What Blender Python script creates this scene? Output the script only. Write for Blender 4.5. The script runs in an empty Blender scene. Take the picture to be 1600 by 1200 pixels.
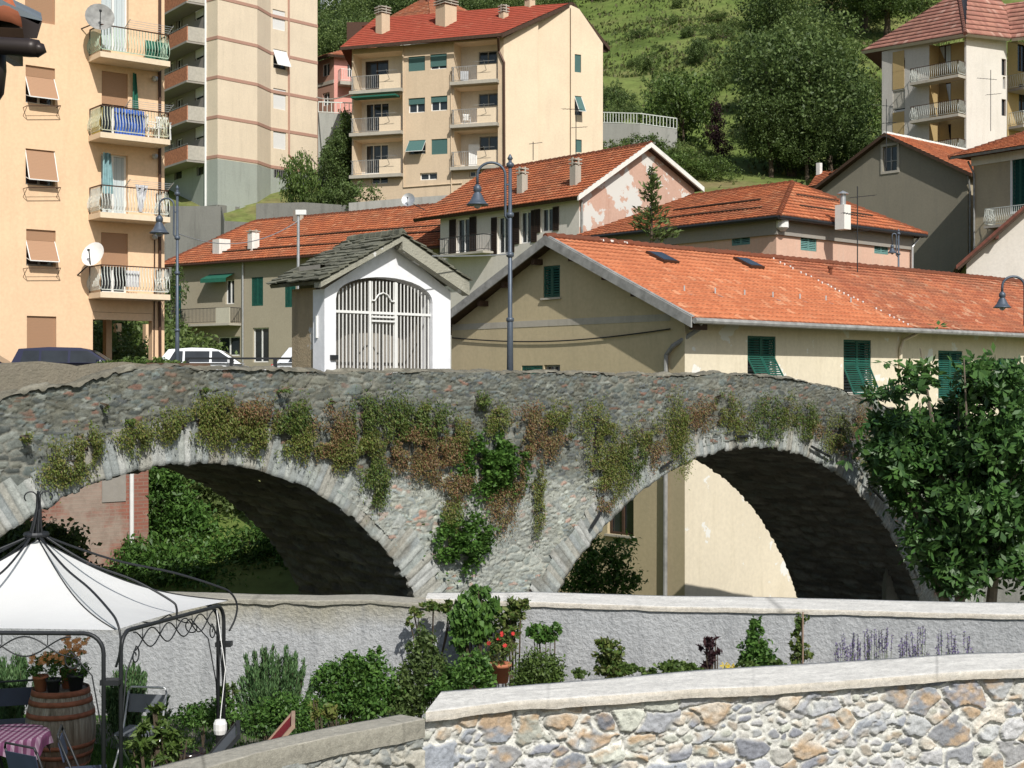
import bpy, math, random
import numpy as np
from mathutils import Vector, Matrix
from mathutils.geometry import tessellate_polygon
# ------------------------------------------------------------------ camera, sky, sun
S = bpy.context.scene
F = 2200.0; CX = 800.0; CY = 600.0          # focal length and centre in pixels of the 1600 px photograph
cam = bpy.data.cameras.new('camera'); camo = bpy.data.objects.new('camera', cam)
S.collection.objects.link(camo); S.camera = camo
cam.sensor_width = 36; cam.sensor_fit = 'HORIZONTAL'; cam.lens = 36*F/1600
cam.clip_start = .1; cam.clip_end = 3000
camo.location = (0, 0, 0); camo.rotation_euler = (math.radians(90), 0, 0)
SUN_AZ = (.35, -.937); SUN_EL = 42.0         # horizontal direction towards the sun, elevation
w = bpy.data.worlds.new('World'); S.world = w; w.use_nodes = True
nt = w.node_tree; nt.nodes.clear()
sky = nt.nodes.new('ShaderNodeTexSky'); sky.sky_type = 'NISHITA'; sky.sun_disc = False
sky.sun_elevation = math.radians(SUN_EL); sky.sun_rotation = math.atan2(SUN_AZ[0], SUN_AZ[1])
sky.air_density = 1.2; sky.dust_density = 1.5
bg = nt.nodes.new('ShaderNodeBackground'); bg.inputs[1].default_value = .09
ow = nt.nodes.new('ShaderNodeOutputWorld')
nt.links.new(sky.outputs[0], bg.inputs[0]); nt.links.new(bg.outputs[0], ow.inputs[0])
sl = bpy.data.lights.new('sun', 'SUN'); sl.energy = 4.3; sl.angle = math.radians(.5); sl.color = (1, .965, .905)
so = bpy.data.objects.new('sun', sl); S.collection.objects.link(so)
sd = Vector((SUN_AZ[0]*math.cos(math.radians(SUN_EL)), SUN_AZ[1]*math.cos(math.radians(SUN_EL)), math.sin(math.radians(SUN_EL))))
so.rotation_euler = sd.to_track_quat('Z', 'Y').to_euler(); so.location = (20, -20, 60)
S.view_settings.view_transform = 'Standard'; S.view_settings.look = 'None'
S.view_settings.exposure = 0.12; S.view_settings.gamma = 1
# ------------------------------------------------------------------ helpers
rnd = random.Random(7); NR = np.random.default_rng(11)
C = S.collection
R = math.radians
def W(px, py, D): return Vector(((px-CX)/F*D, D, (CY-py)/F*D))
def org(o):
    v = Vector((0, 0, 0))
    while o is not None: v += o.location; o = o.parent
    return v
def tag(o, label=None, cat=None, group=None, kind=None):
    if label: o['label'] = label
    if cat: o['category'] = cat
    if group: o['group'] = group
    if kind: o['kind'] = kind
    return o
def empty(name, loc, label=None, cat=None, group=None):
    o = bpy.data.objects.new(name, None); C.objects.link(o); o.location = loc; o.empty_display_size = .3
    return tag(o, label, cat, group)
def kids(o): return [c for c in bpy.data.objects if c.parent == o]
def copy_tree(o, parent=None):
    ch = kids(o); c = o.copy(); C.objects.link(c)
    if parent: c.parent = parent
    for k in ch: copy_tree(k, c)
    return c
def place(proto, first, loc, rz=0, sc=1, label=None, group=None):
    o = proto if first else copy_tree(proto)
    o.location = loc; o.rotation_euler = (0, 0, rz); o.scale = (sc, sc, sc) if not hasattr(sc, '__len__') else sc
    if label: o['label'] = label
    if group: o['group'] = group
    return o
def vnoise(x, y, seed=0, oct=3):
    x = np.asarray(x, float); y = np.asarray(y, float); r = np.zeros(np.broadcast(x, y).shape); a = 1; tot = 0
    for k in range(oct):
        xi = np.floor(x).astype(int); yi = np.floor(y).astype(int); fx = x-xi; fy = y-yi
        fx = fx*fx*(3-2*fx); fy = fy*fy*(3-2*fy)
        def h(i, j):
            n = (i*374761393 + j*668265263 + (seed+k)*974634777) & 0xffffffff
            n = ((n ^ (n >> 13))*1274126177) & 0xffffffff
            return ((n ^ (n >> 16)) & 0xffff)/65535.
        r = r + a*((h(xi, yi)*(1-fx)+h(xi+1, yi)*fx)*(1-fy)+(h(xi, yi+1)*(1-fx)+h(xi+1, yi+1)*fx)*fy)
        tot += a; a *= .5; x = x*2.03; y = y*2.03
    return r/tot
class MB:
    def __init__(s): s.v = []; s.f = []; s.m = []; s.mi = 0; s.uv = {}
    def q(s, *p):
        b = len(s.v); s.v += [tuple(x) for x in p]; s.f.append(tuple(range(b, b+len(p)))); s.m.append(s.mi); return s
    def box6(s, O, a, b, c):
        O = Vector(O); a = Vector(a); b = Vector(b); c = Vector(c)
        p = [O, O+a, O+a+b, O+b, O+c, O+a+c, O+a+b+c, O+b+c]; k = len(s.v); s.v += [tuple(x) for x in p]
        for f in ((0, 3, 2, 1), (4, 5, 6, 7), (0, 1, 5, 4), (1, 2, 6, 5), (2, 3, 7, 6), (3, 0, 4, 7)):
            s.f.append(tuple(k+i for i in f)); s.m.append(s.mi)
        return s
    def box(s, c, d, rz=0):
        cz, sz = math.cos(rz), math.sin(rz); a = Vector((cz, sz, 0))*d[0]; b = Vector((-sz, cz, 0))*d[1]; z = Vector((0, 0, d[2]))
        return s.box6(Vector(c)-a/2-b/2-z/2, a, b, z)
    def bar(s, p, q, w, h=None):
        p = Vector(p); q = Vector(q); d = q-p; h = h or w
        u = d.cross(Vector((0, 0, 1)));
        if u.length < 1e-6: u = Vector((1, 0, 0))
        u.normalize(); v = u.cross(d).normalized()
        return s.box6(p-u*w/2-v*h/2, u*w, v*h, d)
    def tube(s, pts, r, n=6, cap=True):
        pts = [Vector(p) for p in pts]; N = len(pts); rs = r if hasattr(r, '__len__') else [r]*N
        k = len(s.v); ref = None
        for i, p in enumerate(pts):
            d = (pts[min(i+1, N-1)]-pts[max(i-1, 0)])
            if d.length < 1e-9: d = Vector((0, 0, 1))
            d.normalize()
            if ref is None: ref = Vector((0, 0, 1)) if abs(d.z) < .9 else Vector((1, 0, 0))
            u = ref - d*ref.dot(d)
            if u.length < 1e-4: u = Vector((1, 0, 0))-d*d.x
            u.normalize(); ref = u; v = d.cross(u)
            for j in range(n):
                a = 2*math.pi*j/n; s.v.append(tuple(p+(u*math.cos(a)+v*math.sin(a))*rs[i]))
        for i in range(N-1):
            for j in range(n):
                s.f.append((k+i*n+j, k+i*n+(j+1) % n, k+(i+1)*n+(j+1) % n, k+(i+1)*n+j)); s.m.append(s.mi)
        if cap:
            s.f.append(tuple(k+j for j in range(n))[::-1]); s.m.append(s.mi)
            s.f.append(tuple(k+(N-1)*n+j for j in range(n))); s.m.append(s.mi)
        return s
    def lathe(s, c, prof, n=20, ax=None):
        c = Vector(c); k = len(s.v)
        for r, z in prof:
            for j in range(n):
                a = 2*math.pi*j/n; s.v.append((c.x+r*math.cos(a), c.y+r*math.sin(a), c.z+z))
        for i in range(len(prof)-1):
            for j in range(n):
                s.f.append((k+i*n+j, k+i*n+(j+1) % n, k+(i+1)*n+(j+1) % n, k+(i+1)*n+j)); s.m.append(s.mi)
        return s
    def poly(s, outer, holes=()):
        """outer, holes: loops of 3D points lying in a plane"""
        loops = [[Vector(p) for p in outer]]+[[Vector(p) for p in h] for h in holes]
        k = len(s.v); flat = [p for l in loops for p in l]; s.v += [tuple(p) for p in flat]
        n = (flat[1]-flat[0])
        for t in tessellate_polygon(loops):
            s.f.append((k+t[0], k+t[1], k+t[2])); s.m.append(s.mi)
        return s
    def prism(s, loop, d):
        d = Vector(d); loop = [Vector(p) for p in loop]; n = len(loop)
        s.poly(loop); s.poly([p+d for p in loop][::-1])
        for i in range(n): s.q(loop[i], loop[(i+1) % n], loop[(i+1) % n]+d, loop[i]+d)
        return s
    def build(s, name, mat, parent=None, smooth=False, fix=True):
        me = bpy.data.meshes.new(name); o0 = org(parent) if parent else Vector((0, 0, 0))
        me.from_pydata([(x-o0.x, y-o0.y, z-o0.z) for x, y, z in s.v], [], s.f)
        mats = mat if isinstance(mat, (list, tuple)) else [mat]
        for m_ in mats: me.materials.append(m_)
        if len(mats) > 1: me.polygons.foreach_set('material_index', s.m)
        if fix:
            import bmesh
            bm = bmesh.new(); bm.from_mesh(me); bmesh.ops.recalc_face_normals(bm, faces=bm.faces); bm.to_mesh(me); bm.free()
        if smooth: me.polygons.foreach_set('use_smooth', [True]*len(me.polygons))
        me.update(); o = bpy.data.objects.new(name, me); C.objects.link(o)
        if parent: o.parent = parent
        return o
def npmesh(name, V, Fq, mat, parent=None, col=None, uv=None, smooth=False, world=True):
    """fast mesh from numpy arrays; Fq is (n,3) or (n,4)"""
    me = bpy.data.meshes.new(name); V = np.asarray(V, float).copy(); Fq = np.asarray(Fq, int)
    if parent is not None and world:
        o0 = org(parent); V -= np.array(o0)
    k = Fq.shape[1]; me.vertices.add(len(V)); me.vertices.foreach_set('co', V.ravel())
    me.loops.add(Fq.size); me.loops.foreach_set('vertex_index', Fq.ravel())
    me.polygons.add(len(Fq)); me.polygons.foreach_set('loop_start', np.arange(0, Fq.size, k)); me.polygons.foreach_set('loop_total', np.full(len(Fq), k))
    if smooth: me.polygons.foreach_set('use_smooth', np.ones(len(Fq), bool))
    me.update(calc_edges=True)
    if col is not None:
        a = me.color_attributes.new('Col', 'FLOAT_COLOR', 'POINT'); c = np.ones((len(V), 4)); c[:, :3] = col; a.data.foreach_set('color', c.ravel())
    if uv is not None:
        l = me.uv_layers.new(name='UVMap'); l.data.foreach_set('uv', np.asarray(uv)[Fq.ravel()].ravel())
    me.materials.append(mat); o = bpy.data.objects.new(name, me); C.objects.link(o)
    if parent is not None: o.parent = parent
    return o
# ------------------------------------------------------------------ materials
class NT:
    def __init__(s, name):
        s.m = bpy.data.materials.new(name); s.m.use_nodes = True; s.t = s.m.node_tree; s.t.nodes.clear()
        s.o = s.n('ShaderNodeOutputMaterial'); s.p = s.n('ShaderNodeBsdfPrincipled'); s.l(s.p.outputs[0], s.o.inputs[0])
    def n(s, t, **k):
        x = s.t.nodes.new(t)
        for a, b in k.items(): setattr(x, a, b)
        return x
    def l(s, a, b): s.t.links.new(a, b)
    def co(s, kind='Object', sc=None):
        c = s.n('ShaderNodeTexCoord').outputs[kind]
        if sc:
            m = s.n('ShaderNodeMapping'); s.l(c, m.inputs[0]); m.inputs['Scale'].default_value = sc; return m.outputs[0]
        return c
    def noise(s, sc, det=4, vec=None, rough=.55):
        x = s.n('ShaderNodeTexNoise'); x.inputs['Scale'].default_value = sc; x.inputs['Detail'].default_value = det; x.inputs['Roughness'].default_value = rough
        if vec is not None: s.l(vec, x.inputs['Vector'])
        return x.outputs['Fac']
    def ramp(s, f, st):
        r = s.n('ShaderNodeValToRGB'); e = r.color_ramp.elements
        while len(e) < len(st): e.new(.5)
        for i, (p, c) in enumerate(st): e[i].position = p; e[i].color = (*c, 1) if hasattr(c, '__len__') else (c, c, c, 1)
        s.l(f, r.inputs[0]); return r.outputs[0]
    def mix(s, f, a, b, mode='MIX'):
        x = s.n('ShaderNodeMix', data_type='RGBA', blend_type=mode)
        for v, i in ((f, 0), (a, 6), (b, 7)):
            if hasattr(v, 'is_output'): s.l(v, x.inputs[i])
            elif hasattr(v, '__len__'): x.inputs[i].default_value = (*v, 1)
            else: x.inputs[i].default_value = v if i == 0 else (v, v, v, 1)
        return x.outputs[2]
    def math(s, op, a, b=0):
        x = s.n('ShaderNodeMath', operation=op)
        for v, i in ((a, 0), (b, 1)):
            if hasattr(v, 'is_output'): s.l(v, x.inputs[i])
            else: x.inputs[i].default_value = v
        return x.outputs[0]
    def bump(s, h, st=.3, dist=.02):
        b = s.n('ShaderNodeBump'); b.inputs['Strength'].default_value = st; b.inputs['Distance'].default_value = dist
        s.l(h, b.inputs['Height']); s.l(b.outputs[0], s.p.inputs['Normal'])
    def done(s, col=None, rough=.85, metal=0, spec=.3):
        if col is not None:
            if hasattr(col, 'is_output'): s.l(col, s.p.inputs['Base Color'])
            else: s.p.inputs['Base Color'].default_value = (*col, 1)
        s.p.inputs['Roughness'].default_value = rough; s.p.inputs['Metallic'].default_value = metal
        s.p.inputs['Specular IOR Level'].default_value = spec
        return s.m
def dk(c, k): return tuple(min(1, x*k) for x in c)
def plain(name, c, rough=.6, metal=0, var=.12, sc=6, spec=.3, bump=0):
    t = NT(name); n = t.noise(sc, 5, t.co())
    col = t.ramp(n, [(.3, dk(c, 1-var)), (.7, dk(c, 1+var))])
    if bump: t.bump(n, bump, .01)
    return t.done(col, rough, metal, spec)
def plaster(name, c, stain=(.35, .3, .22), amt=.35, patch=None, pamt=.0, sc=.35, bump=.15):
    t = NT(name); co = t.co()
    a = t.noise(sc, 6, co, .6); b = t.noise(9, 5, co); st = t.noise(1.0, 6, t.co('Object', (2.2, 2.2, .25)), .65)
    col = t.ramp(a, [(.3, dk(c, .93)), (.7, dk(c, 1.05))])
    f = t.ramp(st, [(.5, 0.), (.78, 1.)]); col = t.mix(t.math('MULTIPLY', f, amt), col, stain)
    fine = t.ramp(b, [(.3, .93), (.7, 1.04)]); col = t.mix(1., col, fine, 'MULTIPLY')
    if patch:
        pn = t.noise(pamt[1], 6, co, .6); f = t.ramp(pn, [(pamt[0], 0.), (pamt[0]+.015, 1.)]); col = t.mix(f, col, patch)
    t.bump(t.noise(25, 6, co), bump, .02)
    return t.done(col, .92, 0, .15)
def tilemat(name, c1, c2, c3, moss=.25, tw=.22, th=.36, mosscol=(.12, .1, .07)):
    t = NT(name); uv = t.co('UV'); sp = t.n('ShaderNodeSeparateXYZ'); t.l(uv, sp.inputs[0])
    fu = t.math('FLOOR', t.math('DIVIDE', sp.outputs[0], tw)); fv = t.math('FLOOR', t.math('DIVIDE', sp.outputs[1], th))
    cb = t.n('ShaderNodeCombineXYZ'); t.l(fu, cb.inputs[0]); t.l(fv, cb.inputs[1])
    wn = t.n('ShaderNodeTexWhiteNoise', noise_dimensions='2D'); t.l(cb.outputs[0], wn.inputs['Vector'])
    col = t.ramp(wn.outputs['Value'], [(0, c1), (.25, c1), (.55, c2), (.9, c2), (1, c3)])
    co = t.co(); a = t.noise(.45, 6, co, .65); f = t.ramp(a, [(.42, 0.), (.72, 1.)])
    col = t.mix(t.math('MULTIPLY', f, moss), col, mosscol)
    r = t.n('ShaderNodeTexWhiteNoise', noise_dimensions='1D'); t.l(fv, r.inputs['W'])
    b = t.noise(14, 5, co); col = t.mix(1., col, t.ramp(b, [(.3, .82), (.7, 1.12)]), 'MULTIPLY')
    fr = t.math('FRACT', t.math('DIVIDE', sp.outputs[1], th)); dirt = t.ramp(fr, [(0, .5), (.1, .6), (.2, 1.), (1, 1.)])  # darkens the lower edge of every tile row
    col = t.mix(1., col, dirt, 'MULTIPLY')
    t.bump(b, .3, .01)
    return t.done(col, .85, 0, .2)
def leafmat(name, cols, rough=.55, trans=.25, sc=.8):
    t = NT(name); g = t.n('ShaderNodeNewGeometry'); r = g.outputs['Random Per Island']
    n = len(cols); col = t.ramp(r, [(i/(n-1), c) for i, c in enumerate(cols)])
    big = t.noise(sc, 3, t.co()); col = t.mix(1., col, t.ramp(big, [(.3, .75), (.7, 1.2)]), 'MULTIPLY')
    t.done(col, rough, 0, .35)
    tr = t.n('ShaderNodeBsdfTranslucent'); t.l(col, tr.inputs[0]); mx = t.n('ShaderNodeMixShader'); mx.inputs[0].default_value = trans
    t.l(t.p.outputs[0], mx.inputs[1]); t.l(tr.outputs[0], mx.inputs[2]); t.l(mx.outputs[0], t.o.inputs[0])
    return t.m
def stonemat(name, nsc=18, bump=.5, rough=.9, mul=(.75, 1.2)):
    t = NT(name); a = t.n('ShaderNodeVertexColor', layer_name='Col'); co = t.co()
    n = t.noise(nsc, 8, co, .65); col = t.mix(1., a.outputs[0], t.ramp(n, [(.3, mul[0]), (.7, mul[1])]), 'MULTIPLY')
    n2 = t.noise(nsc*4, 5, co, .7); col = t.mix(1., col, t.ramp(n2, [(.3, .85), (.7, 1.12)]), 'MULTIPLY')
    t.bump(t.math('ADD', n, t.math('MULTIPLY', n2, .4)), bump, .03)
    return t.done(col, rough, 0, .2)
M = {}
M['stone_v'] = stonemat('rubble_stone'); M['stone_n'] = stonemat('near_stone', 25, .45, .85, (.8, 1.15))
def groundmat(name, cols, sc=1.5, fine=30, bump=.4):
    t = NT(name); co = t.co(); a = t.noise(sc, 8, co, .65); col = t.ramp(a, [(.3+.4*i/(len(cols)-1), c) for i, c in enumerate(cols)])
    b = t.noise(fine, 6, co, .7); col = t.mix(1., col, t.ramp(b, [(.3, .65), (.7, 1.25)]), 'MULTIPLY'); t.bump(b, bump, .05)
    return t.done(col, .95, 0, .1)
M['meadow'] = groundmat('meadow_ground', [(.07, .10, .025), (.11, .155, .038), (.15, .18, .055), (.20, .17, .08)], .075, 1.1, .5)
M['lawn'] = groundmat('lawn_ground', [(.03, .07, .012), (.07, .14, .025)], 2, 40)
M['asphalt'] = groundmat('asphalt', [(.045, .045, .045), (.06, .06, .058)], 1, 60, .1)
M['dirt'] = groundmat('river_gravel', [(.12, .11, .09), (.2, .19, .16)], 1, 8)
M['glass'] = plain('dark_glass', (.02, .025, .03), .08, 0, .3, 2, .6)
M['iron'] = plain('dark_iron', (.03, .032, .035), .45, .3)
M['lampgrey'] = plain('lamp_grey_paint', (.09, .11, .14), .45, .3)
M['white'] = plain('white_paint', (.72, .72, .7), .5, 0, .05)
M['black'] = plain('dark_interior', (.012, .012, .012), .9)
M['steel'] = plain('pale_metal', (.45, .46, .47), .4, .6)
M['trunk'] = plain('bark', (.09, .07, .05), .95, 0, .4, 8, .1, .6)
M['brownmetal'] = plain('brown_metal', (.07, .035, .022), .5, .2)
# ------------------------------------------------------------------ vertical planes seen in the photograph
class PL:
    def __init__(s, px, D, ang, X=None):
        s.c = math.cos(R(ang)); s.s = math.sin(R(ang)); s.o = W(px, CY, D); s.n = Vector((s.s, -s.c, 0)); s.t = Vector((s.c, s.s, 0))
        if s.n.y > 0: s.n = -s.n
    @classmethod
    def two(cls, px0, D0, px1, D1):
        a = W(px0, CY, D0); b = W(px1, CY, D1); return cls(px0, D0, math.degrees(math.atan2(b.y-a.y, b.x-a.x)))
    def sx(s, px):
        k = (px-CX)/F; return (k*s.o.y-s.o.x)/(s.c-k*s.s)
    def D(s, px): return s.o.y+s.s*s.sx(px)
    def at(s, px, py): return (s.sx(px), (CY-py)/F*s.D(px))
    def P(s, u, z, off=0): return s.o+s.t*u+s.n*off+Vector((0, 0, z))
    def pt(s, px, py, off=0): return s.P(*s.at(px, py), off)
    def rect(s, r):
        x0, y0, x1, y1 = r; D = s.D((x0+x1)/2); a, b = s.sx(x0), s.sx(x1)
        return (min(a, b), (CY-y1)/F*D, max(a, b), (CY-y0)/F*D)
    def off(s, d):
        q = PL.__new__(PL); q.__dict__ = dict(s.__dict__); q.o = s.o+s.n*d; return q
def leaves(centers, size, rng, asp=.5, up=.3, vary=.4, fold=True, dirs=None):
    """one folded diamond per centre; returns V,F"""
    c = np.asarray(centers); n = len(c); a = rng.normal(size=(n, 3)) if dirs is None else dirs+rng.normal(size=(n, 3))*.35
    a /= np.linalg.norm(a, axis=1)[:, None]+1e-9
    nn = rng.normal(size=(n, 3)); nn[:, 2] = np.abs(nn[:, 2])+up
    b = np.cross(nn, a); b /= np.linalg.norm(b, axis=1)[:, None]+1e-9
    sz = size*(1+vary*rng.uniform(-1, 1, n))[:, None]; nz = np.cross(a, b)
    V = np.empty((n, 4, 3)); V[:, 0] = c-a*sz*.5; V[:, 1] = c+b*sz*asp*.5+nz*sz*.08; V[:, 2] = c+a*sz*.5; V[:, 3] = c-b*sz*asp*.5+nz*sz*.08
    return V.reshape(-1, 3), np.arange(n*4).reshape(n, 4)
def blobpts(blobs, n, rng, shell=.55, clump=None, cr=.3):
    """points in the outer shell of ellipsoids (x,y,z,rx,ry,rz)"""
    vol = np.array([b[3]*b[4]*b[5] for b in blobs])**.67; vol /= vol.sum(); out = []
    for b, v in zip(blobs, vol):
        k = max(8, int(n*v)); d = rng.normal(size=(k, 3)); d /= np.linalg.norm(d, axis=1)[:, None]
        r = shell+(1-shell)*rng.uniform(0, 1, k)**.6
        if clump:
            m = max(4, int(k/clump)); cd = rng.normal(size=(m, 3)); cd /= np.linalg.norm(cd, axis=1)[:, None]; crr = shell+(1-shell)*rng.uniform(0, 1, m)**.5*1.08
            idx = rng.integers(0, m, k); p = cd[idx]*crr[idx][:, None]+rng.normal(size=(k, 3))*cr*rng.uniform(.4, 1, m)[idx][:, None]
        else: p = d*r[:, None]
        out.append(p*np.array(b[3:6])+np.array(b[:3]))
    return np.concatenate(out)
# ------------------------------------------------------------------ terrain
A = 42.0                                                            # the town's grid: long fronts recede to the right at 42 degrees
tA = Vector((math.cos(R(A)), math.sin(R(A)), 0)); nA = Vector((math.sin(R(A)), -math.cos(R(A)), 0))
def ground(X, Y):
    zl = np.interp(Y, [-80, 17.2, 17.9, 23, 34, 60, 101.5, 104.5, 110, 140, 220, 300, 430, 600], [-4.3, -4.3, -6.8, -6.8, -.6, -.6, -.5, 11.5, 14, 25, 58, 96, 160, 230])
    zr = np.interp(Y, [-80, 17.2, 17.9, 50, 52, 60, 101.5, 105, 110, 140, 220, 300, 430, 600], [-4.3, -4.3, -6.8, -6.8, -.6, -.5, -.4, 12, 15, 25, 58, 96, 160, 230])
    f = np.clip((X+2)/2, 0, 1); z = zl*(1-f)+zr*f
    bumpy = np.clip((Y-100)/60, 0, 1)
    return z+bumpy*((vnoise(X/38, Y/26, 5, 3)-.5)*9+(vnoise(X/7, Y/4, 9, 2)-.5)*1.3)
def gz(x, y): return float(ground(np.array([float(x)]), np.array([float(y)]))[0])
def sheet(name, xs, ys, mat):
    X, Y = np.meshgrid(xs, ys); Z = ground(X, Y); n, m = X.shape
    V = np.stack([X, Y, Z], -1).reshape(-1, 3); i = np.arange(n*m).reshape(n, m)
    Fq = np.stack([i[:-1, :-1], i[:-1, 1:], i[1:, 1:], i[1:, :-1]], -1).reshape(-1, 4)
    return npmesh(name, V, Fq, mat, smooth=True)
terr = sheet('hill_terrain', np.concatenate([np.linspace(-420, -92, 24), np.linspace(-90, 90, 121), np.linspace(92, 420, 24)]),
             np.concatenate([[-80, -20, 5, 17.2, 17.9], np.linspace(19, 100, 82), np.linspace(101, 260, 160), np.linspace(263, 600, 60)]), M['meadow'])
tag(terr, kind='structure')
def flat(name, loop, z, mat):
    mb = MB(); mb.poly([(x, y, z) for x, y in loop]); return tag(mb.build(name, mat), kind='structure')
flat('lawn', [(-14, 8.7), (-.3, 9.7), (.1, 10.1), (5, 11.6), (5, 15.6), (0, 16.3), (-14, 17.1)], -3.9, M['lawn'])
flat('riverbed', [(-30, 17.95), (40, 17.95), (40, 44), (-2, 44), (-2, 22.9), (-30, 22.9)], -6.7, M['dirt'])
flat('terrace_paving', [(-12, -6), (9, -6), (9, 11.3), (4.6, 11), (.2, 9.7), (-.6, 9.2), (-1.6, 8.2), (-3.3, 6.6), (-12, 4)], -3.5, M['asphalt'])
road = MB()
road.poly([W(-200, 600, 34)+Vector((0, 0, -.42)), Vector((-2.2, 29.9, -.42)), Vector((-1.9, 47, -.42)), Vector((-4, 58, -.42)), Vector((-30, 58, -.42))])
tag(road.build('street', M['asphalt']), kind='structure')
# ------------------------------------------------------------------ rubble masonry
def hsh(i, j, s):
    n = (i.astype(np.int64)*374761393+j.astype(np.int64)*668265263+s*974634777) & 0xffffffff
    n = ((n ^ (n >> 13))*1274126177) & 0xffffffff; n = ((n ^ (n >> 15))*2246822519) & 0xffffffff
    return ((n ^ (n >> 16)) & 0xffff)/65535.
def rubble(u, z, cw, ch, seed, pal, mort, joint=.12, hs=.03, warp=.35, ochre=None, jw=.16, var=.16, smear=0):
    u = np.asarray(u); z = np.asarray(z)
    gx = u/cw+warp*2*(vnoise(u/cw*.8, z/ch*.8, seed, 2)-.5); gy = z/ch+warp*2*(vnoise(u/cw*.8+9, z/ch*.8+5, seed+3, 2)-.5)
    ix = np.floor(gx); iy = np.floor(gy); F1 = np.full(u.shape, 9.); F2 = np.full(u.shape, 9.); ci = np.zeros(u.shape); cj = np.zeros(u.shape)
    for dx in (-1, 0, 1):
        for dy in (-1, 0, 1):
            a = ix+dx; b = iy+dy; px = a+.5+.42*(2*hsh(a, b, seed)-1); py = b+.5+.4*(2*hsh(a, b, seed+1)-1)
            wgt = .72+.75*hsh(a, b, seed+2)**2
            d = np.hypot(gx-px, gy-py)/wgt; near = d < F1
            F2 = np.where(near, F1, np.minimum(F2, d)); ci = np.where(near, a, ci); cj = np.where(near, b, cj); F1 = np.where(near, d, F1)
    e = F2-F1+.16*(vnoise(u/cw*4.5, z/ch*4.5, seed+31, 3)-.5); jj = joint*(.4+1.2*vnoise(u/cw*.5, z/ch*.5, seed+7, 2)); mk = np.clip((e-jj)/jw, 0, 1); mk = mk*mk*(3-2*mk)
    if smear: mk = mk*(1-smear*np.clip((vnoise(u*9, z*11, seed+41, 4)-.56-.35*np.clip(e-jj, 0, .6))*14, 0, 1))
    h1 = hsh(ci, cj, seed+4); h2 = hsh(ci, cj, seed+5); h3 = hsh(ci, cj, seed+6); pal = np.array(pal)
    col = pal[np.minimum((h1*len(pal)).astype(int), len(pal)-1)]*(1+var*2*(h2[..., None]-.5))
    n = vnoise(u/cw*2.2, z/ch*2.2, seed+8, 4)
    if ochre is not None:
        f = np.clip((n-.5+.32*(h3-.45))*3.5, 0, .9)*(h3 > .45); col = col*(1-f[..., None])+np.array(ochre)*f[..., None]
    col = col*(.85+.3*vnoise(u/cw*5, z/ch*5, seed+9, 3)[..., None])
    mo = np.array(mort)*(.8+.4*vnoise(u*22, z*22, seed+11, 3)[..., None])
    col = mo*(1-mk[..., None])+col*mk[..., None]
    H = mk*hs*(.35+.65*h2)+(vnoise(u*30, z*30, seed+12, 3)-.5)*hs*.5+(1-mk)*(vnoise(u*13, z*13, seed+13, 2)-.6)*hs*.5
    # dark undercut joints below some stones
    dkn = np.clip((vnoise(u/cw*1.3, z/ch*1.3, seed+14, 2)-.45)*6, 0, 1)*np.clip(1-np.abs(e-jj*.6)/(jw*.5), 0, 1)
    return H-dkn*hs*.8, col*(1-.35*dkn[..., None]), mk
def gridmesh(name, P, mat, parent, col, keep=None, smooth=True):
    n, m = P.shape[:2]; i = np.arange(n*m).reshape(n, m)
    Fq = np.stack([i[:-1, :-1], i[:-1, 1:], i[1:, 1:], i[1:, :-1]], -1).reshape(-1, 4)
    if keep is not None: Fq = Fq[keep.reshape(-1)]
    return npmesh(name, P.reshape(-1, 3), Fq, mat, parent, col=col.reshape(-1, 3), smooth=smooth)
# ------------------------------------------------------------------ stone bridge
BP = PL(800, 24, A); BW = 3.5
LA = (-6.15, -5.83, 4.7); RA = (6.34, -8.36, 7.09); RT = .56
br = empty('stone_bridge', BP.P(0, -6.8, -BW/2), 'old humpbacked rubble stone bridge with two arches and tufts of wall plants', 'bridge')
topl = [(-400, 690), (-150, 650), (0, 627), (60, 610), (125, 603), (160, 588), (205, 577), (260, 575), (300, 577), (345, 578), (400, 579), (520, 581), (700, 583), (850, 584), (1000, 586), (1160, 585), (1240, 592), (1300, 607), (1365, 628), (1440, 655), (1560, 700), (1800, 760)]
tu, tz = zip(*[BP.at(x, y) for x, y in topl]); U0, U1 = tu[0], tu[-1]
def btop(u): return np.interp(u, tu, tz)+(vnoise(u*2.2, u*0, 3, 3)-.5)*.1
PALB = [(.105, .12, .115), (.155, .17, .155), (.08, .09, .085), (.18, .185, .155), (.14, .165, .155), (.22, .235, .21), (.10, .105, .09), (.13, .15, .15), (.16, .17, .15), (.1, .11, .11), (.14, .145, .125), (.20, .21, .19), (.21, .13, .10)]
r3 = .024
us = np.arange(-11.5, 15.5, r3); zs = np.concatenate([np.arange(-6.8, -4.6, .12), np.arange(-4.6, .42, r3*.8)]); UU, ZZ = np.meshgrid(us, zs); tp = btop(UU); ZZ = np.minimum(ZZ, tp)
H, Cc, mk = rubble(UU, ZZ, .135, .052, 21, PALB, (.15, .155, .13), .09, .024, .55, jw=.1)
H2, C2, m2 = rubble(UU, ZZ, .25, .12, 33, PALB[1:6], (.22, .22, .19), .1, .026, .45, jw=.1)
big = np.clip((vnoise(UU*.8, ZZ*1.4, 44, 3)-.6)*14, 0, 1)
low = np.clip((-1.35+.5*(vnoise(UU*.7, ZZ*.9, 50, 3)-.5)*2-ZZ)/.5, 0, 1)
top = np.clip((ZZ-tp+.75)/.5, 0, 1)
H = H*(1-big)+H2*big; Cc = Cc*(1-big[..., None])+C2*big[..., None]
pale = np.clip((vnoise(UU*1.5, ZZ*1.8, 61, 4)-.42)*4, 0, 1)*low
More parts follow.
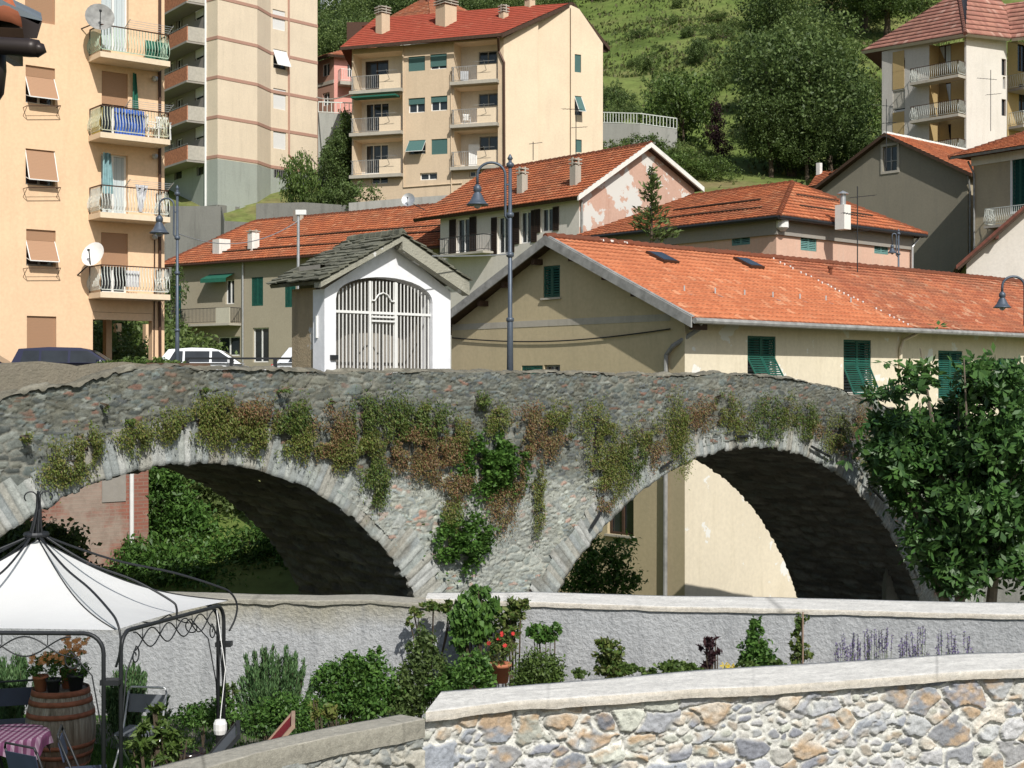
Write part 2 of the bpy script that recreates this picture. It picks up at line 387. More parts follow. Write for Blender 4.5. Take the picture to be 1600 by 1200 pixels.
Cc = Cc*(1+1.0*low[..., None])*(1-pale[..., None]*.55)+np.array((.36, .375, .345))*pale[..., None]*.55
lich = np.clip((vnoise(UU*2.5, ZZ*3, 71, 4)-.5)*6, 0, 1)*(.25+.75*top)
Cc = Cc*(1-lich[..., None]*.4)+np.array((.125, .115, .08))*lich[..., None]*.4
H += (vnoise(UU*.9, ZZ*.9, 80, 2)-.5)*.16
cu = (UU[:-1, :-1]+UU[1:, 1:])/2; cz = (ZZ[:-1, :-1]+ZZ[1:, 1:])/2
keep = (np.hypot(cu-LA[0], cz-LA[1]) > LA[2]+.18) & (np.hypot(cu-RA[0], cz-RA[1]) > RA[2]+.18) & ((ZZ[1:, 1:]-ZZ[:-1, :-1]) > 1e-5)
def toP(pl, U, Z, off):
    o = np.array(pl.o); t = np.array(pl.t); n = np.array(pl.n); return o+U[..., None]*t+off[..., None]*n+Z[..., None]*np.array((0, 0, 1.))
gridmesh('spandrel_wall', toP(BP, UU, ZZ, H), M['stone_v'], br, Cc, keep)
# parapet top: a rough cap rolling back from the front face
us2 = np.arange(-11.5, 15.5, .04); vs = np.linspace(0, 1, 12); UU, VV = np.meshgrid(us2, vs)
hcap, ccap, _ = rubble(UU, VV*.42, .34, .2, 90, [(.19, .175, .135), (.23, .215, .17), (.15, .14, .11)], (.16, .15, .115), .1, .04)
Z = btop(UU)-.012+np.sin(VV*math.pi)*.05+hcap*.8
gridmesh('parapet_cap', toP(BP, UU, Z, .02-VV*.42), M['stone_v'], br, ccap)
lc = np.array((.19, .175, .13))
# left ring, right ring, soffits
def ring(cx, cz, r, a0, a1, seed, name):
    nv = int((a1-a0)*r/.16); th = np.linspace(a0, a1, int((a1-a0)*r/.02)); ro = np.linspace(0, 1, 16)
    TT, RR = np.meshgrid(th, ro); k = (TT-a0)*r/.105+1.6*vnoise(TT*r*1.3, RR*0, seed, 2); ki = np.floor(k); kf = k-ki
    h1 = hsh(ki, ki*0, seed); h2 = hsh(ki, ki*0, seed+1); h3 = hsh(ki, ki*0, seed+2)
    rr = r+(RR*(RT*(.8+.35*h1)))+(1-RR)*(h2-.5)*.06+(vnoise(TT*r*9, RR*6, seed, 3)-.5)*.02
    e = np.minimum(kf, 1-kf); jm = np.clip(e/.12, 0, 1)
    U = cx+rr*np.cos(TT); Zz = cz+rr*np.sin(TT)
    pal = np.array([(.31, .335, .315), (.38, .40, .375), (.26, .28, .27), (.35, .345, .305), (.42, .43, .41), (.30, .325, .32)])
    col = pal[(h3*5.99).astype(int)]*(.8+.4*vnoise(TT*r*14, RR*3, seed+4, 3)[..., None])*(.6+.4*jm[..., None])
    st = np.clip((vnoise(U*3, Zz*3, seed+5, 3)-.55)*5, 0, 1)[..., None]*.45; col = col*(1-st)+np.array((.2, .17, .12))*st
    off = .03+.018*jm*(.3+h2)+(vnoise(TT*r*10, RR*6, seed+6, 3)-.5)*.025
    off[0] -= .03
    gridmesh(name, toP(BP, U, Zz, off), M['stone_v'], br, col)
    # soffit
    vv = np.linspace(0, 1, 60); TT, VV = np.meshgrid(th[::3], vv)
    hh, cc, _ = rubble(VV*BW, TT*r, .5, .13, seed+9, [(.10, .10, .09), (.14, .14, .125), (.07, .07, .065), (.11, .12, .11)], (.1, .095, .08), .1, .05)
    k = (TT-a0)*r/.105+1.6*vnoise(TT*r*1.3, TT*0, seed, 2); rj = (hsh(np.floor(k), k*0, seed+1)-.5)*.06
    rr = r-hh*(VV > .03)+rj*(1-VV)
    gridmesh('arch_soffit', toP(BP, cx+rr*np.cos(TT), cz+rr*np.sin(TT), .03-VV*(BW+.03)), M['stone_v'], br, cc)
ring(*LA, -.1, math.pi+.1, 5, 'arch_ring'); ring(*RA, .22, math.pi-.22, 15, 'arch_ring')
# rear half: road deck, rear wall with openings, rear parapet
mb = MB(); B2 = BP.off(-BW)
def arc(c, n=40):
    out = [];
    for i in range(n+1):
        a = math.pi*i/n; u = c[0]+c[2]*math.cos(a); z = c[1]+c[2]*math.sin(a)
        if z > -6.9: out.append((u, z))
    return out
def seg_hole(c): a = arc(c); return [(a[0][0], -6.9)]+a+[(a[-1][0], -6.9)]
xs = np.linspace(-11.5, 15.4, 60); outer = [(x, float(btop(np.array([x]))[0])+(.0 if x > -6 else .3*min(1, (-6-x)/2))) for x in xs]
outer = [(-11.5, -7)]+[o for o in outer]+[(15.4, -7)]
mb.poly([B2.P(*p) for p in outer], [[B2.P(*p) for p in seg_hole(LA)], [B2.P(*p) for p in seg_hole(RA)]])
mb.build('rear_wall', plaster('rear_stone', (.14, .135, .12), bump=1.), br)
mb = MB()
for a, b in zip(outer[1:-1], outer[2:-1]):
    for d0, d1, dz0 in ((-.4, -BW+.35, -.85),):
        mb.q(BP.P(a[0], a[1]+dz0, d0), BP.P(b[0], b[1]+dz0, d0), BP.P(b[0], b[1]+dz0, d1), BP.P(a[0], a[1]+dz0, d1))
    mb.q(BP.P(a[0], a[1]-.9, -.4), BP.P(b[0], b[1]-.9, -.4), BP.P(b[0], b[1]-.04, -.4), BP.P(a[0], a[1]-.04, -.4))
    mb.q(BP.P(a[0], a[1]-.9, -BW+.35), BP.P(b[0], b[1]-.9, -BW+.35), BP.P(b[0], b[1], -BW+.35), BP.P(a[0], a[1], -BW+.35))
    mb.q(BP.P(a[0], a[1], -BW), BP.P(b[0], b[1], -BW), BP.P(b[0], b[1], -BW+.35), BP.P(a[0], a[1], -BW+.35))
mb.build('bridge_deck', plaster('deck_stone', (.2, .18, .14), bump=1.), br)
# hewn pier block behind the bridge that carries the shrine
u0, u1 = -1.35, 1.6
mb = MB(); mb.prism([B2.P(-1.3, -.5, -.01), B2.P(1.9, -.5, -.01), B2.P(1.9, -.5, -2.6), B2.P(-1.3, -.5, -2.6)], (0, 0, .3)); mb.build('pier_slab', plaster('slab_stone', (.16, .15, .13), bump=1.), br)
# iron ties set in the right-hand ring
for x0, y0, x1, y1 in ((1260, 697, 1290, 714), (1350, 758, 1373, 782), (1025, 731, 1042, 720), (915, 824, 932, 797), (1143, 682, 1163, 681)):
    mb = MB(); mb.bar(BP.pt(x0, y0, .13), BP.pt(x1, y1, .13), .05, .035); mb.build('iron_tie', M['iron'], br)
# ------------------------------------------------------------------ garden wall
def gw(y): return -5500./(600-y)
GWf = [(-900, 17.6), (200, gw(930)), (400, gw(932)), (665, gw(937)), (832, gw(941)), (1200, gw(951)), (1600, gw(961)), (2300, 14.4)]
GWf = [W(x, 600, d) for x, d in GWf]; wd = [.45, .45, .42, .45, .8, .85, .85, .85]
GWb = [p+Vector((0, w_, 0)) for p, w_ in zip(GWf, wd)]
gwl = empty('garden_wall', (1, 16.2, -3.9), 'long grey roughcast garden wall with a flat pale concrete coping', 'wall')
t = NT('roughcast'); co = t.co(); n1 = t.noise(22, 5, co, .65); n2 = t.noise(.9, 5, co)
base = t.ramp(n2, [(.3, (.37, .38, .39)), (.7, (.46, .47, .475))])
sp = t.n('ShaderNodeSeparateXYZ'); t.l(co, sp.inputs[0])
hz = t.math('ADD', sp.outputs[2], t.math('MULTIPLY', t.noise(1.6, 5, co), .55)); hx = t.math('ADD', sp.outputs[0], 0.)
f1 = t.ramp(t.math('SUBTRACT', hz, 1.25), [(0, 0.), (.3, 1.)]); f2 = t.ramp(t.math('MULTIPLY', hx, -.35), [(.25, 0.), (.6, 1.)])
f = t.math('MULTIPLY', f1, f2); col = t.mix(t.math('MULTIPLY', f, .9), base, (.34, .32, .25))
col = t.mix(t.math('MULTIPLY', t.ramp(t.noise(2.2, 6, t.co('Object', (3, 1, .3)), .7), [(.5, 0.), (.75, 1.)]), .5), col, (.2, .21, .22))
col = t.mix(1., col, t.ramp(n1, [(.3, .78), (.7, 1.1)]), 'MULTIPLY'); t.bump(n1, .8, .035); M['rough'] = t.done(col, .95, 0, .1)
M['coping'] = plaster('pale_concrete', (.74, .73, .68), (.45, .43, .37), .6, bump=.35)
M['oldcoping'] = plaster('old_concrete', (.34, .32, .26), (.2, .19, .15), .6, bump=.7)
mb = MB()
for a, b in zip(GWf, GWf[1:]): 
    mb.q(a+Vector((0, .03, -4.2)), b+Vector((0, .03, -4.2)), b+Vector((0, .03, -2.54)), a+Vector((0, .03, -2.54)))
for a, b in zip(GWb, GWb[1:]): mb.q(a+Vector((0, -.03, -7)), b+Vector((0, -.03, -7)), b+Vector((0, -.03, -2.54)), a+Vector((0, -.03, -2.54)))
mb.build('wall_face', M['rough'], gwl)
def coping(name, Fp, Bp, z, th, mat, parent, rag=.0, seed=1, tilt=0, step=.06):
    """slab between two polylines with a slightly worn front edge"""
    def res(P):
        d = [0]
        for a, b in zip(P, P[1:]): d.append(d[-1]+(b-a).length)
        return d
    df = res(Fp); n = max(2, int(df[-1]/step)); s = np.linspace(0, 1, n); dfn = np.array(df)/df[-1]
    fx = np.interp(s, dfn, [p.x for p in Fp]); fy = np.interp(s, dfn, [p.y for p in Fp]); bx = np.interp(s, dfn, [p.x for p in Bp]); by = np.interp(s, dfn, [p.y for p in Bp])
    L = df[-1]; nz = (vnoise(s*L*5, s*0, seed, 4)-.5)*rag; nw = (vnoise(s*L*.7, s*0, seed+1, 2)-.5)*rag*2
    prof = [(0, -th, 1), (0, -th*.5, .6), (0, -.004, .8), (.012, 0, .3)]+[(k_, tilt*k_, .3) for k_ in (.1, .2, .3, .4, .5, .6, .7, .8, .9)]+[(1, tilt, .3), (1, -th, 0)]
    P = np.zeros((len(prof), n, 3))
    for i, (k, dz, q) in enumerate(prof):
        P[i, :, 0] = fx+(bx-fx)*k; P[i, :, 1] = fy+(by-fy)*k+nz*q*.6*(k < .5); P[i, :, 2] = z+dz+nw+nz*q*(.8 if i in (0, 2) else .3)
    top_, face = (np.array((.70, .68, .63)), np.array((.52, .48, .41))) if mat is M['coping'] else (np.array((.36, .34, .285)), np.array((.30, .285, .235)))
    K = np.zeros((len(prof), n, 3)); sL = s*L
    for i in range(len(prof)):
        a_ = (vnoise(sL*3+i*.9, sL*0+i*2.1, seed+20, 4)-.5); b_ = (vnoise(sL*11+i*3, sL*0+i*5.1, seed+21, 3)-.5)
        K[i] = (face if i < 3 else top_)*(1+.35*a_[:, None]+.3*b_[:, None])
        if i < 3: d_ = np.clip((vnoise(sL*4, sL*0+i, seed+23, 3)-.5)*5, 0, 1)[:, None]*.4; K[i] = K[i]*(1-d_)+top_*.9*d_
        jn = np.clip(1-np.abs(((sL+.35*np.floor(sL/1.9)) % 1.9)-.95)/(step*.55), 0, 1)[:, None]; K[i] *= 1-.45*jn
    return gridmesh(name, P, M['stone_n'], parent, K, smooth=False)
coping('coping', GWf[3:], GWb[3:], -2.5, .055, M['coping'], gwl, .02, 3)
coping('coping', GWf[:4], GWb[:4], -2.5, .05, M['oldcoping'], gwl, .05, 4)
# ------------------------------------------------------------------ near wall
zc = -2.209
def nf(x, y): return W(x, 600, -zc*F/(y-600))
NF = [nf(665, 1117), nf(800, 1098), nf(1200, 1072), nf(1600, 1044), nf(2200, 1010)]
NB = [nf(690, 1084), nf(800, 1074), nf(1200, 1040), nf(1600, 1017), nf(2200, 985)]
nw_ = empty('near_stone_wall', (1.8, 10.4, -3.5), 'mortared fieldstone wall in the foreground with a white concrete coping', 'wall')
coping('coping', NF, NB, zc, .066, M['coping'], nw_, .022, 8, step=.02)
PALN = [(.28, .30, .33), (.40, .41, .41), (.46, .41, .34), (.45, .46, .40), (.34, .35, .37), (.52, .48, .41), (.25, .26, .29), (.47, .46, .42), (.43, .43, .43)]
def path_panel(name, path, z0, z1, back, par, cw, ch, seed, pal, mort, res=.008, hs=.04, **kw):
    d = [0]
    for a, b in zip(path, path[1:]): d.append(d[-1]+(b-a).length)
    s = np.arange(0, d[-1], res); zz = np.arange(z0, z1, res); SS, ZZ = np.meshgrid(s, zz)
    x = np.interp(SS, d, [p.x for p in path]); y = np.interp(SS, d, [p.y for p in path])
    H, c, mk = rubble(SS, ZZ, cw, ch, seed, pal, mort, hs=hs, **kw)
    H2, c2, m2 = rubble(SS, ZZ, cw*.4, ch*.42, seed+50, pal, mort, hs=hs*.6, joint=.2)
    sm = np.clip((vnoise(SS/cw*.55, ZZ/ch*.55, seed+60, 2)-.55)*12, 0, 1); H = H*(1-sm)+H2*sm; c = c*(1-sm[..., None])+c2*sm[..., None]
    dx = np.gradient(x, axis=1); dy = np.gradient(y, axis=1); l = np.hypot(dx, dy); nx, ny = dy/l, -dx/l
    P = np.stack([x+nx*(H-back), y+ny*(H-back), ZZ], -1)
    return gridmesh(name, P, M['stone_n'], par, c)
path_panel('stone_face', NF, -3.5, zc-.05, .075, nw_, .245, .155, 401, PALN, (.60, .595, .55), joint=.085, jw=.045, warp=.3, var=.28, ochre=(.47, .34, .215), smear=.9)
mb = MB()
for a, b in zip(NB, NB[1:]): mb.q(a+Vector((0, -.03, -4)), b+Vector((0, -.03, -4)), b+Vector((0, -.03, zc-.05)), a+Vector((0, -.03, zc-.05)))
mb.build('rear_face', M['rough'], nw_)
# left leg of the near wall, lower grey coping
OF = [nf(100, 1262), nf(400, 1177), nf(664, 1119)]; OB = [nf(90, 1228), nf(400, 1160), nf(625, 1112)]
ow_ = empty('old_stone_wall', (-1.6, 8.6, -3.5), 'weathered stone wall with a dark grey concrete band, running down to the left corner', 'wall')
coping('coping', OF, OB, zc-.004, .125, M['oldcoping'], ow_, .03, 18, step=.02)
path_panel('stone_face', OF, -3.5, zc-.11, .03, ow_, .2, .16, 431, [(.24, .26, .25), (.33, .34, .32), (.28, .29, .27), (.42, .4, .34), (.2, .21, .2)], (.42, .41, .36), joint=.09, jw=.08, warp=.4)
mb = MB()
for a, b in zip(OB, OB[1:]): mb.q(a+Vector((0, 0, -4)), b+Vector((0, 0, -4)), b+Vector((0, 0, zc-.1)), a+Vector((0, 0, zc-.1)))
mb.build('rear_face', M['rough'], ow_)
# ------------------------------------------------------------------ building kit

def rc(name, c, *a, **k): M[name] = plaster(name, c, *a, **k)
rc('peach', (.76, .535, .345), stain=(.58, .41, .27), amt=.45, bump=.05); rc('cream', (.68, .58, .44), stain=(.5, .42, .32), amt=.4, bump=.05)
rc('creamband', (.42, .25, .19), amt=.1); rc('tan', (.60, .475, .335), stain=(.42, .33, .24), amt=.45, bump=.05); rc('lightpeach', (.72, .59, .43), stain=(.56, .45, .33), amt=.4, bump=.05)
rc('yellow', (.70, .625, .48), stain=(.4, .34, .22), amt=.35, patch=(.74, .73, .68), pamt=(.61, 1.2)); rc('gableyellow', (.50, .42, .27), stain=(.35, .3, .2), amt=.4)
rc('white_wall', (.66, .62, .56), amt=.2); rc('shrine_white', (.78, .79, .82), (.5, .48, .42), amt=.3); rc('offwhite', (.50, .48, .44), stain=(.3, .28, .25), amt=.4)
rc('pinkpeel', (.55, .36, .28), stain=(.4, .2, .13), amt=.6, patch=(.62, .60, .56), pamt=(.5, .9)); rc('pinkwall', (.62, .41, .31), stain=(.5, .45, .38), amt=.4)
rc('pink', (.68, .33, .28), amt=.1); rc('greywall', (.24, .22, .17), stain=(.16, .15, .13), amt=.4); rc('beigewall', (.42, .36, .25), stain=(.28, .25, .2), amt=.5)
rc('greygreen', (.33, .36, .32), stain=(.2, .21, .19), amt=.5); rc('ochre', (.42, .31, .15), amt=.1); rc('concrete', (.42, .39, .33), stain=(.25, .23, .2), amt=.5)
rc('shadestone', (.2, .2, .18), stain=(.1, .1, .09), amt=.6, bump=1.); rc('brickred', (.33, .11, .07), stain=(.4, .33, .28), amt=.7); rc('cornice', (.3, .28, .25), amt=.4)
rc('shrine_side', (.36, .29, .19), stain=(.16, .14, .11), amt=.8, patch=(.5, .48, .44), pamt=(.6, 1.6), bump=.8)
T1, T2, T3 = (.50, .16, .07), (.40, .12, .055), (.58, .25, .13)
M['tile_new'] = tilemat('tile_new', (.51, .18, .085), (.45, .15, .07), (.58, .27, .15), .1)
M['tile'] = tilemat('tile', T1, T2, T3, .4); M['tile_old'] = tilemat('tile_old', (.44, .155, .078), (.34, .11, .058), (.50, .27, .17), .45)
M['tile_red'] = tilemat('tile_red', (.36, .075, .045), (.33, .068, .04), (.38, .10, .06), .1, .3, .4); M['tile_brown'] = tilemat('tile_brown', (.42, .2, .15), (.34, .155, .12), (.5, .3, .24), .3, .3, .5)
M['slate'] = plain('slate', (.13, .13, .10), .85, 0, .45, 3, .2, .8)
M['wood'] = plain('dark_wood', (.06, .035, .022), .8, 0, .3, 8); M['greypaint'] = plain('grey_board', (.26, .26, .25), .7, 0, .3, 4)
M['louvre'] = plain('green_shutter_paint', (.015, .085, .062), .5, 0, .15); M['teal'] = plain('teal_blind', (.07, .17, .16), .6); M['palegreen'] = plain('pale_green_shutter', (.13, .26, .24), .6)
M['darkshut'] = plain('dark_brown_shutter', (.03, .018, .012), .6)
def ribbed(name, c, per=.055, ax=2):
    t = NT(name); sp = t.n('ShaderNodeSeparateXYZ'); t.l(t.co(), sp.inputs[0]); f = t.math('FRACT', t.math('DIVIDE', sp.outputs[ax], per))
    col = t.mix(1., c, t.ramp(f, [(0, .72), (.2, 1.), (1, 1.)]), 'MULTIPLY'); t.bump(f, .5, .02); return t.done(col, .6, 0, .3)
M['blind'] = ribbed('brown_roller_blind', (.40, .235, .14)); M['blindw'] = ribbed('white_roller_blind', (.74, .74, .72)); M['blindt'] = ribbed('teal_roller_blind', (.07, .15, .14))
M['curtain'] = ribbed('pale_curtain', (.5, .56, .58), .16, 0); M['greendoor'] = plain('green_cloth', (.02, .12, .08), .8); M['redflow'] = plain('red_petals', (.5, .03, .03), .7)
def frame(mb, pl, s0, z0, s1, z1, off, w, d=.05):
    for a, b, c_, e in ((s0, z0, s1, z0+w), (s0, z1-w, s1, z1), (s0, z0+w, s0+w, z1-w), (s1-w, z0+w, s1, z1-w)):
        mb.box6(pl.P(a, b, off-d), pl.t*(c_-a), pl.n*d, (0, 0, e-b))
def slat_leaf(mb, pl, s0, z0, s1, z1, off, pitch=.07, tilt=0):
    """louvred leaf: frame and slats; tilt pushes the lower half outwards"""
    frame(mb, pl, s0, z0, s1, z1, off, .055, .035); n = max(3, int((z1-z0-.1)/pitch))
    for i in range(n):
        z = z0+.05+(z1-z0-.1)*(i+.5)/n
        mb.q(pl.P(s0+.05, z-pitch*.32, off+.0), pl.P(s1-.05, z-pitch*.32, off+.0), pl.P(s1-.05, z+pitch*.36, off-.03), pl.P(s0+.05, z+pitch*.36, off-.03))
def window(root, pl, r, kind, rv=.18, m=None, sill=None):
    s0, z0, s1, z1 = r; w_, h_ = s1-s0, z1-z0; fw = min(.07, w_*.08)
    mb = MB(); k = kind.split('+')
    frame(mb, pl, s0, z0, s1, z1, -rv+.05, fw)
    if 'm' in k: mb.box6(pl.P((s0+s1)/2-.04, z0, -rv), pl.t*.08, pl.n*.055, (0, 0, h_))
    if 'm3' in k:
        for q in (.33, .66): mb.box6(pl.P(s0+w_*q-.03, z0, -rv), pl.t*.06, pl.n*.055, (0, 0, h_))
    if 'bar' in k:
        for q in (.4,): mb.box6(pl.P(s0, z0+h_*q, -rv), pl.t*w_, pl.n*.055, (0, 0, .06))
    fr = mb.build('door' if 'door' in k else 'window', M['wood'] if 'dark' in k else M['greypaint'] if 'grey' in k else M['white'], root)
    mb = MB(); mb.q(pl.P(s0, z0, -rv), pl.P(s1, z0, -rv), pl.P(s1, z1, -rv), pl.P(s0, z1, -rv)); mb.build('pane', M['glass'], fr)
    if 'curt' in k:
        mb = MB(); n = 14
        for a, b in ((.06, .46), (.54, .94)):
            for i in range(n):
                x0 = s0+w_*(a+(b-a)*i/n); x1 = s0+w_*(a+(b-a)*(i+1)/n); o0 = .02*(i % 2); o1 = .02*((i+1) % 2)
                mb.q(pl.P(x0, z0+.05, -rv+.012+o0), pl.P(x1, z0+.05, -rv+.012+o1), pl.P(x1, z1-.08, -rv+.012+o1), pl.P(x0, z1-.08, -rv+.012+o0))
        mb.build('curtain', M['curtain'], fr)
    if 'blind' in k:
        f = float(k[k.index('blind')+1]); mb = MB(); mb.box6(pl.P(s0+.01, z1-h_*f, -.09), pl.t*(w_-.02), pl.n*.02, (0, 0, h_*f)); mb.build('blind', m, fr)
    if 'out' in k:                                        # roller blind with its lower part pushed out on arms
        f = float(k[k.index('out')+1]); e = float(k[k.index('out')+2]); mb = MB(); zt = z1-h_*f; zb = z0+h_*.12
        if f > 0: mb.box6(pl.P(s0+.01, zt, -.09), pl.t*(w_-.02), pl.n*.02, (0, 0, h_*f))
        a = pl.P(s0+.01, zt, -.08); b = pl.P(s1-.01, zt, -.08); c_ = pl.P(s1-.01, zb, e); d = pl.P(s0+.01, zb, e); nn = (b-a).cross(d-a).normalized()*.02
        mb.box6(a, b-a, d-a, nn); mb.build('blind', m, fr)
        mb = MB(); mb.bar(a, d, .03); mb.bar(b, c_, .03); mb.bar(d, c_, .035); mb.bar(pl.P(s0+.02, zb+h_*.1, -.1), d, .02); mb.bar(pl.P(s1-.02, zb+h_*.1, -.1), c_, .02); mb.build('blind_arm', M['white'], fr)
    if 'louvre' in k or 'louvreout' in k:
        o = k.index('louvre') if 'louvre' in k else k.index('louvreout'); md = (s0+s1)/2
        for a, b in ((s0+.01, md-.005), (md+.005, s1-.01)):
            mb = MB()
            if 'louvre' in k: slat_leaf(mb, pl, a, z0+.01, b, z1-.01, -.02, .075)
            else:
                zm = z0+h_*.52; slat_leaf(mb, pl, a, zm, b, z1-.01, -.02, .075)
                q = PL.__new__(PL); e = .42; L = math.hypot(zm-z0, e)
                P0 = pl.P(a, zm, -.02); P1 = pl.P(b, zm, -.02); dn = (pl.P(a, z0, e)-pl.P(a, zm, 0)); nn = (P1-P0).cross(dn).normalized()*.03
                for t_ in (0, 1): mb.box6(P0+(P1-P0)*(t_*.92), (P1-P0)*.08, dn, nn)
                mb.box6(P0+dn*.94, P1-P0, dn*.06, nn); n = int(L/.075)
                for i in range(n):
                    c0 = P0+dn*((i+.3)/n); mb.box6(c0+(P1-P0)*.06, (P1-P0)*.88, dn*(.5/n)+nn*.5, nn*.3)
            mb.build('shutter', m or M['louvre'], fr)
    if 'open' in k:                                       # leaves folded back against the wall
        for a, b in ((s0-w_*.5, s0-.02), (s1+.02, s1+w_*.5)):
            mb = MB(); slat_leaf(mb, pl, a, z0, b, z1, .05, .09); mb.box6(pl.P(a+.04, z0+.04, .005), pl.t*(b-a-.08), pl.n*.012, (0, 0, h_-.08)); mb.build('shutter', m or M['louvre'], fr)
    if 'grate' in k:
        mb = MB()
        for i in range(7): mb.box6(pl.P(s0+w_*(i+.5)/7-.015, z0, -.03), pl.t*.03, pl.n*.03, (0, 0, h_))
        mb.build('bars', M['greypaint'], fr)
    if sill is not None:
        mb = MB(); mb.box6(pl.P(s0-.06, z0-.06, -.02), pl.t*(w_+.12), pl.n*.1, (0, 0, .06)); mb.build('sill', sill, fr)
    return fr
def facade(root, pl, outer, wins, mat, name='wall', rv=.18, extra=(), wm=None, sill=None):
    """wall face with real openings; wins = [(pixel rect or ('s', rect), kind, material)]"""
    mb = MB(); hl = []; rr = []
    for w_ in wins:
        r = pl.rect(w_[0]) if w_[0][0] != 's' else w_[0][1]; rr.append(r); s0, z0, s1, z1 = r
        hl.append([pl.P(s0, z0), pl.P(s1, z0), pl.P(s1, z1), pl.P(s0, z1)])
    mb.poly([pl.P(*p) for p in outer], hl+[[pl.P(*q) for q in e] for e in extra])
    for h in hl:
        for i in range(4): a, b = h[i], h[(i+1) % 4]; mb.q(a, b, b-pl.n*(rv+.01), a-pl.n*(rv+.01))
    o = mb.build(name, mat, root, fix=False)
    for w_, r in zip(wins, rr): window(root, pl, r, w_[1], rv, w_[2] if len(w_) > 2 else None, sill)
    return o
def shell(root, pts, z0, z1, mat, name='wall', top=True):
    """plain faces for the sides away from the camera"""
    mb = MB()
    for a, b in zip(pts, pts[1:]): mb.q((a[0], a[1], z0), (b[0], b[1], z0), (b[0], b[1], z1), (a[0], a[1], z1))
    return mb.build(name, mat, root)
def tiles(root, poly, mat, tw=.22, th=.36, lift=.035, cor=.03, thick=.14, name='roof', fascia=None, sub=4):
    """poly: convex, poly[0]->poly[1] is the eave"""
    P = [Vector(p) for p in poly]; U = (P[1]-P[0]).normalized(); N = None
    for q in P[2:]:
        n_ = U.cross(q-P[0])
        if n_.length > .01: N = n_.normalized(); break
    if N.z < 0: N = -N
    V = N.cross(U).normalized()
    if V.z < 0: V = -V
    p2 = [((p-P[0]).dot(U), (p-P[0]).dot(V)) for p in P]; vmax = max(p[1] for p in p2); n = len(p2)
    def rng_(v):
        xs = []
        for i in range(n):
            (a, b), (c_, d) = p2[i], p2[(i+1) % n]
            if (b-v)*(d-v) <= 0 and abs(b-d) > 1e-6: xs.append(a+(c_-a)*(v-b)/(d-b))
            elif abs(b-v) < 1e-6: xs.append(a)
        return (min(xs), max(xs)) if xs else None
    VV = []; FF = []; UVs = []; k = 0; step = tw/sub if cor else tw*2
    nr = int(math.ceil(vmax/th)); o = np.array(P[0]); u_, v_, n_ = np.array(U), np.array(V), np.array(N)
    for i in range(nr):
        v0 = max(i*th, 1e-4); v1 = min((i+1)*th, vmax-1e-4)
        a = rng_(v0); b = rng_(v1)
        if not a or not b or v1 <= v0: continue
        lo = min(a[0], b[0]); hi = max(a[1], b[1]); us = np.arange(math.floor(lo/step)*step, hi+step, step)
        jit = (hsh(np.floor(us/tw), us*0+i, 5)-.5)*.02; c_ = cor*np.abs(np.sin(math.pi*us/tw)) if cor else us*0
        rows = []
        for v, r, h in ((v0, a, c_-.01), (v0, a, c_+lift+jit*.6), (v1, b, c_+jit*.3)):
            uu = np.clip(us, r[0], r[1]); rows.append(o+uu[:, None]*u_+(v+(-jit if v == v0 and i else 0*jit))[:, None]*v_+h[:, None]*n_); UVs.append(np.stack([us+.001, us*0+(i+.02 if v == v0 else i+.98)*th], 1))
        m_ = len(us); VV += rows; idx = np.arange(m_-1)
        for j in (0, 1):
            bb = k+j*m_; FF.append(np.stack([bb+idx, bb+idx+1, bb+m_+idx+1, bb+m_+idx], 1))
        k += 3*m_
    ob = npmesh(name, np.concatenate(VV), np.concatenate(FF), mat, root, uv=np.concatenate(UVs))
    mb = MB(); mb.prism([p-N*.012 for p in P], -N*thick); mb.build('roof_board', fascia or M['wood'], ob)
    return ob
def ridge(roof, a, b, r=.11, mat=None, step=.38):
    a = Vector(a); b = Vector(b); n = max(2, int((b-a).length/step)); mb = MB()
    for i in range(n):
        p = a+(b-a)*(i/n); q = a+(b-a)*((i+1.12)/n); j = rnd.uniform(-.015, .015)
        mb.tube([p+Vector((0, 0, j)), q+Vector((0, 0, j-.02))], [r*1.12, r*.92], 8)
    return mb.build('ridge_tiles', mat or M['tile_old'], roof, fix=False)
def railing(name, pts, h, sp, mat, parent, bulge=0, top=.04, bar=.02, topmat=None, lower=0.1):
    mb = MB()
    for a, b in zip(pts, pts[1:]):
        a = Vector(a); b = Vector(b); L = (b-a).length; n = max(1, int(round(L/sp))); d = (b-a).normalized(); o = Vector((d.y, -d.x, 0))
        if o.y > 0: o = -o
        for i in range(n+1):
            p = a+(b-a)*(i/n)
            if bulge:
                q = [p+Vector((0, 0, lower)), p+o*bulge*.9+Vector((0, 0, h*.25)), p+o*bulge+Vector((0, 0, h*.4)), p+o*.01+Vector((0, 0, h*.68)), p+Vector((0, 0, h*.98))]
                for u, v in zip(q, q[1:]): mb.bar(u, v, bar)
            else: mb.bar(p+Vector((0, 0, lower)), p+Vector((0, 0, h)), bar)
        mb.bar(a+Vector((0, 0, lower)), b+Vector((0, 0, lower)), top*.7)
        if not topmat: mb.bar(a+Vector((0, 0, h)), b+Vector((0, 0, h)), top)
    r_ = mb.build(name, mat, parent)
    if topmat:
        mb = MB()
        for a, b in zip(pts, pts[1:]):
            a = Vector(a); b = Vector(b); mb.bar(a+Vector((0, 0, h)), b+Vector((0, 0, h)), top); mb.bar(a, a+Vector((0, 0, h)), top*.8); mb.bar(b, b+Vector((0, 0, h)), top*.8)
        mb.build('handrail', topmat, r_)
    return r_
